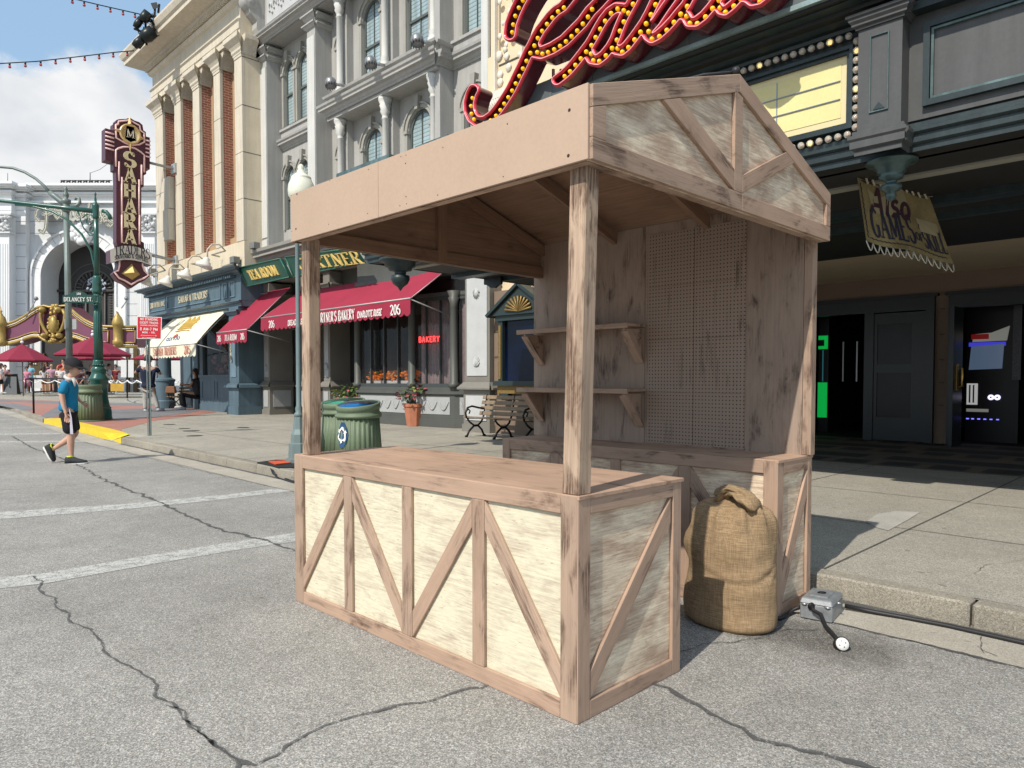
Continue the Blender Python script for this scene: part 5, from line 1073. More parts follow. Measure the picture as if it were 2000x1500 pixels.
# red script sign of channel letters
def script_sign():
    Yf = 6.20; f = lambda x, y, d=0.0: Vector((PY(x, y, Yf).x, Yf + d, PY(x, y, Yf).z))
    Wp = 19
    st = [
     ([(998, 68), (1000, 50), (1007, 30), (1017, 8), (1032, -18), (1058, -48), (1095, -72), (1140, -85), (1185, -80), (1205, -60), (1203, -35), (1190, -12), (1172, 8), (1156, 24), (1140, 46), (1126, 60), (1105, 81), (1081, 96), (1059, 105), (1049, 103), (1045, 92)], 22),
     ([(1140, -40), (1122, -10), (1102, 15), (1089, 23), (1078, 34), (1068, 47), (1058, 60), (1050, 74), (1043, 89), (1035, 103), (1028, 119), (1021, 134), (1014, 148), (1007, 163), (1000, 177), (992, 190), (984, 202), (975, 215), (964, 228), (950, 238), (936, 239), (925, 231), (919, 218), (918, 203), (922, 186), (927, 176)], 19),
     ([(1090, 158), (1102, 149), (1113, 139), (1123.5, 127), (1134, 114), (1144, 101), (1154, 88), (1163, 73), (1172, 56), (1181, 41), (1193, 26), (1206, 17), (1218, 18), (1227, 25)], 18),
     ([(1150, 96), (1152, 106), (1158, 117), (1170, 119), (1183, 109), (1195, 94), (1204, 78), (1210, 61), (1218, 42), (1227, 24), (1236, 8), (1252, -22)], 18),
     ([(1198, 90), (1206, 99), (1216, 101), (1227, 92), (1239, 77), (1250, 62), (1261, 46), (1271, 28), (1280, 9), (1294, -18), (1305, -30)], 18),
     ([(1252, 62), (1262, 60), (1268, 72), (1275, 77), (1287, 71), (1302, 58), (1316, 43), (1329, 27), (1342, 12), (1356, -14), (1352, -34), (1338, -30), (1320, -8), (1300, 20), (1284, 44), (1270, 60)], 17),
     ([(1330, 30), (1341, 32), (1348, 45), (1361, 45), (1377, 33), (1391, 17), (1404, 0), (1416, -22)], 17),
     ([(1395, 12), (1405, 14), (1410, 22), (1418, 24), (1433, 12), (1447, -3), (1462, -26)], 16),
     ([(1447, -3), (1460, -2), (1470, 6), (1484, 3), (1500, -10), (1520, -30)], 15)]
    loops = stroke_contours(st, 1.5)
    T = thing('script_sign', 'huge red script sign of neon edged channel letters studded with yellow bulbs', 'neon sign', (-4.5, 6.3, 4.95))
    back = M('letter_inside', (.085, .010, .018), .35, 0, .1, 3, 0, spec=.6, coat=.3); side = M('letter_side', (.10, .012, .02), .25, 0, .1, 3, 0, spec=.6, coat=.5)
    rim = M('letter_rim', (.55, .02, .045), .3, 0, .12, 12, .08, 60, coat=.4); neon = M('neon_tube', (.95, .45, .48), .15, 0, 0, 1, 0, emit=(1, .25, .28), es=.25)
    bm = MB(); wm = MB(); rm = MB(); nm = MB()
    for flat, tris in fill_loops(loops, lambda x, y: f(x, y, .075)): bm.add(flat, [tuple(t) for t in tris])
    for flat, tris in fill_loops(loops, lambda x, y: f(x, y, .235)): bm.add(flat, [tuple(t) for t in tris])
    for P, a in loops:
        L_ = [tuple(p) for p in P]; L_.append(L_[0])
        wm.strip([f(*p) for p in L_], [f(*p, .235) for p in L_], smooth=True); rm.tube([f(*p, -.004) for p in L_[:-1]], .0235, 7, closed=True); nm.tube([f(*p, -.030) for p in L_[:-1]], .0048, 5, closed=True)
    bk = bm.build('letter_back', back, T); wm.build('letter_wall', side, T, weld=True); r_ = rm.build('letter_rim', rim, T); nm.build('neon_edge', neon, r_)
    # bulbs
    bp = [(1013, 15), (1006, 31), (1002, 48), (1000, 63), (1021, 1), (1101, 15), (1089.6, 22.5), (1078.5, 34.5), (1068, 47), (1058.5, 60.5), (1050, 74.5), (1043.3, 89), (1049, 102), (1035.5, 103.5), (1028, 119), (1021, 134), (1014, 148.5), (1007, 163), (1000, 177), (992.5, 190), (984.5, 202.5), (977, 215), (968.5, 226), (958, 235), (945, 241), (925.5, 233), (920.5, 222), (919.5, 207), (922.5, 191.5),
          (1162, 1), (1156, 18), (1148, 33), (1138, 46.5), (1127, 60), (1116, 71), (1105, 81), (1093.5, 90), (1082, 96.5), (1070, 102), (1059, 105),
          (1102.5, 149), (1113, 139.5), (1123.5, 127), (1134, 114.5), (1144.5, 101), (1155, 88.5), (1163, 73), (1172, 56.5), (1181.5, 41), (1193, 26), (1206, 17), (1218, 20.5), (1227, 25.5), (1236, 8), (1218, 42.5), (1210.5, 60.5), (1204.5, 78), (1154, 105), (1158.5, 118), (1170, 119.5), (1183, 108.5), (1195, 94), (1206, 94.5), (1215, 101.5), (1227, 92.5), (1239, 77.5), (1250.5, 62.5), (1261.5, 46), (1271, 28.5), (1280, 9),
          (1266.5, 61.5), (1273, 76), (1287.5, 71), (1302, 59), (1316, 43.5), (1329, 27.5), (1342, 12.5), (1340.5, 31.5), (1347, 45.5), (1361.5, 46), (1377.5, 33), (1391.5, 16.5), (1404, 0), (1406, 15.5), (1416.5, 24), (1433, 12), (1447, -2), (1484, 2)]
    by = M('amber_bulb', (.95, .52, .02), .25, 0, 0, 1, 0, emit=(1, .48, .0), es=.38, spec=.6)
    m0 = MB().ball((0, 0, 0), .0235, 12, sc=(1, 1.2, 1)).build('yellow_bulb', by, T); s0 = MB().lathe([(.011, 0), (.011, .07)], (0, 0, 0), 6, ax=(0, 1, 0)).build('bulb_socket', side, m0)
    for i, (x, y) in enumerate(bp):
        b_ = m0 if i == 0 else m0.copy()
        if i: 
            col.objects.link(b_); c = s0.copy(); col.objects.link(c); c.parent = b_
        b_.location = f(x, y, .005)
    # steel struts behind
    for x, y0_, y1_ in ((1048, 120, 195), (1063, 120, 190), (1180, 110, 160), (1300, 60, 110), (1420, 30, 60)):
        a = f(x, y0_, .25); b = f(x, y1_, .25); MB().box(a.x - .012, a.x + .012, a.y + .03, a.y + .06, 4.93, a.z).build('strut', side, T)
script_sign()
# cream theatre front above and behind the marquee, tan arcade front below it
def arcade():
    B = thing('arcade_building', 'cream and tan arcade front behind the dark green marquee', 'building', (-4, 12.4, .13))
    m = MB(); m.box(-12.90, 8, 12.12, 18, 3.5, 12.5); m.box(-12.9, -11.4, 12.02, 12.12, 3.5, 9.2); m.build('wall', M('cream_front', (.72, .585, .40), .8, 0, .06, 1.4, .04), B)
    j = MB()
    for z in (4.4, 5.9, 7.4, 8.9): j.box(-12.5, 2, 12.0, 12.12, z - .015, z + .015)
    j.build('stone_joints', M_JOINT, B)
    c = MB(); cx, cz = -12.1, 7.6       # capital with acanthus leaves
    c.box(cx - .62, cx + .62, 11.75, 12.1, cz + .42, cz + .6)
    for k in range(15):
        a = (k - 7) / 7; c.tube([(cx + a * .3, 12.0, cz - .45), (cx + a * .38, 11.9, cz - .1), (cx + a * .5, 11.8, cz + .25), (cx + a * .6, 11.7, cz + .38)], [.04, .05, .05, .03], 6)
    c.prism([(cx - .35, 12.05, cz - .5), (cx + .35, 12.05, cz - .5), (cx + .5, 12.05, cz + .45), (cx - .5, 12.05, cz + .45)], (0, .1, 0)); c.build('capital', M('capital_stone', (.68, .63, .54), .7, 0, .08, 3, .05), B)
    s = MB(); 
    for x in (-12.55, -11.65): s.box(x - .02, x + .02, 11.9, 12.02, 8.3, 12); 
    for k in range(40): s.ball((-12.1 + rnd.uniform(-.4, .4), 12.0, 8.4 + k * .09), rnd.uniform(.06, .13), 6, sc=(1, .4, 1))
    s.build('relief_carving', M('capital_stone', (.68, .63, .54)), B)
    # ground floor
    g = MB(); g.box(-12.4, -9.3, 11.75, 12.3, .13, 3.5); g.box(-9.9, -9.301, 12.301, 16.2, .13, 3.499)
    for z in (.75, 1.3, 1.9, 2.5, 3.05): pass
    w = g.build('side_wall', M_TANW, B); j = MB()
    for z in (.75, 1.35, 1.95, 2.55, 3.1): j.box(-12.4, -9.29, 11.735, 11.76, z - .02, z + .02)
    j.build('wall_grooves', M('groove', (.12, .09, .07), .8, 0, 0, 1, 0), w)
    b = MB(); Yb = 16.0
    doors = [(PY(1500, 700, Yb).x, PY(1826, 700, Yb).x), (PY(1853, 700, Yb).x, PY(2260, 700, Yb).x)]
    zt = PY(1700, 592, Yb).z
    b.box(-9.3, doors[0][0], Yb, Yb + .3, .13, zt); b.box(doors[0][1], doors[1][0], Yb, Yb + .3, .13, zt); b.box(doors[1][1], 8, Yb, Yb + .3, .13, zt); b.box(-9.3, 8, Yb, Yb + .3, zt, 6.5)
    bw = b.build('back_wall', M_TANW, B)
    h = MB(); h.box(-9.3, 8, 12.35, 12.6, 3.9, 4.3); h.profile(sc_prof(SM, 1.2), (-9.3, Yb, 4.45), (8, Yb, 4.45), NY); h.profile(sc_prof(SM, .6), (-9.3, Yb, 3.55), (8, Yb, 3.55), NY); h.build('wall_moulding', M_TANW, B)
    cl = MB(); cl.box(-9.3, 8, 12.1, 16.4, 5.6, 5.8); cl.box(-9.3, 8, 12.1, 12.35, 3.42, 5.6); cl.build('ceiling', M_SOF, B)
    j = MB()
    for z in (.9, 1.35, 1.8, 2.3, 2.8): j.box(doors[0][1] + .08, doors[1][0] - .08, Yb - .012, Yb - .001, z - .012, z + .012)
    j.build('pier_grooves', M('groove', (.12, .09, .07)), bw)
    fr = M('door_frame_dark', (.007, .012, .014), .35, 0, .15, 3, 0, spec=.5)
    for k, (a, c) in enumerate(doors):
        f = MB(); f.box(a, a + .16, Yb - .1, Yb + .1, .13, zt); f.box(c - .16, c, Yb - .1, Yb + .1, .13, zt); f.box(a + .16, c - .16, Yb - .1, Yb + .1, zt - .22, zt).box(a, c, Yb - .1, Yb + .1, zt, zt + .04); f.box(a - .06, c + .06, Yb - .14, Yb, zt + .04, zt + .10)
        if k == 0:
            f.box(PY(1690, 700, Yb).x, PY(1708, 700, Yb).x, Yb - .08, Yb + .05, .13, zt - .2)
        f.build('door_frame', fr, B)
    # glazed door leaf of the first opening
    a, c = PY(1693, 700, Yb).x, doors[0][1] - .17
    d = MB(); z0, z1 = .15, zt - .24; g0, g1 = a + .22, c - .24
    d.box(a, g0, Yb - .05, Yb, z0, z1).box(g1, c, Yb - .05, Yb, z0, z1).box(g0, g1, Yb - .05, Yb, z0, .62).box(g0, g1, Yb - .05, Yb, z1 - .22, z1).box(g0, g1, Yb - .05, Yb, 1.55, 1.72)
    dl = d.build('door', fr, B); MB().box(g0, g1, Yb - .03, Yb - .02, .62, 1.55).box(g0, g1, Yb - .03, Yb - .02, 1.72, z1 - .22).build('glass', M('door_glass', (.02, .023, .025), .25, 0, .3, 2, 0, spec=.25), dl)
    d = MB(); x = doors[1][0] + .2; d.box(x, x + .06, Yb - .75, Yb - .1, .15, zt - .24).build('door', fr, B)
    hd = MB(); hd.tube([(x + .08, Yb - .45, 1.25), (x + .14, Yb - .45, 1.28), (x + .14, Yb - .45, 1.62), (x + .08, Yb - .45, 1.65)], .022, 8); hd.box(x + .061, x + .07, Yb - .52, Yb - .38, 1.2, 1.7); hd.build('door_handle', M('brass', (.55, .38, .12), .3, .9, 0, 1, 0), B)
    # dark room behind
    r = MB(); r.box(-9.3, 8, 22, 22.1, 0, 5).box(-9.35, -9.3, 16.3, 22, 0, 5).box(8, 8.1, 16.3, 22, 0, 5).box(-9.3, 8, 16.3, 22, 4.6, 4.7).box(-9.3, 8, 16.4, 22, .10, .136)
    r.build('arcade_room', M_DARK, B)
    return B
arcade()
def arcade_machines():
    def at(x, y, Y): p = PY(x, y, Y); return p
    Y = 17.6
    gm = M('green_glow', (.02, .4, .08), .4, 0, 0, 1, 0, emit=(.0, 1, .14), es=.3); blk = M('cabinet_black', (.01, .01, .014), .35, 0, 0, 1, 0); 
    t = thing('arcade_machine', 'arcade cabinet glowing green in the dark doorway left of the glazed door', 'arcade machine', (at(1600, 800, Y).x, Y, .13))
    a, b = at(1598, 700, Y), at(1616, 700, Y)
    MB().box(a.x, b.x + .02, Y + .02, Y + .7, .14, 3.3).build('cabinet', blk, t)
    z = lambda y: PY(1600, y, Y).z
    MB().box(a.x, b.x, Y, Y + .019, z(815), z(747)).build('lit_panel', gm, t)
    h = MB(); h.box(a.x, b.x, Y, Y + .019, z(664), z(656)).box(a.x, b.x, Y, Y + .019, z(682), z(676)).box(b.x - .08, b.x, Y, Y + .019, z(676), z(664)); h.build('lit_header', gm, t)
    MB().box(b.x - .12, b.x - .1, Y + .0, Y + .019, z(745), z(684)).build('lit_post', M('teal_glow', (.02, .1, .1), .4, emit=(.05, .3, .35), es=.25), t)
    c = MB()
    for x in (1636, 1663): p = at(x, 700, Y); c.box(p.x, p.x + .03, Y + .3, Y + .33, z(745), z(668))
    c.build('chrome_strip', M('chrome', (.3, .3, .3), .3, .8, 0, 1, 0), t)
    Y = 17.0; z = lambda y: PY(1930, y, Y).z; X = lambda x: PY(x, 720, Y).x
    t = thing('arcade_machine', 'truck-fronted arcade cabinet with blue screen in the right doorway', 'arcade machine', (X(1930), Y, .13))
    MB().box(X(1886), X(1990), Y + .03, Y + .9, .14, z(600)).build('cabinet', blk, t)
    MB().prism([(X(1892), Y, z(722)), (X(1957), Y, z(720)), (X(1960), Y, z(672)), (X(1896), Y, z(676))], (0, .02, 0)).build('screen', M('screen_grey', (.1, .12, .16), .2, 0, 0, 1, 0, emit=(.10, .15, .24), es=.5), t)
    MB().box(X(1891), X(1963), Y + .005, Y + .028, z(676), z(668)).build('lit_trim', M('blue_glow', (.02, .02, .2), .4, 0, 0, 1, 0, emit=(.05, .05, .6), es=.8), t)
    w = MB(); w.prism([(X(1898), Y, z(667)), (X(1965), Y, z(666)), (X(1970), Y, z(638)), (X(1935), Y, z(650)), (X(1900), Y, z(652))], (0, .028, 0)); w.build('hood', M('hood_white', (.55, .55, .5), .4, 0, 0, 1, 0, emit=(.5, .5, .45), es=.22), t)
    MB().box(X(1896), X(1930), Y - .02, Y - .001, z(662), z(652)).build('vent', M('vent_red', (.25, .01, .01), .4, 0, 0, 1, 0, emit=(.4, .02, .02), es=.2), t)
    g = MB(); g.box(X(1889), X(1910), Y, Y + .028, z(791), z(749)); gr = g.build('grille', M('grille_white', (.6, .6, .6), .4, 0, 0, 1, 0, emit=(.6, .6, .6), es=.5), t)
    b_ = MB(); 
    for x in (1893.5, 1901): b_.box(X(x), X(x + 3), Y - .004, Y - .001, z(787), z(752))
    b_.build('grille_bar', blk, gr)
    MB().box(X(1889), X(1932), Y, Y + .028, z(805), z(799)).build('bumper', M('hood_white', (.55, .55, .5)), t)
    for x in (1936.5, 1949): 
        l = MB().lathe([(.055, 0), (.055, .02), (0, .021)], (X(x), Y + .02, z(776)), 16, ax=(0, -1, 0)).build('headlight', M('lamp_lilac', (.8, .8, 1), .3, 0, 0, 1, 0, emit=(.75, .72, 1), es=1.4), t)
        MB().ball((X(x), Y - .004, z(776)), .016, 8).build('lamp_pupil', M('pupil', (.1, .08, .3), .3, 0, 0, 1, 0), l)
    l = MB()
    for i, x in enumerate((1889, 1899, 1911, 1923, 1935, 1948)): l.box(X(x), X(x + 5), Y, Y + .025, z(820), z(818))
    l.build('led_strip', M('led_blue', (.1, .1, .6), .4, 0, 0, 1, 0, emit=(.2, .2, 1), es=1.6), t)
    s = MB(); s.box(X(1982), X(1999), Y - .25, Y - .2, z(742), z(600)).build('side_screen', M('mesh_grey', (.08, .08, .09), .4, .5, .5, 60, .4, 90), t)
arcade_machines()
def games_banner():
    T = thing('hanging_banner', 'yellowed cloth-look hanging banner sign reading Also GAMES of SKILL', 'hanging sign', tuple(PD(1745, 345, 7.4)))
    tl, tr, br, bl = (1674, 345), (1815, 382), (1862, 514), (1692, 470)
    def P(u, v, k=0.0):
        x = (tl[0] * (1 - u) + tr[0] * u) * (1 - v) + (bl[0] * (1 - u) + br[0] * u) * v; y = (tl[1] * (1 - u) + tr[1] * u) * (1 - v) + (bl[1] * (1 - u) + br[1] * u) * v
        return PD(x, y + 3 * math.sin(u * 9), 7.05 + .75 * u + .05 * math.sin(u * 9.5 + 1) * (.3 + v) - k)
    nu, nv = 36, 12; m = MB(); vs = [P(i / nu, j / nv) for j in range(nv + 1) for i in range(nu + 1)]; back = [P(i / nu, j / nv, -.03) for j in range(nv + 1) for i in range(nu + 1)]
    fs = [(j * (nu + 1) + i, j * (nu + 1) + i + 1, (j + 1) * (nu + 1) + i + 1, (j + 1) * (nu + 1) + i) for j in range(nv) for i in range(nu)]
    m.add(vs, fs, None, 0, True); m.add(back, fs, None, 0, True)
    m.strip([P(i / nu, 0) for i in range(nu + 1)], [P(i / nu, 0, -.03) for i in range(nu + 1)]); m.strip([P(i / nu, 1) for i in range(nu + 1)], [P(i / nu, 1, -.03) for i in range(nu + 1)])
    bd = m.build('board', M('banner_yellow', (.27, .215, .10), .7, 0, .25, 5, .08), T)
    def L_(s, u0, u1, v0, h, mat, nm, serif=True, TT=.2, tt=.08, shear=0.0):
        tw = text_width(s); q = MB(); text(q, s, (0, 0, 0), (1, 0, 0), (0, 1, 0), 1.0, 0.0, serif=serif, T=TT, t=tt, align='l', shear=shear)
        q.v = [P(u0 + (u1 - u0) * v.x / tw, v0 - h * v.y, .012) for v in q.v]; q.g = q.v; q.build(nm, mat, bd)
    ink = M('banner_ink', (.025, .028, .06), .7, 0, 0, 1, 0); plum = M('banner_plum', (.06, .02, .035), .7, 0, 0, 1, 0); pale = M('banner_pale', (.36, .31, .19), .7, 0, .1, 5, 0)
    q = MB(); q.strip([P(.12 + .5 * i / 10, .12 + .10 * math.sin(i / 2), .006) for i in range(11)], [P(.14 + .5 * i / 10, .42 + .10 * math.sin(i / 2), .006) for i in range(11)]); q.quad(P(.70, .42, .006), P(.96, .42, .006), P(.96, .62, .006), P(.70, .62, .006)); q.build('ribbon', pale, bd)
    L_('Also', .10, .62, .50, .42, plum, 'lettering', False, .17, .17, .35); L_('GAMES', .10, .62, .86, .42, ink, 'lettering'); L_('OF', .63, .72, .78, .12, ink, 'lettering'); L_('SKILL', .72, .99, .86, .30, ink, 'lettering'); L_('Air', .80, .92, .50, .08, ink, 'lettering', False, .14, .14); L_('Conditioned', .70, .97, .60, .09, ink, 'lettering', False, .14, .14)
    b_ = MB()
    for v in (.04, .93): 
        for i in range(18): b_.tube([P(.05 + i * .05, v, .01), P(.075 + i * .05, v - .015, .01), P(.1 + i * .05, v, .01)], .004, 4)
    for i in range(10): b_.tube([P(.04, .08 + i * .085, .01), P(.03, .12 + i * .085, .01), P(.04, .16 + i * .085, .01)], .004, 4)
    b_.build('border', ink, bd)
    r = MB(); r.tube([P(-.03, -.03, .02), P(1.03, -.03, .02)], .022, 8); r.ball(P(1.05, -.03, .02), .045, 10); r.build('rod', M('rod_cream', (.45, .38, .25), .5), T)
    c = MB()
    for i in range(10): u = .1 + i * .09; c.tube([P(u, -.1, .05), P(u + .03, -.03, .06), P(u + .04, .04, .03), P(u + .06, -.02, -.05)], .011, 6)
    c.build('cord', M('cord_cream', (.5, .45, .35), .8), T)
    f = MB()
    for i in range(13):
        u = i / 13; f.tube([P(u + k / 13 / 6, 1.0 + .13 * math.sin(math.pi * k / 6), .0) for k in range(7)], .006, 5)
    f.build('scallop_fringe', M('fringe_white', (.55, .53, .45), .8), T)
    for x in (.15, .85):
        p = P(x, -.06); MB().tube([p, (p.x, p.y, 3.4)], .008, 6).build('hanger', M_SOF, T)
games_banner()
def small_sign():
    T = thing('projecting_sign', 'small black shop sign hanging under the marquee by the ornamented pilaster', 'hanging sign', tuple(PY(961, 530, 9.5)))
    f = lambda x, y: PY(x, y, 9.5)
    MB().prism([f(945, 536), f(977, 538), f(978, 555), f(973, 556), f(966, 562), f(958, 562), f(951, 557), f(945, 556)], (0, .05, 0)).build('board', M('sign_black', (.01, .012, .012), .4, 0, 0, 1, 0), T)
    a, b = f(948, 536), f(974, 537); MB().tube([a, (a.x, a.y, 3.4)], .012, 6).tube([b, (b.x, b.y, 3.4)], .012, 6).build('hanger', M_SOF, T)
small_sign()
def poster_case():
    Y = 11.7; f = lambda x, y, d=0.0: Vector((PY(x, y, Y).x, Y - d, PY(x, y, Y).z))
    x0, x1 = f(980, 700).x, f(980, 700).x + 1.55
    T = thing('poster_case', 'framed blue poster case with gilded pediment on the tan wall', 'poster case', (x0 + .75, Y, 1.4))
    za, zc = f(985, 740).z, f(985, 628).z; fr = M('case_green', (.025, .04, .04), .4, 0, .1, 3, 0); gd = M('gilt', (.26, .17, .055), .5, .3, .3, 30, .3, 50)
    m = MB(); m.box(x0, x0 + .14, Y - .12, Y + .05, za - .05, zc).box(x1 - .14, x1, Y - .12, Y + .05, za - .05, zc).box(x0 - .05, x1 + .05, Y - .16, Y + .05, zc, zc + .12).box(x0 - .1, x1 + .1, Y - .2, Y + .05, za - .16, za - .05); m.box(x0 + .1, x0 + .3, Y - .1, Y + .05, za - .5, za - .34); m.box(x1 - .3, x1 - .1, Y - .1, Y + .05, za - .5, za - .34)
    m.build('frame', fr, T)
    MB().box(x0 + .14, x1 - .14, Y - .03, Y + .02, za - .05, zc).build('poster', M('poster_blue', (.002, .006, .024), .2, 0, .8, .9, 0, spec=.3), T)
    MB().box(x0 - .05, x1 + .05, Y - .1, Y + .05, za - .34, za - .162).box(x0 + .03, x0 + .10, Y - .14, Y - .121, za, zc - .1).box(x1 - .10, x1 - .03, Y - .14, Y - .121, za, zc - .1).build('gilt_ornament', gd, T)
    p = MB(); cx = (x0 + x1) / 2; zt = zc + .12
    p.prism([(x0 - .15, Y - .22, zt), (x1 + .15, Y - .22, zt), (cx, Y - .22, zt + .62)], (0, .25, 0)); p.beam((x0 - .25, Y - .12, zt + .0), (cx, Y - .12, zt + .68), .34, .07, (0, 0, 1)); p.beam((x1 + .25, Y - .12, zt + .0), (cx, Y - .12, zt + .68), .34, .07, (0, 0, 1)); pd = p.build('pediment', fr, T)
    g = MB()
    for k in range(11): a = R(10 + 16 * k); g.tube([(cx, Y - .24, zt + .06), (cx - math.cos(a) * .42, Y - .25, zt + .06 + math.sin(a) * .34)], [.015, .03], 5)
    g.build('sunburst', gd, pd)
poster_case()
# ---------------------------------------------------------------- far white theatre across the plaza
M_TW = M('theatre_white', (.66, .68, .68), .75, 0, .05, .6, .03, 12, streak=.06); M_TWS = M('theatre_trim', (.74, .755, .755), .7, 0, .05, .8, .03, 12)
M_TD = M('theatre_dark', (.045, .045, .045), .6, 0, .15, .8, 0); M_PUR = M('marquee_purple', (.19, .065, .115), .5, 0, .08, .6, .03, 12); M_PDK = M('marquee_band', (.12, .03, .05), .5, 0, .1, 1, 0)
M_GILT = M('gilt_paint', (.40, .28, .085), .45, .3, .2, 1.5, .1, 10)
DT = 75.0
def TT(x, y, off=0.0): return PD(x, y, DT - off)
TO = -FH      # toward the camera
def theatre():
    B = thing('white_theatre', 'ornate white theatre with a great arched entrance at the end of the street', 'theatre', tuple(GZ(150, 766, .13)))
    def bx(m, x0, x1, y0, y1, near, far, mi=0):
        a, b, c, d = TT(x0, y1, near), TT(x1, y1, near), TT(x1, y0, near), TT(x0, y0, near); m.prism([a, b, c, d], FH * (near - far), mi)
    w = MB(); cx, cy, r = 151, 540, 72
    # wall with arched opening
    def arcp(rr, n=28): return [(cx - rr * math.cos(math.pi * i / n), cy - rr * math.sin(math.pi * i / n)) for i in range(n + 1)]
    P = arcp(r); w.strip([TT(*p) for p in P], [TT(p[0], 396) for p in P]); w.quad(TT(-260, 396), TT(cx - r, 396), TT(cx - r, 770), TT(-260, 770)); w.quad(TT(cx + r, 396), TT(520, 396), TT(520, 770), TT(cx + r, 770))
    ring = [(cx - r, 770)] + P + [(cx + r, 770)]
    w.strip([TT(*p) for p in ring], [TT(*p) + FH * 3.0 for p in ring]); bx(w, -260, 520, 358, 396, .0, -9); wl = w.build('wall', M_TW, B)
    c = MB()
    for x0, x1, o in ((-260, 22, 1.4), (22, 50, .7), (50, 520, 0)):
        for y0, y1, k in ((357, 362, 1.1), (362, 366, .9), (366, 371, .5), (375, 379, .45), (379, 382, .3), (392, 396, .35)):
            dy = -4 if x0 < 0 else (2 if x0 == 22 else 0); bx(c, x0 - k, x1 + k, y0 + dy, y1 + dy, o + k, -.2)
        if o: bx(c, x0, x1, 360, 766, o, -.1)
    bx(c, 268, 520, 414, 418, .8, 0); bx(c, 268, 520, 420, 423, .5, 0); c.build('cornice', M_TWS, B)
    # archivolt
    a = MB()
    for r1, r2, o in ((72, 76, .25), (76, 90, .12), (90, 94, .35)):
        A = [TT(*p, o) for p in arcp(r1)]; C_ = [TT(*p, o) for p in arcp(r2)]; a.strip(A, C_); a.strip([TT(*p) for p in arcp(r1)], A); a.strip(C_, [TT(*p) for p in arcp(r2)])
        for s in (-1, 1): bx(a, *sorted((cx + s * r1, cx + s * r2)), cy, 766, o, 0)
    a.build('archivolt', M_TWS, B)
    j = MB()
    for y in (410, 432, 455, 478, 501, 524, 547, 570, 593, 616, 640, 664, 690, 716, 742):
        bx(j, 50, cx - 94 if y > 470 else cx - math.sqrt(max(0, 94 ** 2 - (cy - y) ** 2)), y, y + .9, .015, .001)
        bx(j, -260, 22, y + 1, y + 1.8, 1.415, 1.401); bx(j, 22, 50, y, y + .8, .715, .701)
        if y > 470: bx(j, cx + 95, 268, y, y + .9, .015, .001)
    for i in range(1, 16):
        t = math.pi * i / 16; d = Vector((-math.cos(t), -math.sin(t))); p, q = (cx + d.x * 76, cy + d.y * 76), (cx + d.x * 90, cy + d.y * 90); n = Vector((-d.y, d.x)) * .35
        j.quad(TT(p[0] - n.x, p[1] - n.y, .13), TT(p[0] + n.x, p[1] + n.y, .13), TT(q[0] + n.x, q[1] + n.y, .13), TT(q[0] - n.x, q[1] - n.y, .13))
    j.build('stone_joints', M('joint_grey', (.25, .26, .27), .9, 0, 0, 1, 0), wl)
    # deep dark arch window, sunburst tracery, clock-like rosette
    g = MB(); off = -3.0; k = (DT + 3) / DT
    g.poly([TT(*p) + FH * 3.0 for p in ring]); wn = g.build('arch_window', M_TD, B)
    t = MB(); c0 = (184, 566)
    def disc(rr0, rr1, z, n=30, a0=0, a1=180):
        A = []; C_ = []
        for i in range(n + 1): q = R(a0 + (a1 - a0) * i / n); A.append(PD(c0[0] - rr0 * math.cos(q), c0[1] - rr0 * math.sin(q), DT + 3 - z)); C_.append(PD(c0[0] - rr1 * math.cos(q), c0[1] - rr1 * math.sin(q), DT + 3 - z))
        t.strip(A, C_)
    disc(36, 39, .15); disc(22, 24, .15); disc(50, 52, .1)
    for i in range(13): q = R(7.5 + i * 13.75); p = Vector((-math.cos(q), -math.sin(q))); t.tube([PD(c0[0] + p.x * 25, c0[1] + p.y * 25, DT + 2.85), PD(c0[0] + p.x * 36, c0[1] + p.y * 36, DT + 2.85)], .10, 4)
    for x in (150, 168, 205, 222): t.tube([PD(x, 568, DT + 2.85), PD(x, 760, DT + 2.85)], .10, 4)
    t.tube([PD(112, 568, DT + 2.8), PD(240, 568, DT + 2.8)], .2, 4)
    for y in range(575, 625, 5): t.tube([PD(150, y, DT + 2.85), PD(158, y, DT + 2.85)], .06, 4); t.tube([PD(213, y, DT + 2.85), PD(225, y, DT + 2.85)], .06, 4)
    t.build('tracery', M('tracery_grey', (.10, .095, .09), .6, 0, 0, 1, 0), wn)
    r_ = MB()
    for k_ in range(70):
        q, rr = rnd.uniform(0, 6.28), 19 * math.sqrt(rnd.random()); yy = c0[1] - 8 + rr * math.sin(q)
        if yy < 567: r_.ball(PD(c0[0] + 4 + rr * math.cos(q), yy, DT + 2.6), .12, 5)
    r_.build('rosette', M('rosette_blue', (.45, .52, .62), .5, 0, .2, 3, 0), wn)
    # keystone cartouche
    m = MB()
    for k_ in range(60): m.ball(TT(155 + rnd.gauss(0, 8), rnd.uniform(440, 472) , .5), rnd.uniform(.2, .5), 6, sc=(1, 1, 1))
    m.prism([TT(140, 434, .3), TT(172, 434, .3), TT(166, 474, .3), TT(146, 474, .3)], FH * .3); m.build('cartouche', M_TWS, B)
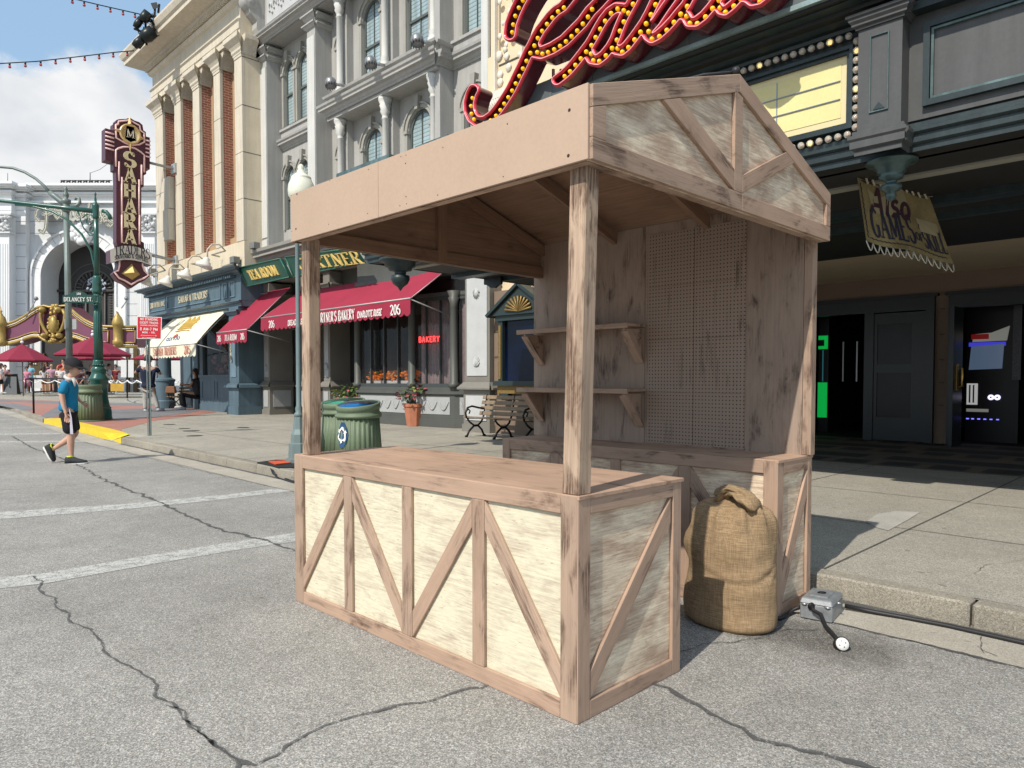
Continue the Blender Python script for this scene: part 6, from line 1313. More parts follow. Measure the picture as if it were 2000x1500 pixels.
    # fluted pilasters and corinthian capitals
    for x0, x1, o in ((-16, 18, 1.9), (274, 302, .9)):
        p = MB(); bx(p, x0, x1, 455, 766, o, o - .6); pl = p.build('pilaster', M_TWS, B); f = MB(); n = 7
        for i in range(n): xx = x0 + 3 + (x1 - x0 - 6) * i / (n - 1); bx(f, xx - .7, xx + .7, 476, 700, o + .012, o + .001)
        f.build('flute', M('flute_grey', (.42, .45, .48), .8, 0, 0, 1, 0), pl)
        c = MB(); bx(c, x0 - 3, x1 + 3, 415, 419, o + .9, o - .6); bx(c, x0 - 1, x1 + 1, 452, 455, o + .3, o - .6)
        for k_ in range(70): yy = rnd.uniform(420, 452); sp = (452 - yy) / 32; c.ball(TT(rnd.uniform(x0 - 3 * sp, x1 + 3 * sp), yy, o + .1 + .6 * sp), rnd.uniform(.12, .28), 6)
        bx(c, x0, x1, 419, 452, o, o - .6); c.build('capital', M_TW, pl)
    # roofline netting frame and back of roof lettering
    n = MB(); 
    for k_ in range(9): n.tube([TT(119 + k_ * 11, 357, -1), TT(122 + k_ * 11, 353, -1), TT(126 + k_ * 11, 357, -1)], .10, 4); n.tube([TT(119 + k_ * 11, 353, -1), TT(127 + k_ * 11, 353, -1)], .10, 4)
    for x0, x1, y in ((118, 220, 358), (119, 219, 352.5)): n.tube([TT(x0, y, -1), TT(x1, y, -1)], .05, 4)
    n.build('roof_letters', M_TD, B)
    n = MB(); n.tube([TT(176, 357, -2), TT(176, 337, -2)], .06, 4); n.tube([TT(176, 338, -2), TT(195, 331, -2), TT(213, 318, -2), TT(225, 305, -2)], .03, 4); n.tube([TT(15, 355, -2), TT(15, 338, -2)], .04, 4); n.build('roof_mast', M('mast', (.2, .2, .2), .6), B)
    e = MB(); bx(e, 55, 266, 655, 768, -.1, -.3); e.build('entrance', M_TD, B)
    e = MB(); bx(e, 50, 56, 690, 768, .3, -.1); bx(e, 83, 86, 690, 768, .2, -.1); bx(e, 245, 252, 690, 768, .2, -.1); bx(e, 260, 268, 680, 768, .3, -.1); e.build('door_frame', M('bronze', (.13, .09, .045), .4, .3, .1, 2, 0), B)
    p = MB(); bx(p, 56, 78, 700, 733, .3, .0); pb = p.build('menu_board', M('menu_brown', (.10, .07, .03), .6), B)
    q = MB(); 
    for x in (62, 66.5, 71): q.ball(TT(x, 705.5, .35), .10, 8); q.ball(TT(x - 1, 711, .35), .09, 8)
    q.build('menu_disc', M_WHITE, pb)
    return B
theatre()
def theatre_marquee():
    D0 = 68.0; P = lambda x, y, o=0.0: PD(x, y, D0 - o)
    T = thing('theatre_marquee', 'curving purple theatre marquee edged in gold and rows of small bulbs', 'marquee', tuple(P(107, 640)))
    top = [(-70, 616), (-20, 628), (0, 633), (12, 633), (30, 627), (48, 617), (62, 607), (74, 600), (86, 597), (96, 600), (118, 598), (128, 597), (138, 603), (150, 614), (165, 625), (182, 633), (200, 637), (225, 638), (268, 638)]
    bot = [(268, 677), (225, 677), (200, 675), (182, 671), (165, 666), (150, 660), (140, 658), (128, 660), (118, 668), (96, 668), (86, 664), (76, 657), (64, 657), (50, 661), (35, 667), (15, 672), (0, 674), (-20, 670), (-70, 655)]
    MB().prism([P(*p) for p in top + bot], FH * 2.5).build('body', M_PDK, T)
    def band(path, w, o, mat, nm):
        m = MB(); m.tube([P(x, y, o) for x, y in path], w, 6); return m.build(nm, mat, T)
    band(top, .12, .1, M_GILT, 'gold_edge'); band(bot, .14, .1, M_GILT, 'gold_edge')
    def inset(xs, t_, b_, nm):
        A = [(x, np.interp(x, [p[0] for p in top], [p[1] for p in top]) + 8) for x in xs]; C_ = [(x, np.interp(x, [p[0] for p in bot[::-1]], [p[1] for p in bot[::-1]]) - 8) for x in xs]
        m = MB(); m.strip([P(*p, .04) for p in A], [P(*p, .04) for p in C_]); pn = m.build(nm, M_PUR, T)
        g = MB(); g.tube([P(*p, .08) for p in A] + [P(*p, .08) for p in C_[::-1]] , .06, 5, closed=True); g.build('gold_frame', M_GILT, pn)
        bl = MB()
        for (pp, dy) in ((A, -4), (C_, 4)):
            for a, b in zip(pp, pp[1:]):
                for k in range(3): bl.ball(P(a[0] + (b[0] - a[0]) * k / 3, a[1] + (b[1] - a[1]) * k / 3 + dy, .12), .05, 5)
        bl.build('bulb_row', M('tiny_bulb', (.9, .85, .75), .3, 0, 0, 1, 0, emit=(1, .9, .7), es=.3), pn)
    inset(list(range(6, 82, 6)), top, bot, 'purple_panel'); inset(list(range(134, 218, 7)), top, bot, 'purple_panel'); inset([-66, -50, -30, -14, -6], top, bot, 'purple_panel'); inset([240, 247, 254, 264], top, bot, 'purple_panel')
    s = MB()
    for x, y, r_ in ((87, 606, 5.5), (118, 606, 5.5), (91, 656, 5), (120, 656, 5)):
        s.lathe([(r_ * .05, 0), (r_ * .05, .5), (r_ * .035, .55), (r_ * .03, .7), (0, .72)], P(x, y, .1), 16, ax=TO)
    s.tube([P(x, y, .35) for x, y in ((83, 604), (79, 615), (80, 628), (86, 642), (93, 650), (90, 660))], .16, 7); s.tube([P(x, y, .35) for x, y in ((122, 604), (127, 615), (126, 628), (121, 642), (113, 650), (116, 660))], .16, 7)
    s.build('gold_scroll', M_GILT, T)
    e = MB(); e.ball(P(104, 634, .4), .75, 16, sc=(.78, .5, 1.15))
    for k in range(110): q, rr = rnd.uniform(0, 6.28), rnd.random() ** .5; e.ball(P(104 + 10.5 * rr * math.cos(q), 634 + 17 * rr * math.sin(q), .75 - .35 * rr), rnd.uniform(.07, .17), 5)
    for k in range(40): e.ball(P(104 + rnd.gauss(0, 3), rnd.choice([rnd.uniform(596, 612), rnd.uniform(650, 668)]), .5), rnd.uniform(.08, .2), 5)
    e.build('gold_emblem', M_GILT, T)
    for x in (2, 230):
        f = MB(); pts = [(.03, 598), (.07, 606), (.14, 608), (.08, 611), (.2, 616), (.32, 619), (.42, 624), (.47, 629), (.5, 632), (.47, 636)] + [(.40, 638), (.40, 664), (.47, 666), (.47, 671), (.3, 676), (0, 677)]
        zz = lambda y: P(x, y, .3).z
        f.lathe([(r_, zz(y)) for r_, y in pts[::-1]], (P(x, 630, .3).x, P(x, 630, .3).y, 0), 16); f.build('gold_finial', M_GILT, T)
    l = MB(); l.tube([P(51, 620, .5), P(70, 586, .3)], .05, 5); l.ball(P(70.5, 583, .3), .2, 8); l.tube([P(236, 604, .5), P(247, 588, .3)], .05, 5); l.ball(P(247, 583, .3), .2, 8); l.build('stay_rod', M('stay', (.25, .26, .27), .5, .4), T)
    c = MB(); c.hexa([P(226, 607, .6), P(233, 611, .6), P(233, 611, .2), P(226, 607, .2), P(227, 600, .6), P(238, 602, .6), P(238, 602, .2), P(227, 600, .2)]); c.build('flood_lamp', M_WHITE, T)
theatre_marquee()
def pantages():
    P = lambda x, y, o=0.0: TT(x, y, 1.2 + o)
    T = thing('bulb_script_sign', 'bulb studded script sign arching over the white theatre entrance', 'script sign', tuple(P(150, 430)))
    st = [([(76, 431), (70, 424), (71, 414), (78, 404), (90, 399), (101, 402), (102, 412), (93, 418), (84, 418)], 5.5), ([(89, 404), (91, 425), (89, 445), (84, 455), (77, 450)], 5.5),
          ([(118, 412), (110, 410), (107, 420), (112, 427), (119, 420), (120, 412), (121, 425), (126, 424)], 4.5), ([(128, 425), (130, 411), (131, 425), (134, 414), (138, 412), (139, 424), (143, 423)], 4.5),
          ([(150, 406), (148, 420), (152, 425), (156, 422)], 4.5), ([(144, 412), (156, 411)], 4), ([(163, 412), (157, 416), (159, 424), (166, 420), (167, 412), (168, 425), (172, 424)], 4.5),
          ([(174, 399), (172, 424)], 4.5), ([(181, 402), (180, 424), (186, 424)], 4.5), ([(190, 414), (186, 420), (190, 427), (197, 422), (196, 414), (199, 428), (196, 436)], 4.5),
          ([(201, 426), (209, 424), (205, 418), (200, 424), (204, 432), (211, 430)], 4.5), ([(222, 427), (214, 424), (212, 430), (221, 436), (216, 442), (209, 438)], 5)]
    loops = stroke_contours(st, .9, 8); b = MB()
    for flat, tris in fill_loops(loops, P): b.add(flat, [tuple(t) for t in tris])
    w = MB(); r_ = MB()
    for L_, a in loops:
        q = [tuple(p) for p in L_]; q.append(q[0]); w.strip([P(*p) for p in q], [P(*p, -.5) for p in q]); r_.tube([P(*p) for p in q[:-1]], .035, 4, closed=True)
    m = M('script_green', (.16, .19, .165), .6, 0, .1, 1, 0); bk = b.build('letter_face', m, T); w.build('letter_side', m, T); r_.build('letter_edge', M('edge_gilt', (.45, .42, .33), .5, 0, 0, 1, 0), T)
    k = MB()
    for s_, _ in st:
        for a, c in zip(s_, s_[1:]):
            n = max(1, int(math.hypot(c[0] - a[0], c[1] - a[1]) / 2.2))
            for i in range(n): k.ball(P(a[0] + (c[0] - a[0]) * i / n, a[1] + (c[1] - a[1]) * i / n, .08), .045, 5)
    k.build('bulb_row', M('tiny_bulb', (.9, .85, .75), .3), bk)
pantages()
# ---------------------------------------------------------------- blade sign
def blade_sign():
    S = -31.3; P = lambda x, y, o=0.0: Vector((S + o, PX(x, y, S).y, PX(x, y, S).z))
    T = thing('blade_sign', 'tall maroon blade sign reading SAHARA TRADERS on the cream corner building', 'blade sign', tuple(P(253, 400)))
    mar = M('sign_maroon', (.082, .018, .030), .38, 0, .12, 1.2, .05, spec=.5); neon = M('neon_pink', (.80, .55, .53), .3, 0, 0, 1, 0, emit=(1, .55, .5), es=.10); crm = M('letter_cream', (.70, .60, .36), .5, 0, .08, 4, 0)
    def zp(L_, ox=0, oy=180): return [(x / 6.25 + ox, y / 6.25 + oy) for x, y in L_]
    out = zp([(1420, 340), (1450, 330), (1540, 325), (1585, 310), (1640, 345), (1700, 365), (1740, 400), (1750, 465), (1780, 485), (1782, 540), (1785, 1000), (1755, 1010), (1755, 1155), (1725, 1160)]) + zp([(1725, 570), (1758, 590), (1760, 870), (1775, 940), (1825, 1000), (1760, 1050), (1690, 1085), (1600, 1145), (1520, 1085), (1440, 1050), (1375, 965), (1420, 930), (1440, 870), (1440, 640), (1420, 580), (1420, 200)], 0, 380) + zp([(1420, 1120), (1415, 960), (1385, 950), (1385, 385), (1415, 370)])
    MB().prism([P(*p) for p in out], (-.42, 0, 0)).build('cabinet', mar, T, bev=.01)
    for x0, x1, ya, yb in ((206, 222, 250, 312), (284.5, 293, 266, 328)):
        k = 4.5 * (x1 - x0) / 16
        bd = MB().prism([P(x0, ya, -.02), P(x1, ya + k, -.02), P(x1, yb + k, -.02), P(x0, yb, -.02)], (-.5, 0, 0)).build('side_wing', mar, T)
        n = MB()
        for i in range(5): y = ya + 8 + i * 7.8; n.tube([P(x0 - .5, y, .02), P(x1 + .5, y + k, .02)], .035, 6)
        n.build('neon_tube', neon, bd)
    n = MB()
    for L_, oy in (([(1410, 400), (1440, 395), (1445, 360), (1530, 350), (1585, 345), (1650, 385), (1700, 410), (1710, 470), (1755, 500), (1760, 610), (1700, 640), (1600, 650), (1520, 620), (1415, 560), (1410, 400)], 180), ([(1412, 910), (1412, 710), (1440, 690), (1500, 672), (1580, 670), (1650, 690), (1720, 735), (1758, 770), (1758, 980)], 180), ([(1450, 850), (1450, 1085)], 180), ([(1725, 890), (1725, 1130)], 180), ([(1485, 1040), (1485, 1500)], 180), ([(1695, 1070), (1695, 1500)], 180), ([(1485, 250), (1485, 590)], 380), ([(1700, 250), (1700, 610)], 380),
                   ([(1455, 810), (1455, 870), (1440, 930), (1395, 945), (1450, 1020), (1520, 1050), (1600, 1100), (1680, 1050), (1760, 1020), (1810, 985), (1760, 930), (1738, 870), (1738, 840)], 380)):
        n.tube([P(*p, .03) for p in zp(L_, 0, oy)], .036, 6)
    n.build('neon_outline', neon, T)
    up = (P(253, 500) - P(253, 300)).normalized() * -1; rt = Vector((0, 1, 0))
    for ch, y0, y1 in (('S', 298, 327), ('A', 329, 357), ('H', 359, 387), ('A', 389, 417), ('R', 418, 447), ('A', 449, 477)):
        m = MB(); h = P(252, y0).z - P(252, y1).z; text(m, ch, P(253.2, y1, .01), rt, (0, 0, 1), h, .05, T=.26, t=.10, fit=(P(264, y1) - P(242, y1)).length); m.build('letter', crm, T)
    # banner
    b = [(x / 6.25, y / 6.25 + 380) for x, y in [(1335, 680), (1400, 650), (1480, 632), (1560, 630), (1640, 640), (1720, 665), (1840, 720), (1840, 870), (1720, 830), (1620, 805), (1500, 800), (1420, 815), (1340, 835)]]
    bn = MB().prism([P(*p, .12) for p in b], (-.6, 0, 0)).build('banner_box', mar, T); MB().prism([P(*p, .14) for p in b], (-.018, 0, 0)).build('banner_face', M('banner_cream', (.62, .58, .52), .5, 0, .06, 3, 0), bn)
    ink = M('sign_ink', (.015, .013, .012), .5, 0, 0, 1, 0)
    m = MB(); a, c = P(219.5, 502, .145), P(292, 508.5, .145); text(m, 'TRADERS', a.lerp(c, .5) - Vector((0, 0, .0)), c - a, (0, 0, 1), .40, .01, fit=(c - a).length * .96, T=.10, t=.04, bend=.16, sp=.05); m.build('lettering', ink, bn)
    m = MB(); a, c = P(220.5, 508.5, .145), P(288, 514.5, .145); text(m, 'SOUVENIRS & SUPPLIES', a.lerp(c, .5), c - a, (0, 0, 1), .15, .008, fit=(c - a).length * .95, T=.14, t=.07, bend=.13); m.build('lettering', ink, bn)
    # compass medallion with M
    c0 = P(253, 263, .05); md = MB(); md.lathe([(.40, 0), (.40, .06), (.34, .09), (.32, .06)], c0, 28, ax=(1, 0, 0))
    for dy, dz, L_ in ((0, 1, .78), (0, -1, .72), (1, -.12, .62), (-1, .12, .62)):
        d = Vector((0, dy, dz)).normalized(); s = Vector((0, -d.z, d.y)) * .09; md.add([c0 + d * .36 - s, c0 + d * .36 + s, c0 + d * L_, c0 + d * .4 + Vector((.12, 0, 0))], [(0, 1, 3), (1, 2, 3), (2, 0, 3), (0, 2, 1)])
    md.build('medallion_ring', M('medal_gold', (.72, .52, .24), .35, .5, .1, 4, 0), T)
    k = MB().lathe([(.33, .0), (.33, .05), (0, .051)], c0, 24, ax=(1, 0, 0)).build('medallion', M('medal_orange', (.62, .27, .05), .4, 0, .1, 4, 0), T)
    q = MB(); q.prism([c0 + Vector((.055, y, z)) for y, z in ((-.14, .3), (.14, .3), (.2, -.22), (0, -.32), (-.2, -.22))], (.005, 0, 0)); q.build('medallion_dark', ink, k)
    m = MB(); text(m, 'M', c0 + Vector((.07, 0, -.15)), rt, (0, 0, 1), .32, .01, T=.14, t=.07); m.build('letter', M('letter_pale', (.75, .68, .52), .5, 0, 0, 1, 0), k)
    # pyramid
    pts = [(1605, 845), (1705, 975), (1612, 1042), (1480, 965)]; p = [P(x / 6.25, y / 6.25 + 380, .03) for x, y in pts]; ap = P(1612 / 6.25, 960 / 6.25 + 380, .28)
    MB().add(p + [ap], [(0, 1, 4), (1, 2, 4), (2, 3, 4), (3, 0, 4)]).build('pyramid', M('pyramid_gold', (.50, .36, .12), .45, .2, .15, 5, 0), T)
    s = MB(); 
    for (x0, y0, x1, y1) in ((292, 315, 346, 328), (292, 496, 346, 508)):
        a = P(x0, y0, -.2); s.tube([a, Vector((S - .2, 11.35, PX(x1, y1, S).z + (PX(x1, y1, S).z - a.z) * 0))], .055, 8); s.box(S - .4, S, 11.3, 11.38, PX(x1, y1, S).z - .2, PX(x1, y1, S).z + .2)
    s.tube([P(292, 492, -.2), P(330, 502, -.2)], .012, 5); s.build('bracket', M('bracket_grey', (.42, .43, .42), .5, .3, .1, 3, 0), T)
blade_sign()
# ---------------------------------------------------------------- awnings and shop lettering
def awning(label, x0, x1, yt, zt, yf, zf, drop, mat, inner, text_fn=None, curve=0.0, pitch=.26, nm='awning'):
    T = thing(nm, label, 'awning', ((x0 + x1) / 2, yt, zt)); n = 10; m = MB()
    pr = [(yt + (yf - yt) * i / n, zt + (zf - zt) * i / n + curve * math.sin(math.pi * i / n)) for i in range(n + 1)]
    for off, k in ((0, 0), (.012, 0)):
        A = [(x0, y + off, z - off) for y, z in pr]; B_ = [(x1, y + off, z - off) for y, z in pr]
        cols = 16; vs = []
        for c in range(cols + 1):
            u = c / cols
            for i, (y, z) in enumerate(pr): vs.append((x0 + (x1 - x0) * u, y + off, z - off + .012 * math.sin(u * 23) * math.sin(math.pi * i / n) - .05 * math.sin(math.pi * u) * math.sin(math.pi * i / n) * (1 if curve <= 0 else .2)))
        m.add(vs, [(c * (n + 1) + i, c * (n + 1) + i + 1, (c + 1) * (n + 1) + i + 1, (c + 1) * (n + 1) + i) for c in range(cols) for i in range(n)], None, 0, True)
    m.build('canopy', mat, T)
    v = MB(); k = max(4, round((x1 - x0) / pitch)); A = []; B_ = []
    for c in range(k):
        for j in range(6 if c < k - 1 else 7):
            u = (c + j / 6) / k; X = x0 + (x1 - x0) * u; A.append(Vector((X, yf - .006, zf))); B_.append(Vector((X, yf - .02 + .012 * math.sin(u * 40), zf - drop - .07 * math.sin(math.pi * j / 6))))
    v.strip(A, B_); v.strip([a + Vector((0, .01, 0)) for a in A], [b + Vector((0, .01, 0)) for b in B_]); v.strip(B_, [b + Vector((0, .01, 0)) for b in B_]); vl = v.build('valance', mat, T)
    f = MB(); f.tube([(x0, yf, zf), (x1, yf, zf)], .022, 6)
    for X in (x0 + .02, x1 - .02): f.tube([(X, yf, zf - .02), (X, yt, zf - .35)], .018, 6); f.tube([(X, yf + .02, zf), (X, yt, zt - .02)], .015, 6)
    f.build('frame', M('awning_pipe', (.40, .41, .40), .5, .4, .1, 3, 0), T)
    s = MB()
    for X in (x0 + .01, x1 - .01): pass
    if text_fn: text_fn(vl, T)
    return T
WT = M('awning_lettering', (.80, .78, .74), .7, 0, 0, 1, 0)
def t1(vl, T):
    for s, u in (('206', .12), ('TEA ROOM', .5), ('206', .89)):
        m = MB(); text(m, s, (-25.45 + 2.42 * u, 10.495, 2.75), (1, 0, 0), (0, 0, 1), .21, .004, T=.16, t=.07, shear=.18 if s[0] == 'T' else 0, wx=.80); m.build('lettering', WT, vl)
awning('red tea room awning, the smaller red one beside the slate blue shop', -25.45, -23.03, 12.1, 4.60, 10.53, 3.07, .36, M_RED, None, t1)
def t2(vl, T):
    for s, x, h, sr, se in (('206', -21.75, .22, 1, 0), ('BREAD-PASTRIES', -20.0, .16, 0, .1), ("GARTNER'S BAKERY", -17.95, .28, 1, 0), ('CHARLOTTE RUSSE', -16.2, .17, 0, .12), ('206', -15.02, .25, 1, 0)):
        m = MB(); text(m, s, (x, 10.765, 3.10 - (.02 if h < .25 else .04)), (1, 0, 0), (0, 0, 1), h, .004, serif=bool(sr), T=.17, t=.07 if sr else .17, shear=se, fit={'B': 1.35, 'G': 2.1, 'C': 1.15}.get(s[0])); m.build('lettering', WT, vl)
awning('long red bakery awning lettered 206 over the bay window', -22.55, -14.42, 12.1, 4.37, 10.80, 3.43, .37, M_RED, None, t2)
def t0(vl, T):
    rd = M('awning_red_letter', (.45, .10, .06), .7, 0, 0, 1, 0)
    for s, x, h, f in (('205', -27.25, .30, .62), ('SAHARA TRADERS', -29.6, .30, 2.5), ('205', -31.55, .30, .62)):
        m = MB(); text(m, s, (x, 10.165, 2.37), (1, 0, 0), (0, 0, 1), h, .004, T=.17, t=.07, fit=f); m.build('lettering', rd, vl)
    # faded gold palace drawing and blue scroll on the slope
    def Q(u, v, k=.02): y = 11.6 + (10.2 - 11.6) * v; z = 4.2 + (2.72 - 4.2) * v + .10 * math.sin(math.pi * v); return Vector((-31.95 + 5.45 * u, y - k * .7, z + k * .7))
    g = MB(); 
    for i in range(9): u = .42 + i * .028; g.tube([Q(u, .62), Q(u + .003, .30 + .05 * (i % 3)), Q(u + .014, .26 + .05 * (i % 3))], .022, 4)
    for v in (.45, .6, .66): g.tube([Q(.40, v), Q(.52, v - .02), Q(.67, v + .01)], .02, 4)
    g.build('gold_drawing', M('faded_gold', (.62, .42, .10), .7, 0, 0, 1, 0), T)
    g = MB(); 
    for k in range(5): g.tube([Q(.38 + .05 * k + .03 * math.cos(a * .8 + k), .84 + .04 * math.sin(a + k), .02) for a in range(7)], .014, 4)
    g.build('blue_scroll', M('faded_blue', (.12, .2, .38), .7, 0, 0, 1, 0), T); g = MB()
    for k in range(8): g.ball(Q(.50 + rnd.uniform(-.02, .02), .78 + rnd.uniform(-.04, .04)), .05, 6)
    g.build('red_flower', M('awning_red_letter', (.45, .10, .06)), T)
awning('cream awning with faded gold drawing over the corner souvenir shop', -31.95, -26.5, 11.6, 4.20, 10.2, 2.72, .40, M_AWC, None, t0, curve=.10, pitch=.3)
def board_sign(label, px_pts, Y, tx, h, fit, ctr, tilt=.16):
    f = [PY(x, y, Y) for x, y in px_pts]      # tl, tr, br, bl
    T = thing('sign_board', label, 'sign board', tuple(f[0].lerp(f[2], .5)))
    q = [f[0] + Vector((0, -tilt, 0)), f[1] + Vector((0, -tilt, 0)), f[2], f[3]]
    MB().hexa([q[3], q[2], q[2] + Vector((0, .12, 0)), q[3] + Vector((0, .12, 0)), q[0], q[1], q[1] + Vector((0, .12, 0)), q[0] + Vector((0, .12, 0))]).build('board', M_GSIGN, T)
    c = (q[0] + q[1] + q[2] + q[3]) / 4; up = ((q[0] + q[1]) - (q[2] + q[3])).normalized(); rt = (q[1] - q[0]).normalized()
    m = MB(); n = rt.cross(up); text(m, tx, c - up * h * .5 + rt * ctr + n * .01, rt, up, h, .04, T=.15, t=.06, fit=fit, sp=.1); m.build('raised_letters', M_GOLDL, T)
    b = MB()
    for a, d in ((q[0], q[1]), (q[1], q[2]), (q[2], q[3]), (q[3], q[0])): b.tube([a + n * .01, d + n * .01], .022, 5)
    b.build('moulding', M('sign_green_light', (.03, .13, .09), .4, 0, 0, 1, 0), T)
board_sign('green TEA ROOM sign board with gilt letters above the smaller red awning', [(475, 524), (556, 506), (566, 541), (483, 559)], 11.35, 'TEA ROOM', .38, 2.05, 0)
board_sign('long green GARTNER sign board with gilt letters above the bakery awning', [(566, 503), (700, 486), (708, 513), (574, 540)], 11.35, 'GARTNER', .40, 3.6, .35)
def shop_letters():
    gold = M('shop_gold', (.62, .56, .40), .45, 0, .05, 4, 0)
    m = MB(); text(m, 'SAHARA TRADERS', (-29.45, 11.24, 4.58), (1, 0, 0), (0, 0, 1), .27, .02, T=.17, t=.08, fit=3.0); m.build('raised_letters', gold, SB)
    m = MB(); text(m, '208 FIFTH AVE.', (-33.4, 11.24, 4.60), (1, 0, 0), (0, 0, 1), .22, .02, T=.17, t=.08, fit=1.8); m.build('raised_letters', gold, SB)
    for i, ch in enumerate('DESIGNS'):
        m = MB(); text(m, ch, (-25.88, 11.22, 3.25 - i * .2), (1, 0, 0), (0, 0, 1), .16, .01, T=.2, t=.1); m.build('raised_letter', gold, SB)
    red = M('neon_red', (.9, .1, .1), .4, 0, 0, 1, 0, emit=(1, .05, .05), es=2.2)
    a, b = Vector((-15.9, 11.95, 0)), Vector((-14.35, 12.15, 0)); d = (b - a).normalized(); n = Vector((d.y, -d.x, 0)); T = thing('neon_word', 'small red neon BAKERY sign glowing in the bay window', 'neon sign', tuple(a.lerp(b, .45) + Vector((0, 0, 2.45))))
    m = MB(); text(m, 'BAKERY', a.lerp(b, .42) + n * .0 + Vector((0, 0, 2.42)), d, (0, 0, 1), .15, .012, serif=False, T=.13, t=.13, fit=.78, sp=.16); m.build('neon_letters', red, T); MB().tube([a.lerp(b, .2) + n * .0 + Vector((0, 0, 2.38)), a.lerp(b, .7) + Vector((0, 0, 2.38))], .005, 4).build('neon_bar', M('neon_bar', (.05, .01, .01), .5), T)
shop_letters()
# ---------------------------------------------------------------- street furniture and props
def zat(x, y, d): return PD(x, y, d).z
M_LGR = M('lamp_green', (.012, .085, .065), .28, .1, .12, 3, .05, 40, spec=.6, coat=.3); M_PGR = M('pole_greygreen', (.16, .20, .19), .45, .2, .12, 2, .05)
M_BLK = M('black_iron', (.012, .012, .013), .4, .3, 0, 1, 0); M_STEEL = M('steel', (.42, .43, .43), .35, .7, .08, 5, .05)
def green_lamp():
    b = GZ(195, 820, .13); d = b.dot(FH); k = F / d; z = lambda y: zat(195, y, d)
    T = thing('traffic_pole', 'tall ornate green iron pole with fluted base and long mast arm', 'street pole', tuple(b))
    def L_(pts, name, n=28, fl=0, fd=0): return MB().lathe([(r / k, z(y)) for r, y in pts], (b.x, b.y, 0), n, flute=fl, fd=fd).build(name, M_LGR, T)
    L_([(22, 821), (22, 815), (21, 813), (21, 801), (19.5, 799), (20.5, 797), (19.5, 794)], 'plinth')
    L_([(18.5, 795), (17, 788), (15.2, 778), (14.2, 765), (14, 752), (16, 749), (15, 745), (18, 742), (17, 738), (13, 731), (12, 726), (14, 723), (11, 718), (9.4, 715)], 'base')
    c = L_([(9.5, 716), (10.5, 712), (9.0, 709), (9.8, 706), (8.6, 703)], 'collar')
    m = MB()
    for i in range(16):
        a = i * math.pi / 8
        for y in (720, 713): m.ball((b.x + math.cos(a) * 10.5 / k, b.y + math.sin(a) * 10.5 / k, z(y)), 1.6 / k, 6)
    m.build('leaf_ornament', M_LGR, c)
    L_([(8.3, 704), (8.0, 640), (7.6, 572)], 'lower_shaft', 48, 14, .12)
    L_([(7.6, 574), (9.2, 570), (8.2, 566), (9, 562), (7.6, 556), (9.3, 551), (7.5, 547), (8.5, 543), (5.2, 538)], 'shaft_ring')
    L_([(5.2, 540), (4.8, 470), (4.3, 408)], 'upper_shaft', 36, 10, .10)
    L_([(4.3, 428), (6.2, 425), (5.6, 420), (6.0, 405), (6.6, 402), (5.2, 399), (3.2, 396), (2.0, 392), (2.2, 388), (1.2, 384), (2.1, 380), (1.6, 377), (0, 375)], 'finial')
    a = MB(); P = lambda x, y: PD(x, y, d)
    a.tube([P(190, 413), P(120, 405), (P(0, 392)), P(-150, 377)], [.075, .065, .055, .04], 10); a.tube([P(30, 400), P(60, 402), P(100, 412), P(130, 428), P(160, 458), P(178, 490), P(186, 525), P(189, 560)], .035, 8)
    def spiral(cx, cy, r0, turns, s0, dirn=1, r=.022): a.tube([P(cx + r0 * (1 - t / 30) * math.cos(s0 + dirn * t / 30 * turns * 2 * math.pi), cy + r0 * (1 - t / 30) * math.sin(s0 + dirn * t / 30 * turns * 2 * math.pi)) for t in range(28)], r, 6)
    spiral(174, 430, 13, 1.6, R(200)); spiral(180, 449, 11, 1.6, R(150), -1); a.tube([P(152, 412), P(158, 432), P(163, 445), P(176, 460)], .022, 6)
    a.tube([P(200, 412), P(208, 414), P(214, 421), P(216, 428)], .06, 8); a.build('mast_arm', M_LGR, T)
    return T
green_lamp()
def street_sign():
    d = 22.4; P = lambda x, y, o=0.0: PD(x, y, d - o)
    T = thing('street_sign', 'green street name sign reading DELANCEY ST. on the green pole', 'street sign', tuple(P(155, 583)))
    o = [(122, 577), (136, 575), (142, 570), (152, 567), (163, 571), (168, 575), (187, 577), (187, 591), (182, 592), (122, 591)]
    MB().prism([P(*p) for p in o], FH * .05).build('board', M('street_sign_green', (.012, .055, .045), .4, 0, 0, 1, 0), T)
    m = MB(); text(m, 'DELANCEY ST.', P(153, 588.5, .01), RT, (0, 0, 1), .125, .006, T=.16, t=.09, fit=.90, sp=.10); text(m, '5TH', P(154, 576, .01), RT, (0, 0, 1), .065, .006, T=.22, t=.12); m.build('lettering', M_WHITE, T)
    m = MB(); m.tube([P(187, 577), P(193, 577)], .03, 6); m.tube([P(187, 590), P(193, 590)], .03, 6); m.tube([P(184, 594), P(180, 597), P(186, 596), P(190, 593)], .02, 5); m.build('bracket', M_LGR, T)
street_sign()
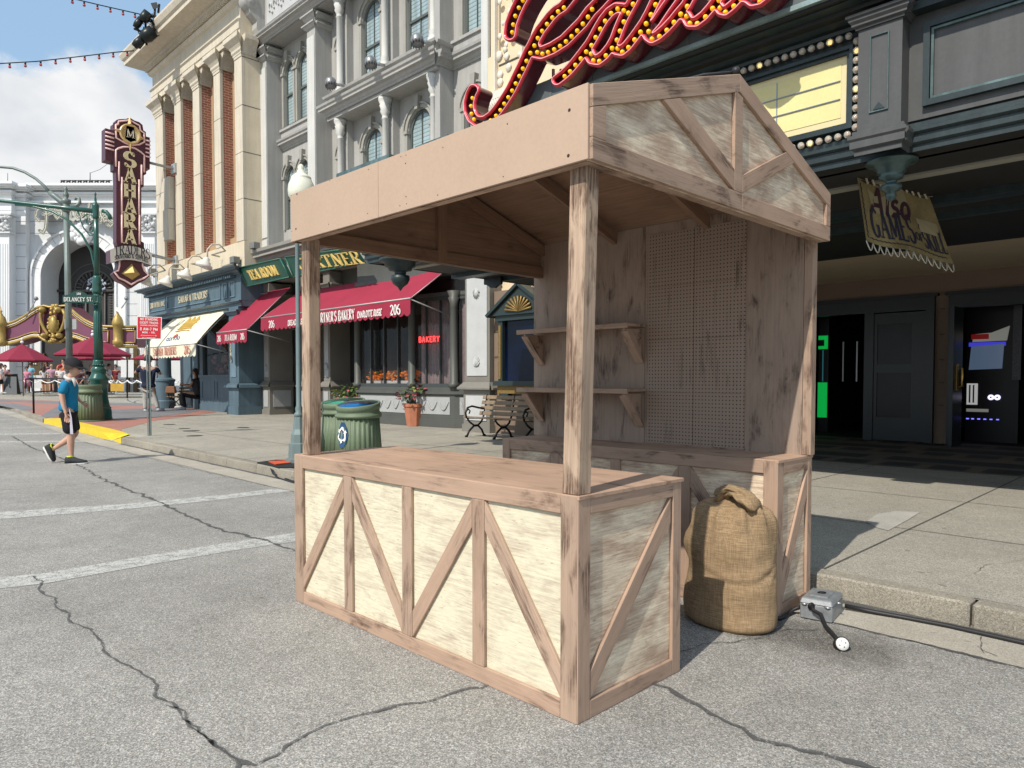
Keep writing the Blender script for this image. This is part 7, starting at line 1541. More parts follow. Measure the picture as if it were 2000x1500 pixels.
def grey_pole():
    d = 26.0; b = PD(138, 742 + 1.27 * F / 26.0, d); b.z = .13; k = F / d; z = lambda y: zat(138, y, d)
    T = thing('lamp_pole', 'grey green fluted pole with finial and curved lamp arm', 'street pole', tuple(b)); c = (b.x, b.y, 0)
    MB().lathe([(r / k, z(y)) for r, y in ((16, 811), (16, 800), (12, 795), (9, 770), (8, 740), (6.2, 735))], c, 24).build('base', M_PGR, T)
    MB().lathe([(r / k, z(y)) for r, y in ((6.0, 736), (5.8, 580), (5.0, 412))], c, 40, flute=12, fd=.10).build('shaft', M_PGR, T)
    MB().lathe([(r / k, z(y)) for r, y in ((5, 414), (8.5, 411), (8.5, 405), (6, 402), (6.5, 398), (8.5, 396), (8.5, 390), (3, 388), (5, 383), (5.2, 379), (2.5, 374), (3.3, 370), (2.5, 366), (1, 364))], c, 20).build('finial', M_PGR, T)
    P = lambda x, y: PD(x, y, d); a = MB()
    a.tube([P(132, 400), P(120, 394), P(108, 384), P(97, 376)], [.11, .11, .1, .09], 8); a.tube([P(98, 377), P(85, 362), P(70, 349), P(48, 336), P(25, 328), P(0, 326), P(-40, 326)], [.06, .055, .05, .05, .05, .045, .04], 8)
    a.tube([P(140, 403), P(150, 402), P(156, 396), P(155, 388), P(149, 386), P(147, 391)], [.07, .07, .06, .05, .05, .04], 7); a.build('lamp_arm', M_PGR, T)
    MB().hexa([P(126, 623), P(149, 623), P(149, 643), P(126, 643), P(126, 623) + FH * .05, P(149, 623) + FH * .05, P(149, 643) + FH * .05, P(126, 643) + FH * .05]).build('sign_back', M('sign_back_grey', (.40, .41, .40), .5, .3, .1, 3, 0), T)
grey_pole()
def no_standing():
    b = GZ(292, 851, .13); d = b.dot(FH); P = lambda x, y, o=0.0: PD(x, y, d - o)
    T = thing('parking_sign', 'red NO STANDING sign on a perforated steel post', 'road sign', tuple(b)); k = F / d
    z1 = zat(290, 662, d) ; top = zat(290, 615, d)
    m = MB(); w = 3.9 / k
    for a, c in ((-w, -w * .55), (w * .55, w)): m.hexa([b + RT * a, b + RT * c, b + RT * c + FH * .012, b + RT * a + FH * .012] + [Vector((p.x, p.y, top)) for p in (b + RT * a, b + RT * c, b + RT * c + FH * .012, b + RT * a + FH * .012)])
    q = b + FH * .035; m.hexa([q + RT * -w * .55, q + RT * w * .55, q + RT * w * .55 + FH * .01, q - RT * w * .55 + FH * .01] + [Vector((p.x, p.y, top)) for p in (q + RT * -w * .55, q + RT * w * .55, q + RT * w * .55 + FH * .01, q - RT * w * .55 + FH * .01)])
    ps = m.build('post', M('galvanised', (.20, .24, .23), .45, .5, .15, 6, .1), T)
    h = MB()
    for i in range(60): zz = .2 + i * .045; c = q - FH * .002; h.lathe([(.008, 0), (0, .001)], (c.x, c.y, zz), 6, ax=TO)
    h.build('post_hole', M_BLK, ps)
    cor = [P(267.5, 617.5, .03), P(316, 619.5, .03), P(315, 662.5, .03), P(267, 661.5, .03)]; ctr = (cor[0] + cor[2]) / 2
    bd = MB().hexa([cor[3], cor[2], cor[2] + FH * .004, cor[3] + FH * .004, cor[0], cor[1], cor[1] + FH * .004, cor[0] + FH * .004]).build('board', M('sign_white', (.75, .68, .66), .4, 0, 0, 1, 0), T)
    inn = [ctr + (c - ctr) * .94 - FH * .004 for c in cor]; MB().poly(inn).build('red_field', M('sign_red', (.52, .015, .03), .4, 0, .05, 3, 0), bd)
    m = MB(); rt = (cor[1] - cor[0]).normalized()
    for s, v, h, f in (('NO STANDING', .17, .052, .40), ('EXCEPT TRUCKS', .32, .045, .41), ('LOADING UNLOADING', .42, .028, .40), ('8 AM-7 PM', .62, .060, .40), ('MON. ~ FRI.', .755, .042, .30), ('DEPT. OF TRANSPORTATION', .965, .018, .30)):
        o = cor[0].lerp(cor[3], v).lerp(cor[1].lerp(cor[2], v), .5) - FH * .008
        text(m, s, o, rt, (0, 0, 1), h, .002, serif=False, T=.15, t=.15, fit=f)
    a = cor[0].lerp(cor[3], .85).lerp(cor[1].lerp(cor[2], .85), .5) - FH * .008
    m.tube([a - rt * .17, a + rt * .17], .004, 4)
    for s in (-1, 1): m.tube([a + rt * s * .15 + Vector((0, 0, .015)), a + rt * s * .18, a + rt * s * .15 - Vector((0, 0, .015))], .004, 4)
    m.build('lettering', M_WHITE, bd)
no_standing()
def post_lamp():
    b = GZ(585, 905, .13); d = b.dot(FH); k = F / d; z = lambda y: zat(585, y, d)
    T = thing('street_lamp', 'slim grey green lamp post with a cream acorn globe behind the stall', 'street lamp', tuple(b)); c = (b.x, b.y, 0)
    MB().lathe([(r / k, z(y)) for r, y in ((26, 906), (26, 895), (21, 894), (20, 866), (16, 864), (15.5, 848), (12, 838), (10, 822), (9, 812))], c, 8, smooth=False, phase=R(22.5)).build('base', M('lamp_grey', (.16, .215, .215), .4, .1, .1, 3, .04), T)
    MB().lathe([(r / k, z(y)) for r, y in ((9, 814), (9.5, 808), (6, 804), (7.5, 798), (5, 792), (4.6, 640), (4.8, 638), (4.2, 636), (4.0, 430), (6, 425), (8, 418), (6, 412), (10, 400), (12, 396))], c, 16).build('shaft', M('lamp_grey', (.16, .215, .215)), T)
    gx = PD(588.5, 370, d); MB().lathe([(r / k, z(y)) for r, y in ((10, 397), (19, 393), (24.5, 383), (25.5, 372), (24, 361), (20, 352), (18.6, 349), (19.3, 347.5), (18.3, 346), (13, 341.5), (8, 338), (7.5, 334), (5, 331), (6.5, 327), (4, 322.5), (1.5, 320.5), (0, 320))]
                   , (gx.x, gx.y, 0), 28).build('globe', M('globe_cream', (.72, .73, .60), .3, 0, .12, 6, .05, spec=.5, coat=.3), T)
post_lamp()
# ribbed litter bins
def bin_proto(label, lid_mat, loc, h=.93, r=.34, logo=False, name='recycling_bin'):
    T = thing(name, label, 'litter bin', loc, None)
    M_BN = M('bin_green', (.135, .18, .11), .55, 0, .12, 4, .10, 60, .15); x, y, z0 = loc; c = (x, y, z0)
    td = (FH * .14 + RT * .06) * (1 if h < 1 else 0)
    def tl(q):
        for v in q.v: v.z += max(0, min(1, (v.z - z0 - h * .80) / (h * .12))) * (v - Vector(c)).dot(td) + (v.z > z0 + h * .86) * .02
    m = MB(); m.lathe([(r * 1.10, 0), (r * 1.10, .04), (r * 1.0, .05)], c, 40); m.build('foot', M_BN, T)
    m = MB(); m.lathe([(r * 1.04, .045), (r * .90, h * .80)], c, 112, flute=28, fd=.07); m.build('body', M_BN, T)
    m = MB(); m.lathe([(r * .93, h * .78), (r * 1.0, h * .80), (r * 1.0, h * .845), (r * .93, h * .86), (r * .90, h * .90), (r * .94, h * .92), (r * .96, h * .985), (r * .93, h), (r * .87, h), (r * .85, h * .96)], c, 48); tl(m); rm = m.build('rim', M_BN, T)
    m = MB(); m.lathe([(r * .865, h * .992), (r * .5, h * .985), (0, h * .98)], c, 40); tl(m); l = m.build('liner', lid_mat, T)
    hm = MB().lathe([(.07, 0), (.07, .004), (0, .004)], (x + .06, y + .12, z0 + h * .989), 16); tl(hm); hm.build('liner_hole', M_BLK, l)
    if logo:
        a0 = math.atan2(-y, -x) + R(-46); rr = r * 1.03
        def Q(u, v, k=.0): a = a0 + u / rr; zz = z0 + .45 + v; q = r * (1.04 - .14 * (zz - z0) / (h * .8)) + .006 + k; return Vector((x + q * math.cos(a), y + q * math.sin(a), zz))
        pl = MB(); out = [(-.03, .20), (.05, .20), (.13, .02), (.05, -.17), (-.03, -.17), (-.12, .02)]
        pl.poly([Q(*p) for p in out]); dk = pl.build('decal', M('decal_blue', (.02, .07, .17), .5, 0, 0, 1, 0), T)
        w = MB()
        for k_ in range(3):
            q0 = R(90 + k_ * 120)
            def rot(p): return (p[0] * math.cos(q0) - p[1] * math.sin(q0), p[0] * math.sin(q0) * 1.25 + p[1] * math.cos(q0) * 1.25 + .015)
            for sh in ([(.035, -.055), (.095, -.03), (.095, .005), (.055, -.015)], [(.095, .0), (.06, .06), (.035, .045), (.075, -.01)], [(.02, .03), (.075, .075), (.03, .085)]):
                w.poly([Q(*rot(p), .003) for p in sh])
        w.build('decal_arrows', M_WHITE, dk)
    return T
cb = GZ(692, 912, .13); cb = cb + FH * .30; cg = GZ(655, 905, .13) + FH * .55
M_LB = M('liner_blue', (.01, .19, .55), .35, 0, .08, 4, 0); M_LG = M('liner_green', (.07, .42, .26), .4, 0, .08, 4, 0)
bin_proto('ribbed green recycling bin with blue liner top and white arrows decal', M_LB, (cb.x, cb.y, .13), .90, .345, True)
bin_proto('ribbed green bin with pale green liner, half hidden behind the stall post', M_LG, (cg.x, cg.y, .13), .92, .36)
p = GZ(162, 824, .13) + FH * .3; bin_proto('fluted green litter bin beside the tall green pole', M('bin_green', (.17, .215, .135)), (p.x, p.y, .13), 1.10, .40, name='litter_bin')
# benches
def bench(label, loc, rz, L_=2.05, k=1.12):
    T = thing('park_bench', label, 'bench', loc, 'slatted benches'); o = Vector(loc); M_ = Matrix.Rotation(rz, 3, 'Z'); W_ = lambda x, y, z: o + M_ @ Vector((x * k, y * k, z * k))
    wd = M('bench_wood', (.24, .175, .11), .65, 0, .2, 5, .12, 40)
    def slat(nm, y, z, dy, dz, w, t):
        m = MB(); a, b = W_(-L_ / 2, y, z), W_(L_ / 2, y, z); up = (M_ @ Vector((0, dy, dz))).normalized(); m.beam(a, b, t, w, up); return m.build(nm, wd, T, bev=.004)
    for i in range(4): slat('seat_slat', -.22 + i * .125, .43 - .012 * i, 0.0, 1.0, .03, .10)
    for i in range(4): slat('back_slat', .22 + .035 * i, .50 + .115 * i, .28, 1, .085, .028)
    for x in (-L_ / 2 + .12, 0, L_ / 2 - .12):
        m = MB(); q = lambda pts, r: m.tube([W_(x, y, z) for y, z in pts], r, 7)
        q([(-.27, .0), (-.20, .13), (-.06, .235), (.06, .235), (.17, .14), (.24, 0)], .024); q([(-.26, .415), (-.18, .32), (-.06, .245), (.06, .245), (.16, .32), (.22, .44), (.34, .90)], .022); q([(-.26, .41), (0, .40), (.22, .385)], .018)
        if x: q([(-.27, .41), (-.30, .52), (-.24, .63), (-.12, .66), (.08, .62), (.26, .60)], .022); q([(-.2, .5), (-.17, .56), (-.22, .6), (-.27, .56)], .016)
        for y in (-.28, .25): m.ball(W_(x, y, .015), .035 * k, 6)
        m.build('iron_frame', M_BLK, T)
    return T
bench('slatted wooden park bench with black iron arms beside the ornamented pilaster', (-11.02, 10.72, .13), 0.0, 1.95, 1.04)
bench('dark bench at the slate blue shop front where the woman in black sits', tuple(GZ(354, 797, .13) + Vector((0, .3, 0))), R(-62), 1.5, 1.25)
# potted plants
def pot(label, loc, s, spread, colors, seed):
    rr = random.Random(seed); T = thing('potted_plant', label, 'potted plant', loc, 'terracotta planters'); x, y, z0 = loc
    MB().lathe([(.17 * s, 0), (.23 * s, .42 * s), (.255 * s, .43 * s), (.255 * s, .50 * s), (.22 * s, .50 * s), (.21 * s, .44 * s), (0, .44 * s)], loc, 8, smooth=False, phase=R(22)).build('pot', M('terracotta', (.44, .17, .095), .8, 0, .12, 5, .08, 50), T, bev=.006)
    st = MB(); lv = MB()
    for i in range(150):
        a, q = rr.uniform(0, 6.28), rr.random() ** .6; h = (.50 + spread * (.25 + .75 * rr.random()) * (1.05 - .5 * q)) * s; px_, py_ = x + math.cos(a) * spread * .85 * q * s, y + math.sin(a) * spread * .85 * q * s
        if i % 3 == 0: st.tube([(x + math.cos(a) * .08, y + math.sin(a) * .08, z0 + .44 * s), ((x + px_) / 2, (y + py_) / 2, z0 + (.44 * s + h) / 2 + .05), (px_, py_, z0 + h)], .005, 4)
        L_ = rr.uniform(.07, .14) * s; d = Vector((math.cos(a) + rr.uniform(-.4, .4), math.sin(a) + rr.uniform(-.4, .4), rr.uniform(-.7, .5))).normalized(); sd = d.cross(Vector((rr.uniform(-.4, .4), rr.uniform(-.4, .4), 1))).normalized(); up = sd.cross(d); c = Vector((px_, py_, z0 + h)); mi = rr.choices(range(len(colors)), [c_[1] for c_ in colors])[0]
        lv.add([c - d * L_ * .5, c + sd * L_ * .42 + up * L_ * .1, c + d * L_ * .6 - up * L_ * .1, c - sd * L_ * .42 + up * L_ * .1, c + up * L_ * .02], [(0, 1, 4), (1, 2, 4), (2, 3, 4), (3, 0, 4)], None, mi)
    st.build('stem', M('stem_green', (.06, .10, .03), .7), T); lv.build('leaves', [c_[0] for c_ in colors], T)
lg = M('leaf_green', (.07, .13, .035), .5, 0, .3, 20, .1); lp = M('leaf_pink', (.52, .10, .13), .5, 0, .35, 30, .2); lm = M('leaf_maroon', (.13, .035, .035), .5, 0, .3, 20, .1); ly = M('leaf_lime', (.30, .34, .09), .5, 0, .3, 20, .1)
b = GZ(806, 833, .13); pot('terracotta planter of pink and green caladiums before the bay window', (b.x - .12, b.y + .15, .13), 1.25, .52, [(lg, 5), (lp, 3), (lm, 3), (ly, 1)], 4)
b = PY(681, 803, 12.0); pot('terracotta planter with yellow green croton leaves in the dark doorway', (b.x, 12.0, .13), 1.25, .46, [(lg, 5), (ly, 4), (lp, 1)], 5)
# burlap sack
def sack():
    T = thing('burlap_sack', 'full tan burlap sack twisted shut, standing between the two counters', 'sack', (-2.0, 3.79, 0))
    bm_ = MB(); n, k = 96, 60; vs = []
    prof = [(0, .90), (.012, 1.0), (.05, 1.04), (.15, 1.02), (.30, 1.0), (.45, .99), (.58, 1.0), (.74, 1.0), (.84, .96), (.90, .84), (.935, .62), (.955, .40), (.97, .26), (.98, .20), (.99, .20), (1.01, .24), (1.02, .20)]
    pz = [p[0] for p in prof]; pr = [p[1] for p in prof]; H_ = .755
    for i in range(k + 1):
        t = 1.02 * (i / k) ** .9; rr = float(np.interp(t, pz, pr))
        for j in range(n):
            a = 2 * math.pi * j / n; bul = .10 * math.exp(-((t - .62) / .12) ** 2) * max(0, math.cos(a - R(185))) ** 2
            gather = max(0, (t - .60) / .40); pleat = .26 * gather * abs(math.sin(a * 4.5 + 1.5 * math.sin(a) + t * 3)) + .05 * gather * math.sin(a * 13)
            sag = .030 * math.sin(a * 2 + 1) * math.sin(t * 9) + .06 * mnoise.noise(Vector((math.cos(a) * 1.4, math.sin(a) * 1.4, t * 4.2))) + .022 * mnoise.noise(Vector((math.cos(a) * 4, math.sin(a) * 4, t * 11)))
            fold = -.035 * math.exp(-((t - (.42 + .06 * math.sin(a * 2.2 - .6))) / .03) ** 2) * max(0, math.sin(a * 1.0 + 2.4)) + .02 * math.exp(-((t - (.47 + .06 * math.sin(a * 2.2 - .6))) / .035) ** 2) * max(0, math.sin(a + 2.4))
            q = rr * (1 + sag * (1 - .3 * gather)) * (1 - pleat) + bul + fold; lean = .05 * gather
            vs.append((-2.0 + lean * .7 + .262 * q * math.cos(a), 3.765 + .185 * q * math.sin(a), H_ * (t - .02 * gather * math.sin(a * 3)) + (.0 if i else 0)))
    fs = [(i * n + j, i * n + (j + 1) % n, (i + 1) * n + (j + 1) % n, (i + 1) * n + j) for i in range(k) for j in range(n)] + [tuple(k * n + j for j in range(n)), tuple(range(n - 1, -1, -1))]
    gc = []
    for i in range(k + 1):
        for j in range(n): gc.append((2 * math.pi * (j if j < n else 0) / n * .23, H_ * i / k, 0))
    bm_.add(vs, fs, gc, 0, True)
    m, nt, b = newmat('burlap'); c = ncoord(nt); sp = nt.nodes.new('ShaderNodeSeparateXYZ'); nt.links.new(c, sp.inputs[0])
    ang = nmath(nt, 'ARCTAN2', nmath(nt, 'ADD', sp.outputs[1], -3.765), nmath(nt, 'ADD', sp.outputs[0], 2.0))
    warp = nmath(nt, 'MULTIPLY', nnoise(nt, c, 6, 3), .9)
    wx_ = nmath(nt, 'SINE', nmath(nt, 'ADD', nmath(nt, 'MULTIPLY', ang, 190.0), nmath(nt, 'MULTIPLY', warp, 9))); wz_ = nmath(nt, 'SINE', nmath(nt, 'ADD', nmath(nt, 'MULTIPLY', sp.outputs[2], 860.0), nmath(nt, 'MULTIPLY', warp, 9)))
    weave = nmath(nt, 'ADD', nmath(nt, 'MULTIPLY', nmath(nt, 'MULTIPLY', wx_, wz_), .5), .5)
    slub = nramp(nt, nnoise(nt, nmap(nt, c, (14, 14, 260)), 1.0, 3), [(.35, .72), (.65, 1.12)]); slub2 = nramp(nt, nnoise(nt, nmap(nt, c, (170, 170, 9)), 1.0, 3), [(.35, .80), (.65, 1.10)])
    cc = nmix(nt, weave, (.23, .155, .085), (.49, .35, .21)); cc = nmix(nt, 1.0, nmix(nt, 1.0, cc, slub, 'MULTIPLY'), slub2, 'MULTIPLY'); cc = nmix(nt, 1.0, cc, nramp(nt, nnoise(nt, c, 3, 4), [(.3, .88), (.7, 1.1)]), 'MULTIPLY')
    nt.links.new(cc, b.inputs['Base Color']); b.inputs['Roughness'].default_value = .95; b.inputs['Specular IOR Level'].default_value = .1; nbump(nt, b, weave, .5, .003); MATS['burlap'] = m
    bm_.build('bag', m, T)
    kn = MB(); pa = [Vector(p) for p in ((-2.04, 3.74, .735), (-2.01, 3.72, .765), (-1.97, 3.70, .78), (-1.92, 3.69, .775), (-1.87, 3.685, .75), (-1.835, 3.69, .715), (-1.815, 3.70, .68))]; ra = [.05, .04, .03, .036, .05, .048, .03]; vs = []; nn = 30
    fine = [(pa[i].lerp(pa[i + 1], k / 4), ra[i] + (ra[i + 1] - ra[i]) * k / 4) for i in range(6) for k in range(4)]
    for i, (p, r_) in enumerate(fine):
        dd = (fine[min(i + 1, len(fine) - 1)][0] - fine[max(i - 1, 0)][0]).normalized(); u = dd.cross(Vector((0, 1, 0))).normalized(); w = dd.cross(u)
        for j in range(nn): aa = 2 * math.pi * j / nn; q = r_ * (1 + .24 * math.sin(4 * aa + i * .42) + .10 * math.sin(9 * aa - i * .3)); vs.append(p + u * math.cos(aa) * q * .8 + w * math.sin(aa) * q * 1.2)
    kn.add(vs, [(i * nn + j, i * nn + (j + 1) % nn, (i + 1) * nn + (j + 1) % nn, (i + 1) * nn + j) for i in range(len(fine) - 1) for j in range(nn)] + [tuple(range(nn)), tuple((len(fine) - 1) * nn + j for j in range(nn))], None, 0, True)
    kn.build('twisted_neck', m, T)
sack()
# power box, cables and plug
def power():
    T = thing('power_box', 'grey metal electrical junction box on the road by the kerb', 'electrical box', (-1.67, 4.28, 0))
    A, B_, C_ = GZ(1562, 1207), GZ(1625, 1219), GZ(1646, 1196); D_ = A + (C_ - B_); h = .125; up = Vector((0, 0, 1))
    mt = M('box_grey', (.30, .32, .335), .42, .35, .25, 14, .08, 60, spec=.5)
    MB().hexa([A + up * .004, B_ + up * .004, C_ + up * .004, D_ + up * .004, A + up * h * .74, B_ + up * h * .74, C_ + up * h * .74, D_ + up * h * .74]).build('body', mt, T, bev=.005)
    ctr = (A + C_) / 2; e = lambda p, s, z: ctr + (p - ctr) * s + up * z
    MB().hexa([e(p, 1.03, h * .745) for p in (A, B_, C_, D_)] + [e(p, .93, h) for p in (A, B_, C_, D_)]).hexa([e(p, .62, h) for p in (A, B_, C_, D_)] + [e(p, .55, h * 1.07) for p in (A, B_, C_, D_)]).build('lid', mt, T, bev=.006)
    k = MB(); 
    for p, q in ((A.lerp(B_, .15), 1), (A.lerp(B_, .85), 1), (B_.lerp(C_, .5), 1)): k.ball(e(p, 1.03, h * .73), .012, 6, sc=(1.6, 1, .5))
    k.build('latch', M_STEEL, T); MB().tube([e(ctr, 1, h * 1.08) + RT * (.022 * math.cos(a)) + FH * (.014 * math.sin(a)) for a in [i * .7 for i in range(9)]], .005, 5, closed=True).build('lid_ring', M_BLK, T)
    g = A.lerp(B_, .36) + up * h * .66; MB().lathe([(.024, 0), (.02, .008), (0, .006)], g + (g - ctr).normalized() * .0 - FH * .004, 12, ax=TO).build('cable_gland', M_BLK, T)
    rub = M('cable_rubber', (.018, .018, .02), .5, 0, .1, 20, .05)
    c = MB(); pts = [g, g - FH * .03 - up * .015, GZ(1603, 1200, .055), GZ(1612, 1222, .022), GZ(1628, 1240, .013), GZ(1640, 1255, .014)]
    c.tube(pts, .0115, 10); w = c.build('pigtail_cable', rub); tag(w, 'short black cable running from the grey box to the white socket', 'cable')
    s = thing('plug_socket', 'round white-faced socket end lying on the asphalt', 'plug', tuple(GZ(1645, 1262))); cpos = GZ(1645, 1258, .033); ax = (TO * .9 + RT * -.15 + up * .42).normalized()
    MB().lathe([(.014, -.07), (.022, -.055), (.036, -.045), (.038, 0), (.034, .004)], cpos, 18, ax=ax).build('socket_body', rub, s); f = MB().lathe([(.032, .004), (.032, .008), (0, .0085)], cpos, 18, ax=ax).build('socket_face', M_WHITE, s)
    h_ = MB(); M3 = ax.to_track_quat('Z', 'Y').to_matrix()
    for i in range(4): a = i * math.pi / 2 + .4; h_.ball(cpos + M3 @ Vector((math.cos(a) * .016, math.sin(a) * .016, .009)), .0035, 5)
    h_.build('socket_slot', M_BLK, f)
    c = MB(); c.tube([GZ(1650, 1183, .03), GZ(1700, 1194, .02), GZ(1760, 1205, .015), GZ(1850, 1222, .015), GZ(1930, 1240, .015), GZ(2010, 1258, .015), GZ(2150, 1290, .015)], .0135, 10); tag(c.build('power_cable', rub), 'thick black cable running along the gutter from the grey box', 'cable')
    c = MB(); c.tube([GZ(1562, 1186, .05), GZ(1550, 1190, .03), GZ(1538, 1200, .015), GZ(1524, 1208, .012), GZ(1505, 1207, .012), GZ(1480, 1195, .012), GZ(1440, 1180, .012)], .012, 10); tag(c.build('power_cable', rub), 'black cable from the grey box slipping behind the burlap sack', 'cable')
power()
def cable_ramp():
    b = GZ(545, 908, .13); T = thing('cable_ramp', 'black rubber cable ramp with orange lid on the kerb beside the lamp post', 'cable ramp', tuple(b))
    q = [GZ(x, y, .135) for x, y in ((502, 905), (545, 915), (590, 914), (590, 902), (540, 900))]; MB().prism(q, (0, 0, .02)).build('base', M('ramp_black', (.015, .015, .016), .6, 0, 0, 1, 0), T)
    q = [GZ(x, y, .158) for x, y in ((524, 902), (572, 900), (566, 905), (538, 908))]; MB().prism(q, (0, 0, .012)).build('lid', M('ramp_orange', (.62, .09, .03), .5, 0, .1, 8, 0), T)
    rub = M('cable_rubber', (.018, .018, .02))
    for i, o in enumerate((0, 3)):
        c = MB(); c.tube([GZ(528, 907, .14), GZ(529 + o, 915, .11), GZ(533 + o, 925, .06), GZ(545 + o, 934 - o, .012), GZ(570, 942 - o, .012), GZ(640, 958 - o, .012), GZ(760, 985 - o, .012)], .011, 7); tag(c.build('power_cable', rub), ('black cable looping down the kerb from the orange lidded ramp, lower strand', 'black cable looping down the kerb from the orange lidded ramp, upper strand')[i], 'cable')
cable_ramp()
# gooseneck shop lamps
M_SHADE = M('shade_white', (.72, .70, .64), .35, 0, .08, 5, .03, spec=.5)
GN = ['first', 'second', 'third', 'fourth']
for i, (x, y, ax_, ay) in enumerate([(287, 551, 303, 543), (325, 551, 347, 531), (362, 537, 384, 522), (400, 516, 424, 505)]):
    Y = 10.35; c = PY(x, y, Y); a = PY(ax_, ay, 11.2); s = .17 + .01 * i
    T = thing('gooseneck_lamp', 'white gooseneck lamp over the slate blue shop sign, %s from the street corner' % GN[i], 'wall lamp', tuple(a), 'gooseneck lamps over the shop sign')
    ax = Vector((.12, .35, 1)).normalized()
    MB().lathe([(s * 1.5, -.12), (s * 1.35, .0), (s * 1.0, .03), (s * .9, .10), (s * .6, .13), (s * .5, .22), (s * .2, .27)], c, 18, ax=ax).build('shade', M_SHADE, T)
    tp = c + ax * .26; MB().tube([tp, tp + Vector((0, .0, .28)), tp + Vector((.05, .15, .48)), tp + Vector((.1, .40, .50)), tp + Vector((.12, .60, .30)), Vector((a.x, 11.0, a.z + .12)), Vector((a.x, 11.3, a.z + .08))], .03, 8).build('arm', M('arm_cream', (.55, .48, .38), .5, 0, .1, 4, 0), T)
for i, (x, y) in enumerate(((297, 530), (458, 508), (497, 480))):
    c = PY(x, y, 11.2 if i < 2 else 11.6); T = thing('flood_light', ['grey flood light box on the corner above the shop', 'grey flood light box above the right end of the slate blue shop', 'grey flood light box on the tea room cornice'][i], 'flood light', tuple(c), 'flood lights on the cornices')
    MB().box(c.x - .16, c.x + .16, c.y - .12, c.y + .14, c.z - .12, c.z + .12).build('housing', M('flood_grey', (.22, .22, .21), .5, .3, .1, 5, 0), T, bev=.02); MB().tube([c - Vector((0, 0, .12)), c - Vector((0, -.1, .26))], .03, 6).build('bracket', M_BLK, T)
for i, (x, y) in enumerate(((646, 163), (724, 123), (815, 80))):
    c = PY(x, y, 11.55); T = thing('spot_light', 'round grey spotlight on the string course, %s' % ['left of the three by the narrow window', 'middle of the three below the large arched window', 'right of the three under the gilt lettered window'][i], 'spotlight', tuple(c), 'spotlights on the string course')
    ax = Vector((.25, -.1, -1)).normalized(); MB().lathe([(.15, .10), (.17, .05), (.17, -.06), (.15, -.12), (.08, -.15), (0, -.16)][::-1], c, 18, ax=ax).build('housing', M('spot_grey', (.24, .25, .26), .4, .4, .1, 5, 0), T)
    m = MB()
    for k in range(12): a = k * math.pi / 6; q = ax.to_track_quat('Z', 'Y').to_matrix(); m.tube([c + q @ Vector((.165 * math.cos(a), .165 * math.sin(a), .04)), c + q @ Vector((.15 * math.cos(a), .15 * math.sin(a), .14))], .012, 4)
    m.build('fin', M_BLK, T); MB().tube([c, c + Vector((.2, .35, -.02))], .045, 7).build('bracket', M_STEEL, T)
# roof spotlights on a truss, black
def roof_rig():
    D_ = 29.0; P = lambda x, y, o=0: PD(x, y, D_ - o); T = thing('stage_light_rig', 'cluster of black stage lights on a frame above the cream cornice', 'light rig', tuple(P(290, 80)))
    f = MB()
    for a, b in (((272, 95), (300, 60)), ((262, 56), (282, 64)), ((284, 44), (286, 88)), ((300, 30), (322, 40)), ((275, 62), (272, 90)), ((296, 38), (303, 66)), ((280, 62), (305, 58)), ((303, 10), (301, 42)), ((311, 8), (309, 25))): f.tube([P(*a), P(*b)], .045, 5)
    for k in range(26): x, y = rnd.uniform(272, 304), rnd.uniform(32, 76); f.tube([P(x, y), P(x + rnd.uniform(-9, 9), y + rnd.uniform(-9, 9))], .02, 4)
    f.build('frame', M_BLK, T)
    for a, b, r_ in (((262, 91), (280, 74), .17), ((279, 76), (300, 60), .26), ((264, 54), (276, 36), .14), ((278, 42), (290, 24), .20)):
        MB().tube([P(*a, .1), P(*(Vector(a).lerp(Vector(b), .35)), .1), P(*b, .1)], [r_ * .75, r_, r_ * .9], 12).build('lamp_head', M('lamp_black', (.015, .02, .02), .35, .3, 0, 1, 0), T)
    MB().hexa([P(294, 6, .2), P(306, 4, .2), P(310, 15, .2), P(299, 18, .2)] + [P(294, 6, -.2), P(306, 4, -.2), P(310, 15, -.2), P(299, 18, -.2)]).build('lamp_head', M('lamp_black', (.015, .02, .02)), T)
roof_rig()
# festoon strings
def festoon(label, pts, Ds, n):
    T = thing('festoon_string', label, 'string lights', tuple(PD(*pts[0], Ds[0]))); P = [PD(x, y, d) for (x, y), d in zip(pts, Ds)]
    MB().tube(P, .02, 5).build('wire', M_BLK, T); L_ = [0]
    for a, b in zip(P, P[1:]): L_.append(L_[-1] + (b - a).length)
    for i in range(n):
        s = L_[-1] * (i + .5) / n; k = max(j for j in range(len(L_)) if L_[j] <= s); k = min(k, len(P) - 2); p = P[k].lerp(P[k + 1], (s - L_[k]) / (L_[k + 1] - L_[k]))
        if i == 0: b0 = MB().lathe([(.035, 0), (.035, -.10), (.02, -.11)][::-1], (0, 0, 0), 8).build('bulb_holder', M_BLK, T); g0 = MB().ball((0, 0, -.15), .055, 8).build('bulb', M('bulb_red', (.45, .08, .08), .3, 0, 0, 1, 0), b0); b_ = b0
        else: b_ = b0.copy(); col.objects.link(b_); g = g0.copy(); col.objects.link(g); g.parent = b_
        b_.location = p
festoon('string of red festoon bulbs crossing the sky to the cream cornice corner', [(-60, 128), (0, 124), (70, 120), (150, 111), (225, 102), (262, 99)], [27, 27.5, 28, 28.5, 29, 29.3], 11)
festoon('upper string of red festoon bulbs leading to the rooftop lights', [(130, -6), (158, 1), (200, 11), (240, 20), (275, 28)], [27, 27.5, 28, 28.5, 29], 6)
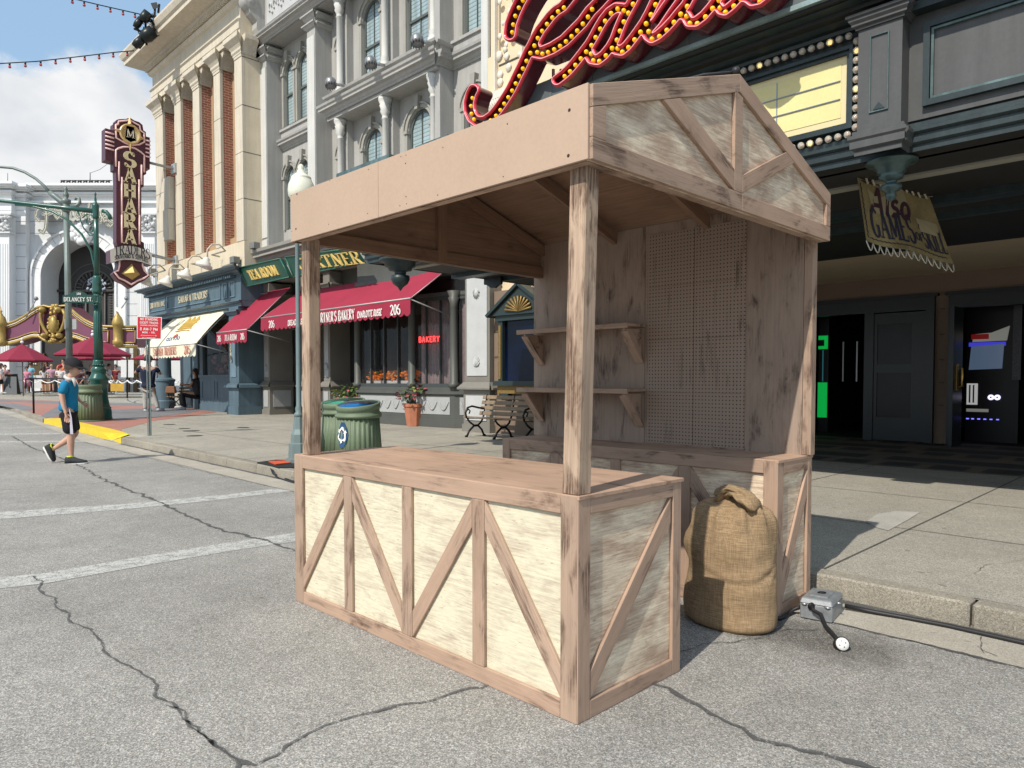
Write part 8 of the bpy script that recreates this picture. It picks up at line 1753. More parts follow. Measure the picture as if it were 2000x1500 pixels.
# plaza: umbrellas, stanchions, A-board, railing
def umbrella(label, x, ytop, x0, x1, yr, d, base_y):
    c = PD(x, ytop, d); k = F / d; r_ = (x1 - x0) / 2 / k; zt, zr = c.z, zat(x, yr, d)
    T = thing('patio_umbrella', label, 'umbrella', (c.x, c.y, .13), 'dark red patio umbrellas'); m = MB(); n = 8
    ph = R(10); top = Vector((c.x, c.y, zt)); mid = [Vector((c.x + r_ * .5 * math.cos(ph + i * 2 * math.pi / n), c.y + r_ * .5 * math.sin(ph + i * 2 * math.pi / n), zr + (zt - zr) * .56)) for i in range(n)]; rim = [Vector((c.x + r_ * math.cos(ph + i * 2 * math.pi / n), c.y + r_ * math.sin(ph + i * 2 * math.pi / n), zr + .02)) for i in range(n)]; rim2 = [v - Vector((0, 0, .10)) for v in rim]
    for dz in (0, -.02): 
        o = Vector((0, 0, dz)); m.add([top + o] + [v + o for v in mid] + [v + o for v in rim], [(0, 1 + i, 1 + (i + 1) % n) for i in range(n)] + [(1 + i, 1 + (i + 1) % n, 1 + n + (i + 1) % n, 1 + n + i) for i in range(n)])
    m.add(rim + rim2, [(i, (i + 1) % n, n + (i + 1) % n, n + i) for i in range(n)]); m.build('canopy', M('umbrella_red', (.23, .015, .04), .8, 0, .08, 1, .04, 20), T)
    MB().tube([(c.x, c.y, .13), (c.x, c.y, zt + .05)], .045, 6).build('pole', M('umbrella_pole', (.22, .2, .18), .5, .3, 0, 1, 0), T); MB().ball((c.x, c.y, zt + .15), .12, 8).ball((c.x, c.y, zt + .38), .08, 8).build('pole_finial', M_WHITE, T)
    rb = MB()
    for v in rim: rb.tube([(c.x, c.y, zt - .45 * (zt - zr) - .25), v], .02, 4)
    rb.build('rib', M('umbrella_pole', (.22, .2, .18)), T)
umbrella('dark red patio umbrella at the left edge above the queue', 43, 672, -12, 97, 704, 56, 775)
umbrella('largest dark red patio umbrella right behind the green pole', 181, 658, 111, 250, 693, 50, 780)
umbrella('low dark red umbrella behind the largest one', 188, 676, 135, 240, 701, 60, 775)
umbrella('small dark red umbrella seen under the cream awning', 306, 684, 258, 352, 701, 54, 778)
def stanchions():
    P0 = None; rope = M('rope_white', (.78, .78, .76), .6, 0, 0, 1, 0)
    def make(x, y, lab):
        nonlocal P0
        b = GZ(x, y, .13)
        if P0 is None:
            P0 = thing('queue_post', lab, 'stanchion', tuple(b), 'queue posts of the plaza'); MB().lathe([(.05, 0), (.05, 1.22), (.065, 1.24), (.065, 1.30), (.03, 1.33), (0, 1.34)], tuple(b), 10).build('post', M_STEEL, P0)
            MB().lathe([(.16, 0), (.16, .02), (.05, .05)], tuple(b), 14).build('foot', M_STEEL, P0); return P0, b
        return dup(P0, tuple(b), lab), b
    rows = [[(46.5, 772), (58.5, 773.5), (81.5, 776.5), (108, 779), (137, 782)], [(213, 780), (222.5, 789), (231, 783), (249.5, 784.5), (268, 785.5), (300, 786), (318, 785)], [(172, 777), (207, 776), (217, 775), (240, 777), (262, 776), (284, 777)], [(331, 781), (341, 779), (351, 781)]]
    names = ['in the left row behind the boy', 'in the front row right of the green pole', 'in the back row behind the green pole', 'in the short row left of the blue shop']
    od = ['first', 'second', 'third', 'fourth', 'fifth', 'sixth', 'seventh']
    for ri, row in enumerate(rows):
        tops = []
        for i, (x, y) in enumerate(row):
            t, b = make(x, y, 'steel queue post %s, %s from the left' % (names[ri], od[i])); tops.append(b + Vector((0, 0, 1.24)))
        for i, (a, c) in enumerate(zip(tops, tops[1:])):
            m = MB(); m.tube([a.lerp(c, t / 8) - Vector((0, 0, .17 * math.sin(math.pi * t / 8))) for t in range(9)], .035, 5); o = m.build('queue_rope', rope); tag(o, 'white rope %s, %s from the left' % (names[ri], od[i]), 'rope', 'white ropes of the queue')
stanchions()
def a_board():
    d = 60; P = lambda x, y, o=0.0: PD(x, y, d - o); T = thing('a_board', 'dark grey A-shaped sandwich board at the left edge of the plaza', 'sandwich board', tuple(P(20, 770)))
    MB().hexa([P(4, 770.5), P(33, 770.5), P(33, 770.5, -.08), P(4, 770.5, -.08), P(7, 735.5, -.5), P(32, 735.5, -.5), P(32, 735.5, -.58), P(7, 735.5, -.58)]).build('front_leaf', M('board_grey', (.055, .065, .07), .5, 0, .1, 1, .05), T)
    MB().hexa([P(12, 767, -1.9), P(41, 770.5, -1.9), P(41, 770.5, -2.0), P(12, 767, -2.0), P(9, 731, -.6), P(34, 730.5, -.6), P(34, 730.5, -.7), P(9, 731, -.7)]).build('back_leaf', M_BLK, T)
a_board()
def railing():
    a, b = GZ(66, 807.5, .13), GZ(178, 797, .13); T = thing('handrail', 'black two-bar metal handrail on the brick paving behind the boy', 'railing', tuple(a)); h = Vector((0, 0, 1.32)); m = MB()
    m.tube([a, a + h], .035, 8).build('post', M_BLK, T); MB().tube([b, b + h], .035, 8).build('post', M_BLK, T)
    l = a + (a - b).normalized() * .55; MB().tube([l + h * .72, l + h * .98, a + h, b + h], .03, 8).build('top_rail', M_BLK, T); MB().tube([a + h * .62, b + h * .62], .026, 8).build('mid_rail', M_BLK, T)
railing()
def plaza_bits():
    P = lambda x, y, d: PD(x, y, d)
    T = thing('menu_stand', 'tall white two-panel menu stand in front of the theatre entrance', 'menu stand', tuple(GZ(248, 778, .13)))
    for x0, x1 in ((236, 247), (249.5, 261)): MB().hexa([P(x0, 737, 47), P(x1, 737, 47), P(x1, 737, 47.1), P(x0, 737, 47.1), P(x0, 703, 47), P(x1, 703, 47), P(x1, 703, 47.1), P(x0, 703, 47.1)]).build('panel', M('menu_white', (.62, .63, .63), .6, 0, .05, 2, 0), T)
    MB().tube([P(248.5, 778, 47), P(248.5, 703, 47)], .05, 6).build('post', M_BLK, T)
    T = thing('counter', 'brown wooden counter under the umbrellas', 'counter', tuple(GZ(91, 768, .13))); MB().hexa([P(84, 769, 62), P(97, 769, 62), P(97, 769, 63), P(84, 769, 63), P(83, 735, 62), P(98, 735, 62), P(98, 735, 63), P(83, 735, 63)]).build('front', M('counter_brown', (.22, .12, .06), .6, 0, .2, 2, 0), T)
    MB().hexa([P(82, 735, 61.8), P(99, 735, 61.8), P(99, 735, 63.2), P(82, 735, 63.2), P(82, 734, 61.8), P(99, 734, 61.8), P(99, 734, 63.2), P(82, 734, 63.2)]).build('top', M('counter_top_brown', (.15, .09, .05), .5), T)
    T = thing('counter', 'yellow counter behind the queue posts right of the green pole', 'counter', tuple(GZ(230, 772, .13))); MB().hexa([P(216, 764, 55), P(242, 764, 55), P(242, 764, 56), P(216, 764, 56), P(216, 743, 55), P(242, 743, 55), P(242, 743, 56), P(216, 743, 56)]).build('front', M('counter_yellow', (.55, .34, .05), .6, 0, .2, 2, 0), T)
    MB().hexa([P(215, 743, 54.8), P(243, 743, 54.8), P(243, 743, 56.2), P(215, 743, 56.2), P(215, 741, 54.8), P(243, 741, 54.8), P(243, 741, 56.2), P(215, 741, 56.2)]).build('top', M('counter_top_brown', (.15, .09, .05)), T)
    T = thing('low_wall', 'plain white low partition behind the plaza railing', 'partition', tuple(GZ(70, 769, .13))); MB().hexa([P(60, 758, 64), P(82, 758, 64), P(82, 758, 64.2), P(60, 758, 64.2), P(60, 733, 64), P(82, 733, 64), P(82, 733, 64.2), P(60, 733, 64.2)]).build('panel', M('menu_white', (.62, .63, .63)), T)
    b = GZ(319, 797, .13); T = thing('backpack', 'black backpack standing on the paving beside the man', 'backpack', tuple(b)); m = MB(); m.lathe([(.05, 0), (.27, .02), (.28, .25), (.22, .50), (.10, .66), (0, .68)], tuple(b + FH * .1), 14, sq=.75); m.build('bag', M('bag_black', (.008, .008, .01), .8, 0, 0, 1, 0), T)
    MB().tube([b + Vector((.05, -.2, .2)), b + Vector((.1, -.3, .4)), b + Vector((.0, -.1, .62))], .02, 5).build('strap', M('bag_black', (.008, .008, .01)), T)
    b = GZ(340, 797, .13); T = thing('handbag', 'brown handbag standing on the left end of the dark bench', 'handbag', tuple(PD(335, 771, 31))); q = PD(334, 768, 30.6); m = MB(); m.hexa([q + RT * -.16 * 1.4 + FH * -.1, q + RT * .16 * 1.4 + FH * -.1, q + RT * .16 * 1.4 + FH * .1, q + RT * -.16 * 1.4 + FH * .1] + [v + Vector((0, 0, .30)) for v in (q + RT * -.13 * 1.4 + FH * -.07, q + RT * .13 * 1.4 + FH * -.07, q + RT * .13 * 1.4 + FH * .07, q + RT * -.13 * 1.4 + FH * .07)]); m.build('bag', M('bag_brown', (.20, .09, .04), .6, 0, .1, 5, 0), T, bev=.03); MB().tube([q + RT * -.1 + Vector((0, 0, .3)), q + Vector((0, 0, .45)), q + RT * .1 + Vector((0, 0, .3))], .012, 5).build('handle', M_BLK, T)
plaza_bits()
c = MB(); c.tube([(-1.78, 3.33, 2.93), (-1.9, 3.25, 2.93), (-2.15, 3.05, 2.86), (-2.3, 2.95, 2.80)], .008, 6); c.ball((-1.77, 3.335, 2.935), .022, 8); tag(c.build('loose_cable', M('cable_rubber', (.018, .018, .02))), 'thin black cable lying over the ridge of the stall roof', 'cable')
# ---------------------------------------------------------------- people
PEND = []
def skin(name, nodes, edges, mat, parent, sub=1, root=None):
    """nodes: {id: (co, r)}; grown into one surface with the Skin modifier"""
    ids = list(nodes); me = bpy.data.meshes.new(name); me.from_pydata([tuple(nodes[i][0]) for i in ids], [(ids.index(a), ids.index(b)) for a, b in edges], [])
    o = bpy.data.objects.new(name, me); col.objects.link(o); m = o.modifiers.new('s', 'SKIN'); m.use_smooth_shade = True; m.branch_smoothing = .6
    sv = me.skin_vertices[0].data
    for k, i in enumerate(ids):
        r = nodes[i][1]; sv[k].radius = r if isinstance(r, tuple) else (r, r); sv[k].use_root = (i == (root or ids[0]))
    s = o.modifiers.new('b', 'SUBSURF'); s.levels = sub; s.render_levels = sub
    me.materials.append(mat); PEND.append((o, mat, parent)); return o
def flush():
    dg = bpy.context.evaluated_depsgraph_get(); dg.update()
    for o, mat, parent in PEND:
        me = bpy.data.meshes.new_from_object(o.evaluated_get(dg)); me.name = o.name
        if not me.materials: me.materials.append(mat)
        for p in me.polygons: p.use_smooth = True
        o.modifiers.clear(); old = o.data; o.data = me; bpy.data.meshes.remove(old); attach(o, parent)
    PEND.clear()
SKIN = M('skin', (.56, .33, .235), .5, 0, .06, 12, .03, 60, spec=.4); SKIN2 = M('skin_tan', (.40, .22, .145), .5, 0, .06, 12, .03, 60)
def cloth(n, c): return M('cloth_' + n, c, .85, 0, .12, 9, .06, 60)
HAIRB = M('hair_brown', (.05, .03, .018), .6, 0, .2, 30, .2); HAIRD = M('hair_dark', (.015, .012, .01), .5, 0, .1, 30, .2)
def head(parent, c, fwd, r, skinm, hair=None, hlen=0.0, cap=None, up=Vector((0, 0, 1)), face=True):
    """skull with face features; c centre, fwd facing direction, r half height"""
    fwd = Vector(fwd).normalized(); sd = fwd.cross(up).normalized(); E_ = lambda f, s, u: c + fwd * f * r + sd * s * r + up * u * r
    out = []
    if face:
        m = MB()
        for s in (-1, 1): m.ball(E_(.78, s * .30, .03), r * .10, 6)
        e = m.build('eyes', M('eye_dark', (.03, .02, .015), .3, 0, 0, 1, 0), parent)
        m = MB(); m.tube([E_(.80, -.2, -.50), E_(.86, 0, -.48), E_(.80, .2, -.50)], r * .05, 5); m.build('mouth', M('lips', (.38, .13, .11), .5, 0, 0, 1, 0), parent)
    if hair:
        m = MB(); n = 16; vs = []; rows = 7
        for i in range(rows):
            t = math.pi * (i / (rows - 1)) * .60
            for j in range(n):
                a = 2 * math.pi * j / n; fr = max(0, math.cos(a)); tt = t * (1 - .42 * fr); q = 1.06 + .04 * math.sin(a * 5 + i)
                vs.append(c + fwd * r * (.90 * q * math.sin(tt) * math.cos(a) - .06) + sd * r * .80 * q * math.sin(tt) * math.sin(a) + up * r * (1.08 * math.cos(tt)))
        if hlen > 0:
            for j in range(n): a = 2 * math.pi * j / n; back = max(0, -math.cos(a) + .35); vs.append(vs[(rows - 1) * n + j] - up * hlen * min(1, back) - fwd * r * .1)
            rows += 1
        m.add(vs, [(i * n + j, i * n + (j + 1) % n, (i + 1) * n + (j + 1) % n, (i + 1) * n + j) for i in range(rows - 1) for j in range(n)], None, 0, True); m.build('hair', hair, parent)
    if cap:
        m = MB(); n = 18; vs = []; rows = 6
        for i in range(rows):
            t = math.pi * .5 * i / (rows - 1)
            for j in range(n): a = 2 * math.pi * j / n; vs.append(c + fwd * r * (1.0 * math.sin(t) * math.cos(a) - .05) + sd * r * .86 * math.sin(t) * math.sin(a) + up * r * (.22 + .95 * math.cos(t)))
        m.add(vs, [(i * n + j, i * n + (j + 1) % n, (i + 1) * n + (j + 1) % n, (i + 1) * n + j) for i in range(rows - 1) for j in range(n)], None, 0, True); cp = m.build('cap', cap, parent)
        b = MB(); A = [c + fwd * r * (.88 * math.cos(a)) + sd * r * .78 * math.sin(a) + up * r * .30 for a in [R(-62 + 124 * k / 8) for k in range(9)]]; B_ = [p + fwd * r * .62 * max(.15, math.cos(R(-62 + 124 * k / 8))) - up * r * .14 for k, p in enumerate(A)]
        b.strip(A, B_, 0, True); b.strip([p - up * r * .06 for p in A], [p - up * r * .06 for p in B_], 0, True); b.strip(B_, [p - up * r * .06 for p in B_]); b.build('cap_peak', cap, cp)
def head_nodes(c, fwd, r, up=Vector((0, 0, 1))):
    fwd = Vector(fwd).normalized(); return {'h0': (c - up * r * .62 + fwd * r * .10, (r * .46, r * .52)), 'h1': (c - up * r * .15, (r * .66, r * .76)), 'h2': (c + up * r * .38 - fwd * r * .02, (r * .66, r * .74)), 'h3': (c + up * r * .78 - fwd * r * .03, (r * .36, r * .42)), 'nose': (c + fwd * r * .96 - up * r * .16, r * .10)}
def hand_nodes(nodes, edges, key, wrist, d, side, L_, r, curl=.4):
    """palm with five separate fingers; d = pointing direction, side = thumb side"""
    d = Vector(d).normalized(); side = Vector(side).normalized(); n = d.cross(side).normalized(); palm = wrist + d * L_ * .45
    nodes[key + 'p'] = (palm, (L_ * .20, L_ * .12)); edges.append((key, key + 'p'))
    for i, (o, ln) in enumerate(((.20, .42), (.07, .48), (-.07, .45), (-.19, .36))):
        a = palm + side * o * L_ + d * L_ * .10; b = a + d * ln * L_ * .55 + n * curl * L_ * .08; c = b + d * ln * L_ * .45 + n * curl * L_ * .26
        nodes['%sf%d' % (key, i)] = (a, r); nodes['%sg%d' % (key, i)] = (b, r * .9); nodes['%st%d' % (key, i)] = (c, r * .75); edges += [(key + 'p', '%sf%d' % (key, i)), ('%sf%d' % (key, i), '%sg%d' % (key, i)), ('%sg%d' % (key, i), '%st%d' % (key, i))]
    a = wrist + d * L_ * .22 + side * L_ * .17; b = a + (d * .7 + side * .6).normalized() * L_ * .25; nodes[key + 'ta'] = (a, r * 1.1); nodes[key + 'tb'] = (b, r * .9); nodes[key + 'tc'] = (b + d * L_ * .14, r * .8); edges += [(key, key + 'ta'), (key + 'ta', key + 'tb'), (key + 'tb', key + 'tc')]
# --- the boy crossing the street
def boy():
    d = H * F / 163; P = lambda x, y, o=0.0: PD(x, y, d - o)      # o: toward the camera
    T = thing('person', 'boy in a black cap, blue shirt and black shorts walking across the street', 'person', tuple(PD(138, 905, d)))
    k = 1.0; f = RT; hc = P(144.5, 718, 0); hr = .150
    N = {'pel': (P(133, 794), (.10, .115)), 'bel': (P(135, 776), (.10, .11)), 'che': (P(136.5, 756), (.115, .15)), 'nk': (P(136, 741), (.07, .08)), 'nk2': (P(138.5, 733), .052)}
    N.update(head_nodes(hc, RT * .97 - UPV * .22, hr, (UPV + RT * .10).normalized()))
    E_ = [('pel', 'bel'), ('bel', 'che'), ('che', 'nk'), ('nk', 'nk2'), ('nk2', 'h0'), ('h0', 'h1'), ('h1', 'h2'), ('h2', 'h3'), ('h1', 'nose')]
    # near (right) arm hanging, far arm mostly hidden
    N.update({'rs': (P(128, 746, .17), .058), 're': (P(120.5, 771, .20), .045), 'rm': (P(124, 790, .20), .040), 'rw': (P(128.5, 806, .20), .029), 'ls': (P(139, 746, -.17), .055), 'le': (P(146, 770, -.20), .042), 'lw': (P(158, 786, -.20), .028)})
    E_ += [('che', 'rs'), ('rs', 're'), ('re', 'rm'), ('rm', 'rw'), ('che', 'ls'), ('ls', 'le'), ('le', 'lw')]
    hand_nodes(N, E_, 'rw', N['rw'][0], -UPV + RT * .18, RT * .8 + FH * .3, .17, .012); hand_nodes(N, E_, 'lw', N['lw'][0], -UPV * .5 + RT, RT * .3 + UPV * .6, .16, .012)
    # right leg planted, left leg trailing
    N.update({'rh': (P(134, 803, .09), .085), 'rk': (P(138.5, 849, .09), .062), 'rc': (P(138, 862, .09), .064), 'ra': (P(139.5, 889, .08), .036), 'rf': (P(141, 899, .08), .034), 'rt': (P(157, 903, .08), .020),
              'lh': (P(134, 803, -.09), .085), 'lk': (P(148.5, 846, -.09), .062), 'lc': (P(135, 857, -.09), .064), 'la': (P(106, 876, -.08), .036), 'lf': (P(100, 878, -.08), .038), 'lt': (P(100, 892, -.08), .020)})
    E_ += [('pel', 'rh'), ('rh', 'rk'), ('rk', 'rc'), ('rc', 'ra'), ('ra', 'rf'), ('rf', 'rt'), ('pel', 'lh'), ('lh', 'lk'), ('lk', 'lc'), ('lc', 'la'), ('la', 'lf'), ('lf', 'lt')]
    skin('body', N, E_, SKIN, T, 2)
    head(T, hc, RT * .97 - UPV * .22, hr, SKIN, HAIRB, 0, cloth('cap_black', (.012, .012, .016)), (UPV + RT * .10).normalized())
    m = MB(); m.ball(hc - RT * .01 + TO * hr * .72 - UPV * hr * .15, hr * .17, 8, sc=(.7, .7, 1.2)); m.build('ear', SKIN, T)
    bl = cloth('bright_blue', (.005, .19, .36))
    S_ = {'z': (P(132.8, 806), (.155, .165)), 'a': (P(133.5, 795), (.15, .165)), 'b': (P(135.5, 778), (.135, .150)), 'c': (P(137, 758), (.135, .175)), 'd': (P(136.5, 744), (.10, .12)), 'rs': (P(127.5, 747, .175), .082), 're': (P(120.5, 771, .20), .078), 'ls': (P(139, 747, -.175), .08), 'le': (P(145, 766, -.20), .075)}
    skin('shirt', S_, [('z', 'a'), ('a', 'b'), ('b', 'c'), ('c', 'd'), ('c', 'rs'), ('rs', 're'), ('c', 'ls'), ('ls', 'le')], bl, T, 2)
    m = MB(); q = [P(135.5 + 8.0 * math.cos(a), 737.5 + 3.2 * math.sin(a) + 2.2 * math.cos(a), .12 * math.sin(a)) for a in [i * math.pi / 7 for i in range(14)]]; m.tube(q, .030, 7, closed=True); m.tube([P(143, 739, .1), P(146, 748, .09), P(146, 755, .09)], [.03, .025, .01], 6); m.build('neck_towel', cloth('towel', (.55, .53, .50)), T)
    sh = cloth('shorts_black', (.010, .010, .014))
    skin('shorts', {'w': (P(132.5, 794), (.15, .165)), 'rh': (P(133.5, 812, .075), .125), 'rm': (P(136.5, 830, .09), .120), 'rk': (P(138, 850, .09), .122), 'lh': (P(134, 808, -.08), .13), 'lm': (P(141, 828, -.09), .118), 'lk': (P(146, 846, -.09), .116)}, [('w', 'rh'), ('rh', 'rm'), ('rm', 'rk'), ('w', 'lh'), ('lh', 'lm'), ('lm', 'lk')], sh, T, 2)
    m = MB(); m.strip([P(134.5, 799, .235), P(137, 815, .232), P(136.5, 830, .22), P(137, 848, .222)], [P(136, 799, .235), P(140, 815, .232), P(141.5, 830, .22), P(143, 848, .222)]); m.build('side_stripe', cloth('stripe', (.50, .48, .55)), T)
    up, wh = cloth('shoe_dark', (.03, .035, .035)), M('sole_white', (.75, .75, .73), .5, 0, 0, 1, 0)
    def shoe(heel, toe, upn, h=.135, w=.060):
        heel, toe = Vector(heel), Vector(toe); dd = (toe - heel); L_ = dd.length; dd.normalize(); s = dd.cross(upn).normalized(); m = MB(); m2 = MB(); pr = [(0, .6, .8), (.06, .85, 1.0), (.3, .9, .95), (.5, .95, .72), (.75, 1.0, .52), (.93, .75, .42), (1.0, .35, .3)]
        for (mm, z0, z1) in ((m, .028, None), (m2, 0, .03)):
            vs = []
            for t, ww, hh in pr:
                c = heel + dd * L_ * t; tz = (h * hh) if z1 is None else z1
                vs += [c + s * w * ww + upn * z0, c + s * w * ww * .75 + upn * tz, c - s * w * ww * .75 + upn * tz, c - s * w * ww + upn * z0]
            n = len(pr); mm.add(vs, [(i * 4 + j, i * 4 + (j + 1) % 4, i * 4 + 4 + (j + 1) % 4, i * 4 + 4 + j) for i in range(n - 1) for j in range(4)] + [(3, 2, 1, 0), tuple((n - 1) * 4 + j for j in range(4))], None, 0, True)
        sh_ = m.build('shoe', up, T); m2.build('sole', wh, sh_)
        c = MB(); cc = heel + dd * L_ * .22 + upn * h; c.tube([cc + dd * .05 * math.cos(a) + s * .045 * math.sin(a) for a in [i * .9 for i in range(7)]], .012, 6, closed=True); c.build('shoe_collar', M('lime_trim', (.55, .60, .05), .6, 0, 0, 1, 0), sh_)
    shoe(P(128.5, 908, .08), P(170.5, 905.5, .08), UPV); n2 = (RT * .92 + UPV * .30).normalized(); shoe(P(86.5, 873, -.08), P(103, 903, -.08), (UPV * .5 + RT * .85).normalized())
boy()
# --- a generic figure from pixel joints: used for the man, the seated woman and the crowd
def figure(label, d, head_px, hr, J, skinm, shirt, pants, face_dir, hair=HAIRB, hlen=0.0, cap=None, sub=1, long_pants=False, bald=False, lw=1.0, sleeve=.55, dress=None, shoes=True):
    P = lambda p: PD(p[0], p[1], d - (p[2] if len(p) > 2 else 0))
    base = P(J['base']); T = thing('person', label, 'person', tuple(base)); s = hr / .15; hc = P(head_px)
    N = {'pel': (P(J['pel']), (.115 * s * lw, .14 * s * lw)), 'bel': (P(J['pel']).lerp(P(J['che']), .5), (.11 * s * lw, .13 * s * lw)), 'che': (P(J['che']), (.105 * s * lw, .15 * s * lw)), 'nk': (P(J['che']).lerp(hc, .45), (.06 * s, .06 * s))}
    N.update(head_nodes(hc, face_dir, hr)); E_ = [('pel', 'bel'), ('bel', 'che'), ('che', 'nk'), ('nk', 'h0'), ('h0', 'h1'), ('h1', 'h2'), ('h2', 'h3'), ('h1', 'nose')]
    for a in 'lr':
        sh, el, wr = P(J[a + 's']), P(J[a + 'e']), P(J[a + 'w']); N.update({a + 's': (sh, .06 * s), a + 'e': (el, .045 * s), a + 'w': (wr, .03 * s)}); E_ += [('che', a + 's'), (a + 's', a + 'e'), (a + 'e', a + 'w')]
        hand_nodes(N, E_, a + 'w', wr, (wr - el), face_dir, .16 * s, .012 * s)
        if a + 'k' in J:
            k_, f_ = P(J[a + 'k']), P(J[a + 'f']); hp = P(J['pel']) + (P(J[a + 's']) - P(J['che'])) * .45 - UPV * .06 * s
            N.update({a + 'h': (hp, .085 * s * lw), a + 'k': (k_, .062 * s), a + 'a': (f_ + UPV * .09 * s, .038 * s), a + 'f': (f_ + Vector(face_dir) * .10 * s + UPV * .035 * s, .035 * s), a + 't': (f_ + Vector(face_dir) * .24 * s + UPV * .03 * s, .026 * s)})
            E_ += [('pel', a + 'h'), (a + 'h', a + 'k'), (a + 'k', a + 'a'), (a + 'a', a + 'f'), (a + 'f', a + 't')]
    skin('body', N, E_, skinm, T, sub)
    S_ = {k_: (v[0], (v[1][0] * 1.36, v[1][1] * 1.25)) for k_, v in N.items() if k_ in ('bel', 'che')}; S_['pel'] = (N['pel'][0], (N['pel'][1][0] * 1.3, N['pel'][1][1] * 1.2)); S_['nk'] = (N['che'][0].lerp(N['nk'][0], .75), (.09 * s, .11 * s)); S_['hem'] = (N['pel'][0] - (N['bel'][0] - N['pel'][0]).normalized() * .09 * s, S_['pel'][1]); SE = [('hem', 'pel'), ('pel', 'bel'), ('bel', 'che'), ('che', 'nk')]
    for a in 'lr': S_[a + 's'] = (N[a + 's'][0], .085 * s); S_[a + 'e'] = (N[a + 's'][0].lerp(N[a + 'e'][0], min(1, sleeve * 1.3)), .075 * s); SE += [('che', a + 's'), (a + 's', a + 'e')]
    skin('shirt', S_, SE, shirt, T, sub)
    if 'lk' in J:
        Q = {'w': (N['pel'][0] + UPV * .02, (.13 * s * lw, .145 * s * lw))}; QE = []
        for a in 'lr':
            Q[a + 'h'] = (N[a + 'h'][0].lerp(N['pel'][0], .35) - UPV * .14 * s, .105 * s * min(lw, 1.2)); Q[a + 'k'] = (N[a + 'h'][0].lerp(N[a + 'k'][0], 1.0 if long_pants else .85), (.088 if long_pants else .10) * s); QE += [('w', a + 'h'), (a + 'h', a + 'k')]
            if long_pants: Q[a + 'a'] = (N[a + 'a'][0] - UPV * .02 * s, .068 * s); QE.append((a + 'k', a + 'a'))
        skin('trousers' if long_pants else 'shorts', Q, QE, pants, T, sub)
        if shoes:
            for a in 'lr':
                f0, t0 = N[a + 'a'][0] - UPV * .05 * s - Vector(face_dir) * .03 * s, N[a + 't'][0]; m = MB(); m.tube([f0, f0.lerp(t0, .4), t0, t0 + Vector(face_dir) * .02 * s], [.05 * s, .06 * s, .045 * s, .02 * s], 8); m.build('shoe', M('shoe_pale', (.45, .45, .46), .6, 0, 0, 1, 0), T)
    if dress is not None:
        m = MB(); b_ = N['pel'][0]; z0 = b_.z - dress * s; m.lathe([(.30 * s, 0), (.24 * s, (b_.z - z0) * .6), (.17 * s, (b_.z - z0) + .08)], (b_.x, b_.y, z0), 16); m.build('skirt', shirt if pants is None else pants, T)
    head(T, hc, face_dir, hr, skinm, None if bald else hair, hlen, cap, face=True)
    return T
figure('man in navy polo and pale grey trousers holding a phone up beside the sign post', 29.0, (290, 702), .185, dict(base=(291, 804), pel=(290, 753), che=(289, 726), ls=(275, 718, .0), rs=(304, 719, 0), le=(264, 729, -.15), lw=(270, 718, -.55), re=(314, 731, -.15), rw=(307, 717, -.55), lk=(284, 778), lf=(284, 804), rk=(302, 777), rf=(309, 802)), SKIN2, cloth('navy', (.008, .013, .035)), cloth('pale_grey', (.42, .40, .36)), (FH * .9 + RT * .3).normalized(), HAIRD, 0, None, 2, True, lw=1.45)
wf = (-RT * .85 + TO * .45).normalized()
figure('woman in black with a patterned top sitting on the dark bench looking down', 30.6, (382, 727), .165, dict(base=(360, 800), pel=(385, 768), che=(383, 745), ls=(378, 741, .2), rs=(388, 741, -.2), le=(371, 755, .25), lw=(360, 751, .25), re=(378, 757, -.2), rw=(362, 753, -.1), lk=(356, 768, .25), lf=(362, 800, .25), rk=(352, 769, -.1), rf=(355, 797, -.1)), SKIN2, cloth('black_print', (.03, .03, .035)), cloth('black_plain', (.008, .008, .01)), wf, HAIRD, .32, None, 2, True, lw=1.25, sleeve=.3)
def crowd(label, x, hy, fy, d, shirt, pants, fd, skinm=SKIN, hair=HAIRB, hlen=0.0, cap=None, long_pants=False, dress=None, lw=1.0, bald=False, lean=0.0, seed=0):
    rr = random.Random(seed * 13 + int(x)); hh = fy - hy; hr = hh / 7.0 / 1.0 * .52 * d / F; k = F / d; u = lambda t: hy + hh * t; sw = hh * .115; fd = Vector(fd).normalized(); wx = abs(fd.dot(FH)) * .9 + .35
    a1, a2 = rr.uniform(-.02, .05), rr.uniform(-.02, .05)
    J = dict(base=(x, fy), pel=(x, u(.47)), che=(x + lean, u(.24)), ls=(x - sw * wx, u(.19), .1), rs=(x + sw * wx, u(.19), -.1), le=(x - sw * (wx + .25) + a1 * hh, u(.34), .1), lw=(x - sw * wx * rr.uniform(.3, 1.0), u(rr.choice([.46, .36])), .3), re=(x + sw * (wx + .25) + a2 * hh, u(.34), -.1), rw=(x + sw * wx * rr.uniform(.3, 1.0), u(rr.choice([.47, .37])), .2),
             lk=(x - sw * .45, u(.72), .05), lf=(x - sw * .5, fy, .05), rk=(x + sw * .5, u(.72), -.05), rf=(x + sw * .6, fy - .5, -.05))
    return figure(label, d, (x + lean, hy + hr * k * .6), hr, J, skinm, shirt, pants, fd, hair, hlen, cap, 1, long_pants, bald, lw, dress=dress)
C = cloth; TOC = TO
crowd('woman in a white top and black shorts at the left edge of the frame', 2, 711, 769, 60, C('white', (.62, .60, .60)), C('black_plain', (.008, .008, .01)), RT, SKIN2, HAIRD, .3)
crowd('person in a checked shirt beside the sandwich board', 9.5, 714, 768, 62, C('check', (.35, .18, .20)), C('grey', (.2, .2, .2)), TOC + RT, SKIN, HAIRB)
crowd('small child in a pink top behind the sandwich board', 16, 723, 766, 63, C('coral', (.62, .16, .17)), C('pink', (.62, .25, .35)), TOC)
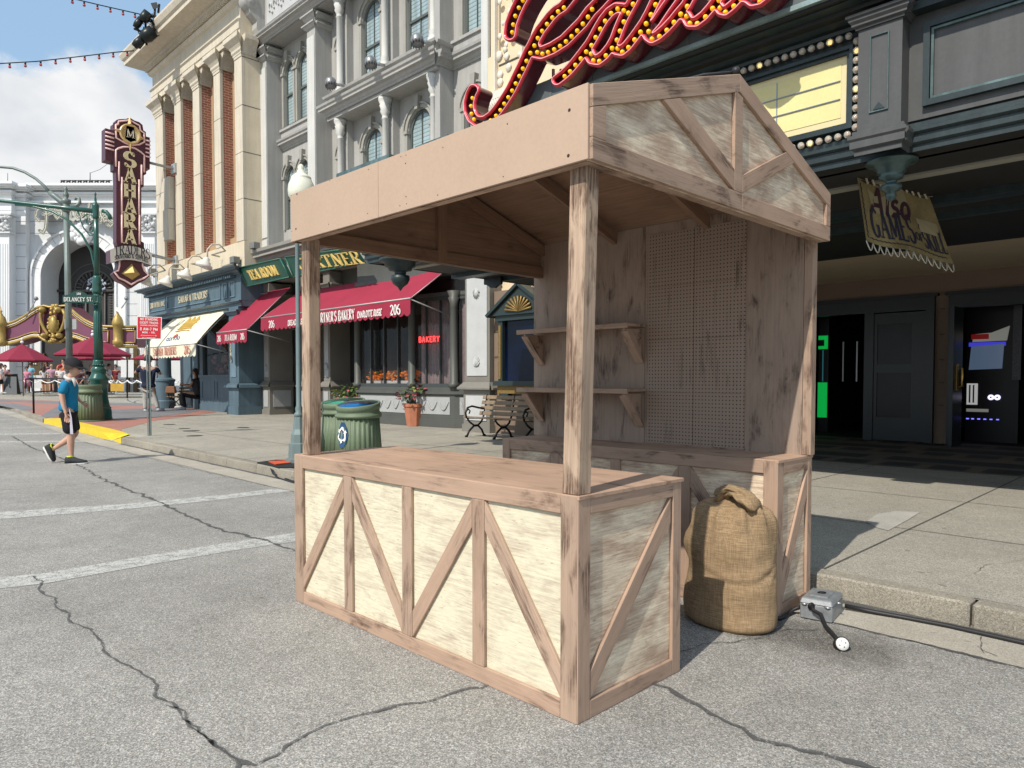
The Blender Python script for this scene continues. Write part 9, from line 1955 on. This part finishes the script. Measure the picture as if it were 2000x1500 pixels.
crowd('woman in a long bright pink dress with a shoulder bag', 52, 717, 768, 62, C('pink', (.62, .25, .35)), C('pink', (.62, .25, .35)), TOC + RT * .6, SKIN2, HAIRD, dress=.55)
crowd('tall man in a light blue shirt and black trousers', 60, 708, 768, 64, C('sky', (.22, .48, .60)), C('black_plain', (.008, .008, .01)), FH * .5 - RT, SKIN2, HAIRD, long_pants=True, lw=1.15)
crowd('woman with long brown hair in a pale blouse facing away', 86, 715, 768, 60, C('pale', (.50, .50, .52)), C('brown', (.2, .1, .05)), FH, SKIN, HAIRB, .35)
crowd('dark haired woman standing behind the long haired woman', 90, 707, 764, 66, C('maroon', (.07, .02, .03)), C('black_plain', (.008, .008, .01)), TOC, SKIN2, HAIRD, long_pants=True)
crowd('bald man in a pink and white floral shirt', 100.5, 712, 768, 61, C('floral', (.45, .25, .32)), C('grey', (.2, .2, .2)), TOC - RT * .3, SKIN, None, bald=True, lw=1.1)
crowd('person in a plain white shirt and red cap facing away', 118, 714, 772, 56, C('white', (.62, .60, .60)), C('tan', (.35, .25, .16)), FH, SKIN, HAIRD, cap=C('cap_red', (.45, .01, .02)), lw=1.1)
crowd('woman in an orange top laughing behind the red capped person', 123, 702, 766, 65, C('orange', (.75, .22, .10)), C('grey', (.2, .2, .2)), TOC + RT * .3, SKIN, HAIRD)
crowd('man in a blue grey shirt with a dark strap right of the boy', 158, 706, 768, 62, C('bluegrey', (.28, .36, .44)), C('black_plain', (.008, .008, .01)), RT, SKIN2, HAIRD, long_pants=True)
crowd('woman in a dark maroon top and grey shorts leaning on the queue rope', 154, 718, 778, 52, C('maroon', (.07, .02, .03)), C('greyshort', (.30, .28, .30)), RT + TOC, SKIN, HAIRD, .2)
crowd('girl in a black camisole and grey shorts left of the green pole', 179, 713, 780, 50, C('black_plain', (.008, .008, .01)), C('greyshort', (.30, .28, .30)), TOC, SKIN, M('hair_blond', (.28, .18, .09), .6, 0, .2, 30, .2), .1)
crowd('person in a white shirt in the shade right of the green pole', 213, 712, 770, 62, C('pale', (.50, .50, .52)), C('grey', (.2, .2, .2)), RT, SKIN2, HAIRD)
crowd('person in a dark red shirt in the theatre doorway', 226, 714, 768, 66, C('darkred', (.16, .015, .02)), C('black_plain', (.008, .008, .01)), TOC, SKIN2, HAIRD, long_pants=True)
flush()
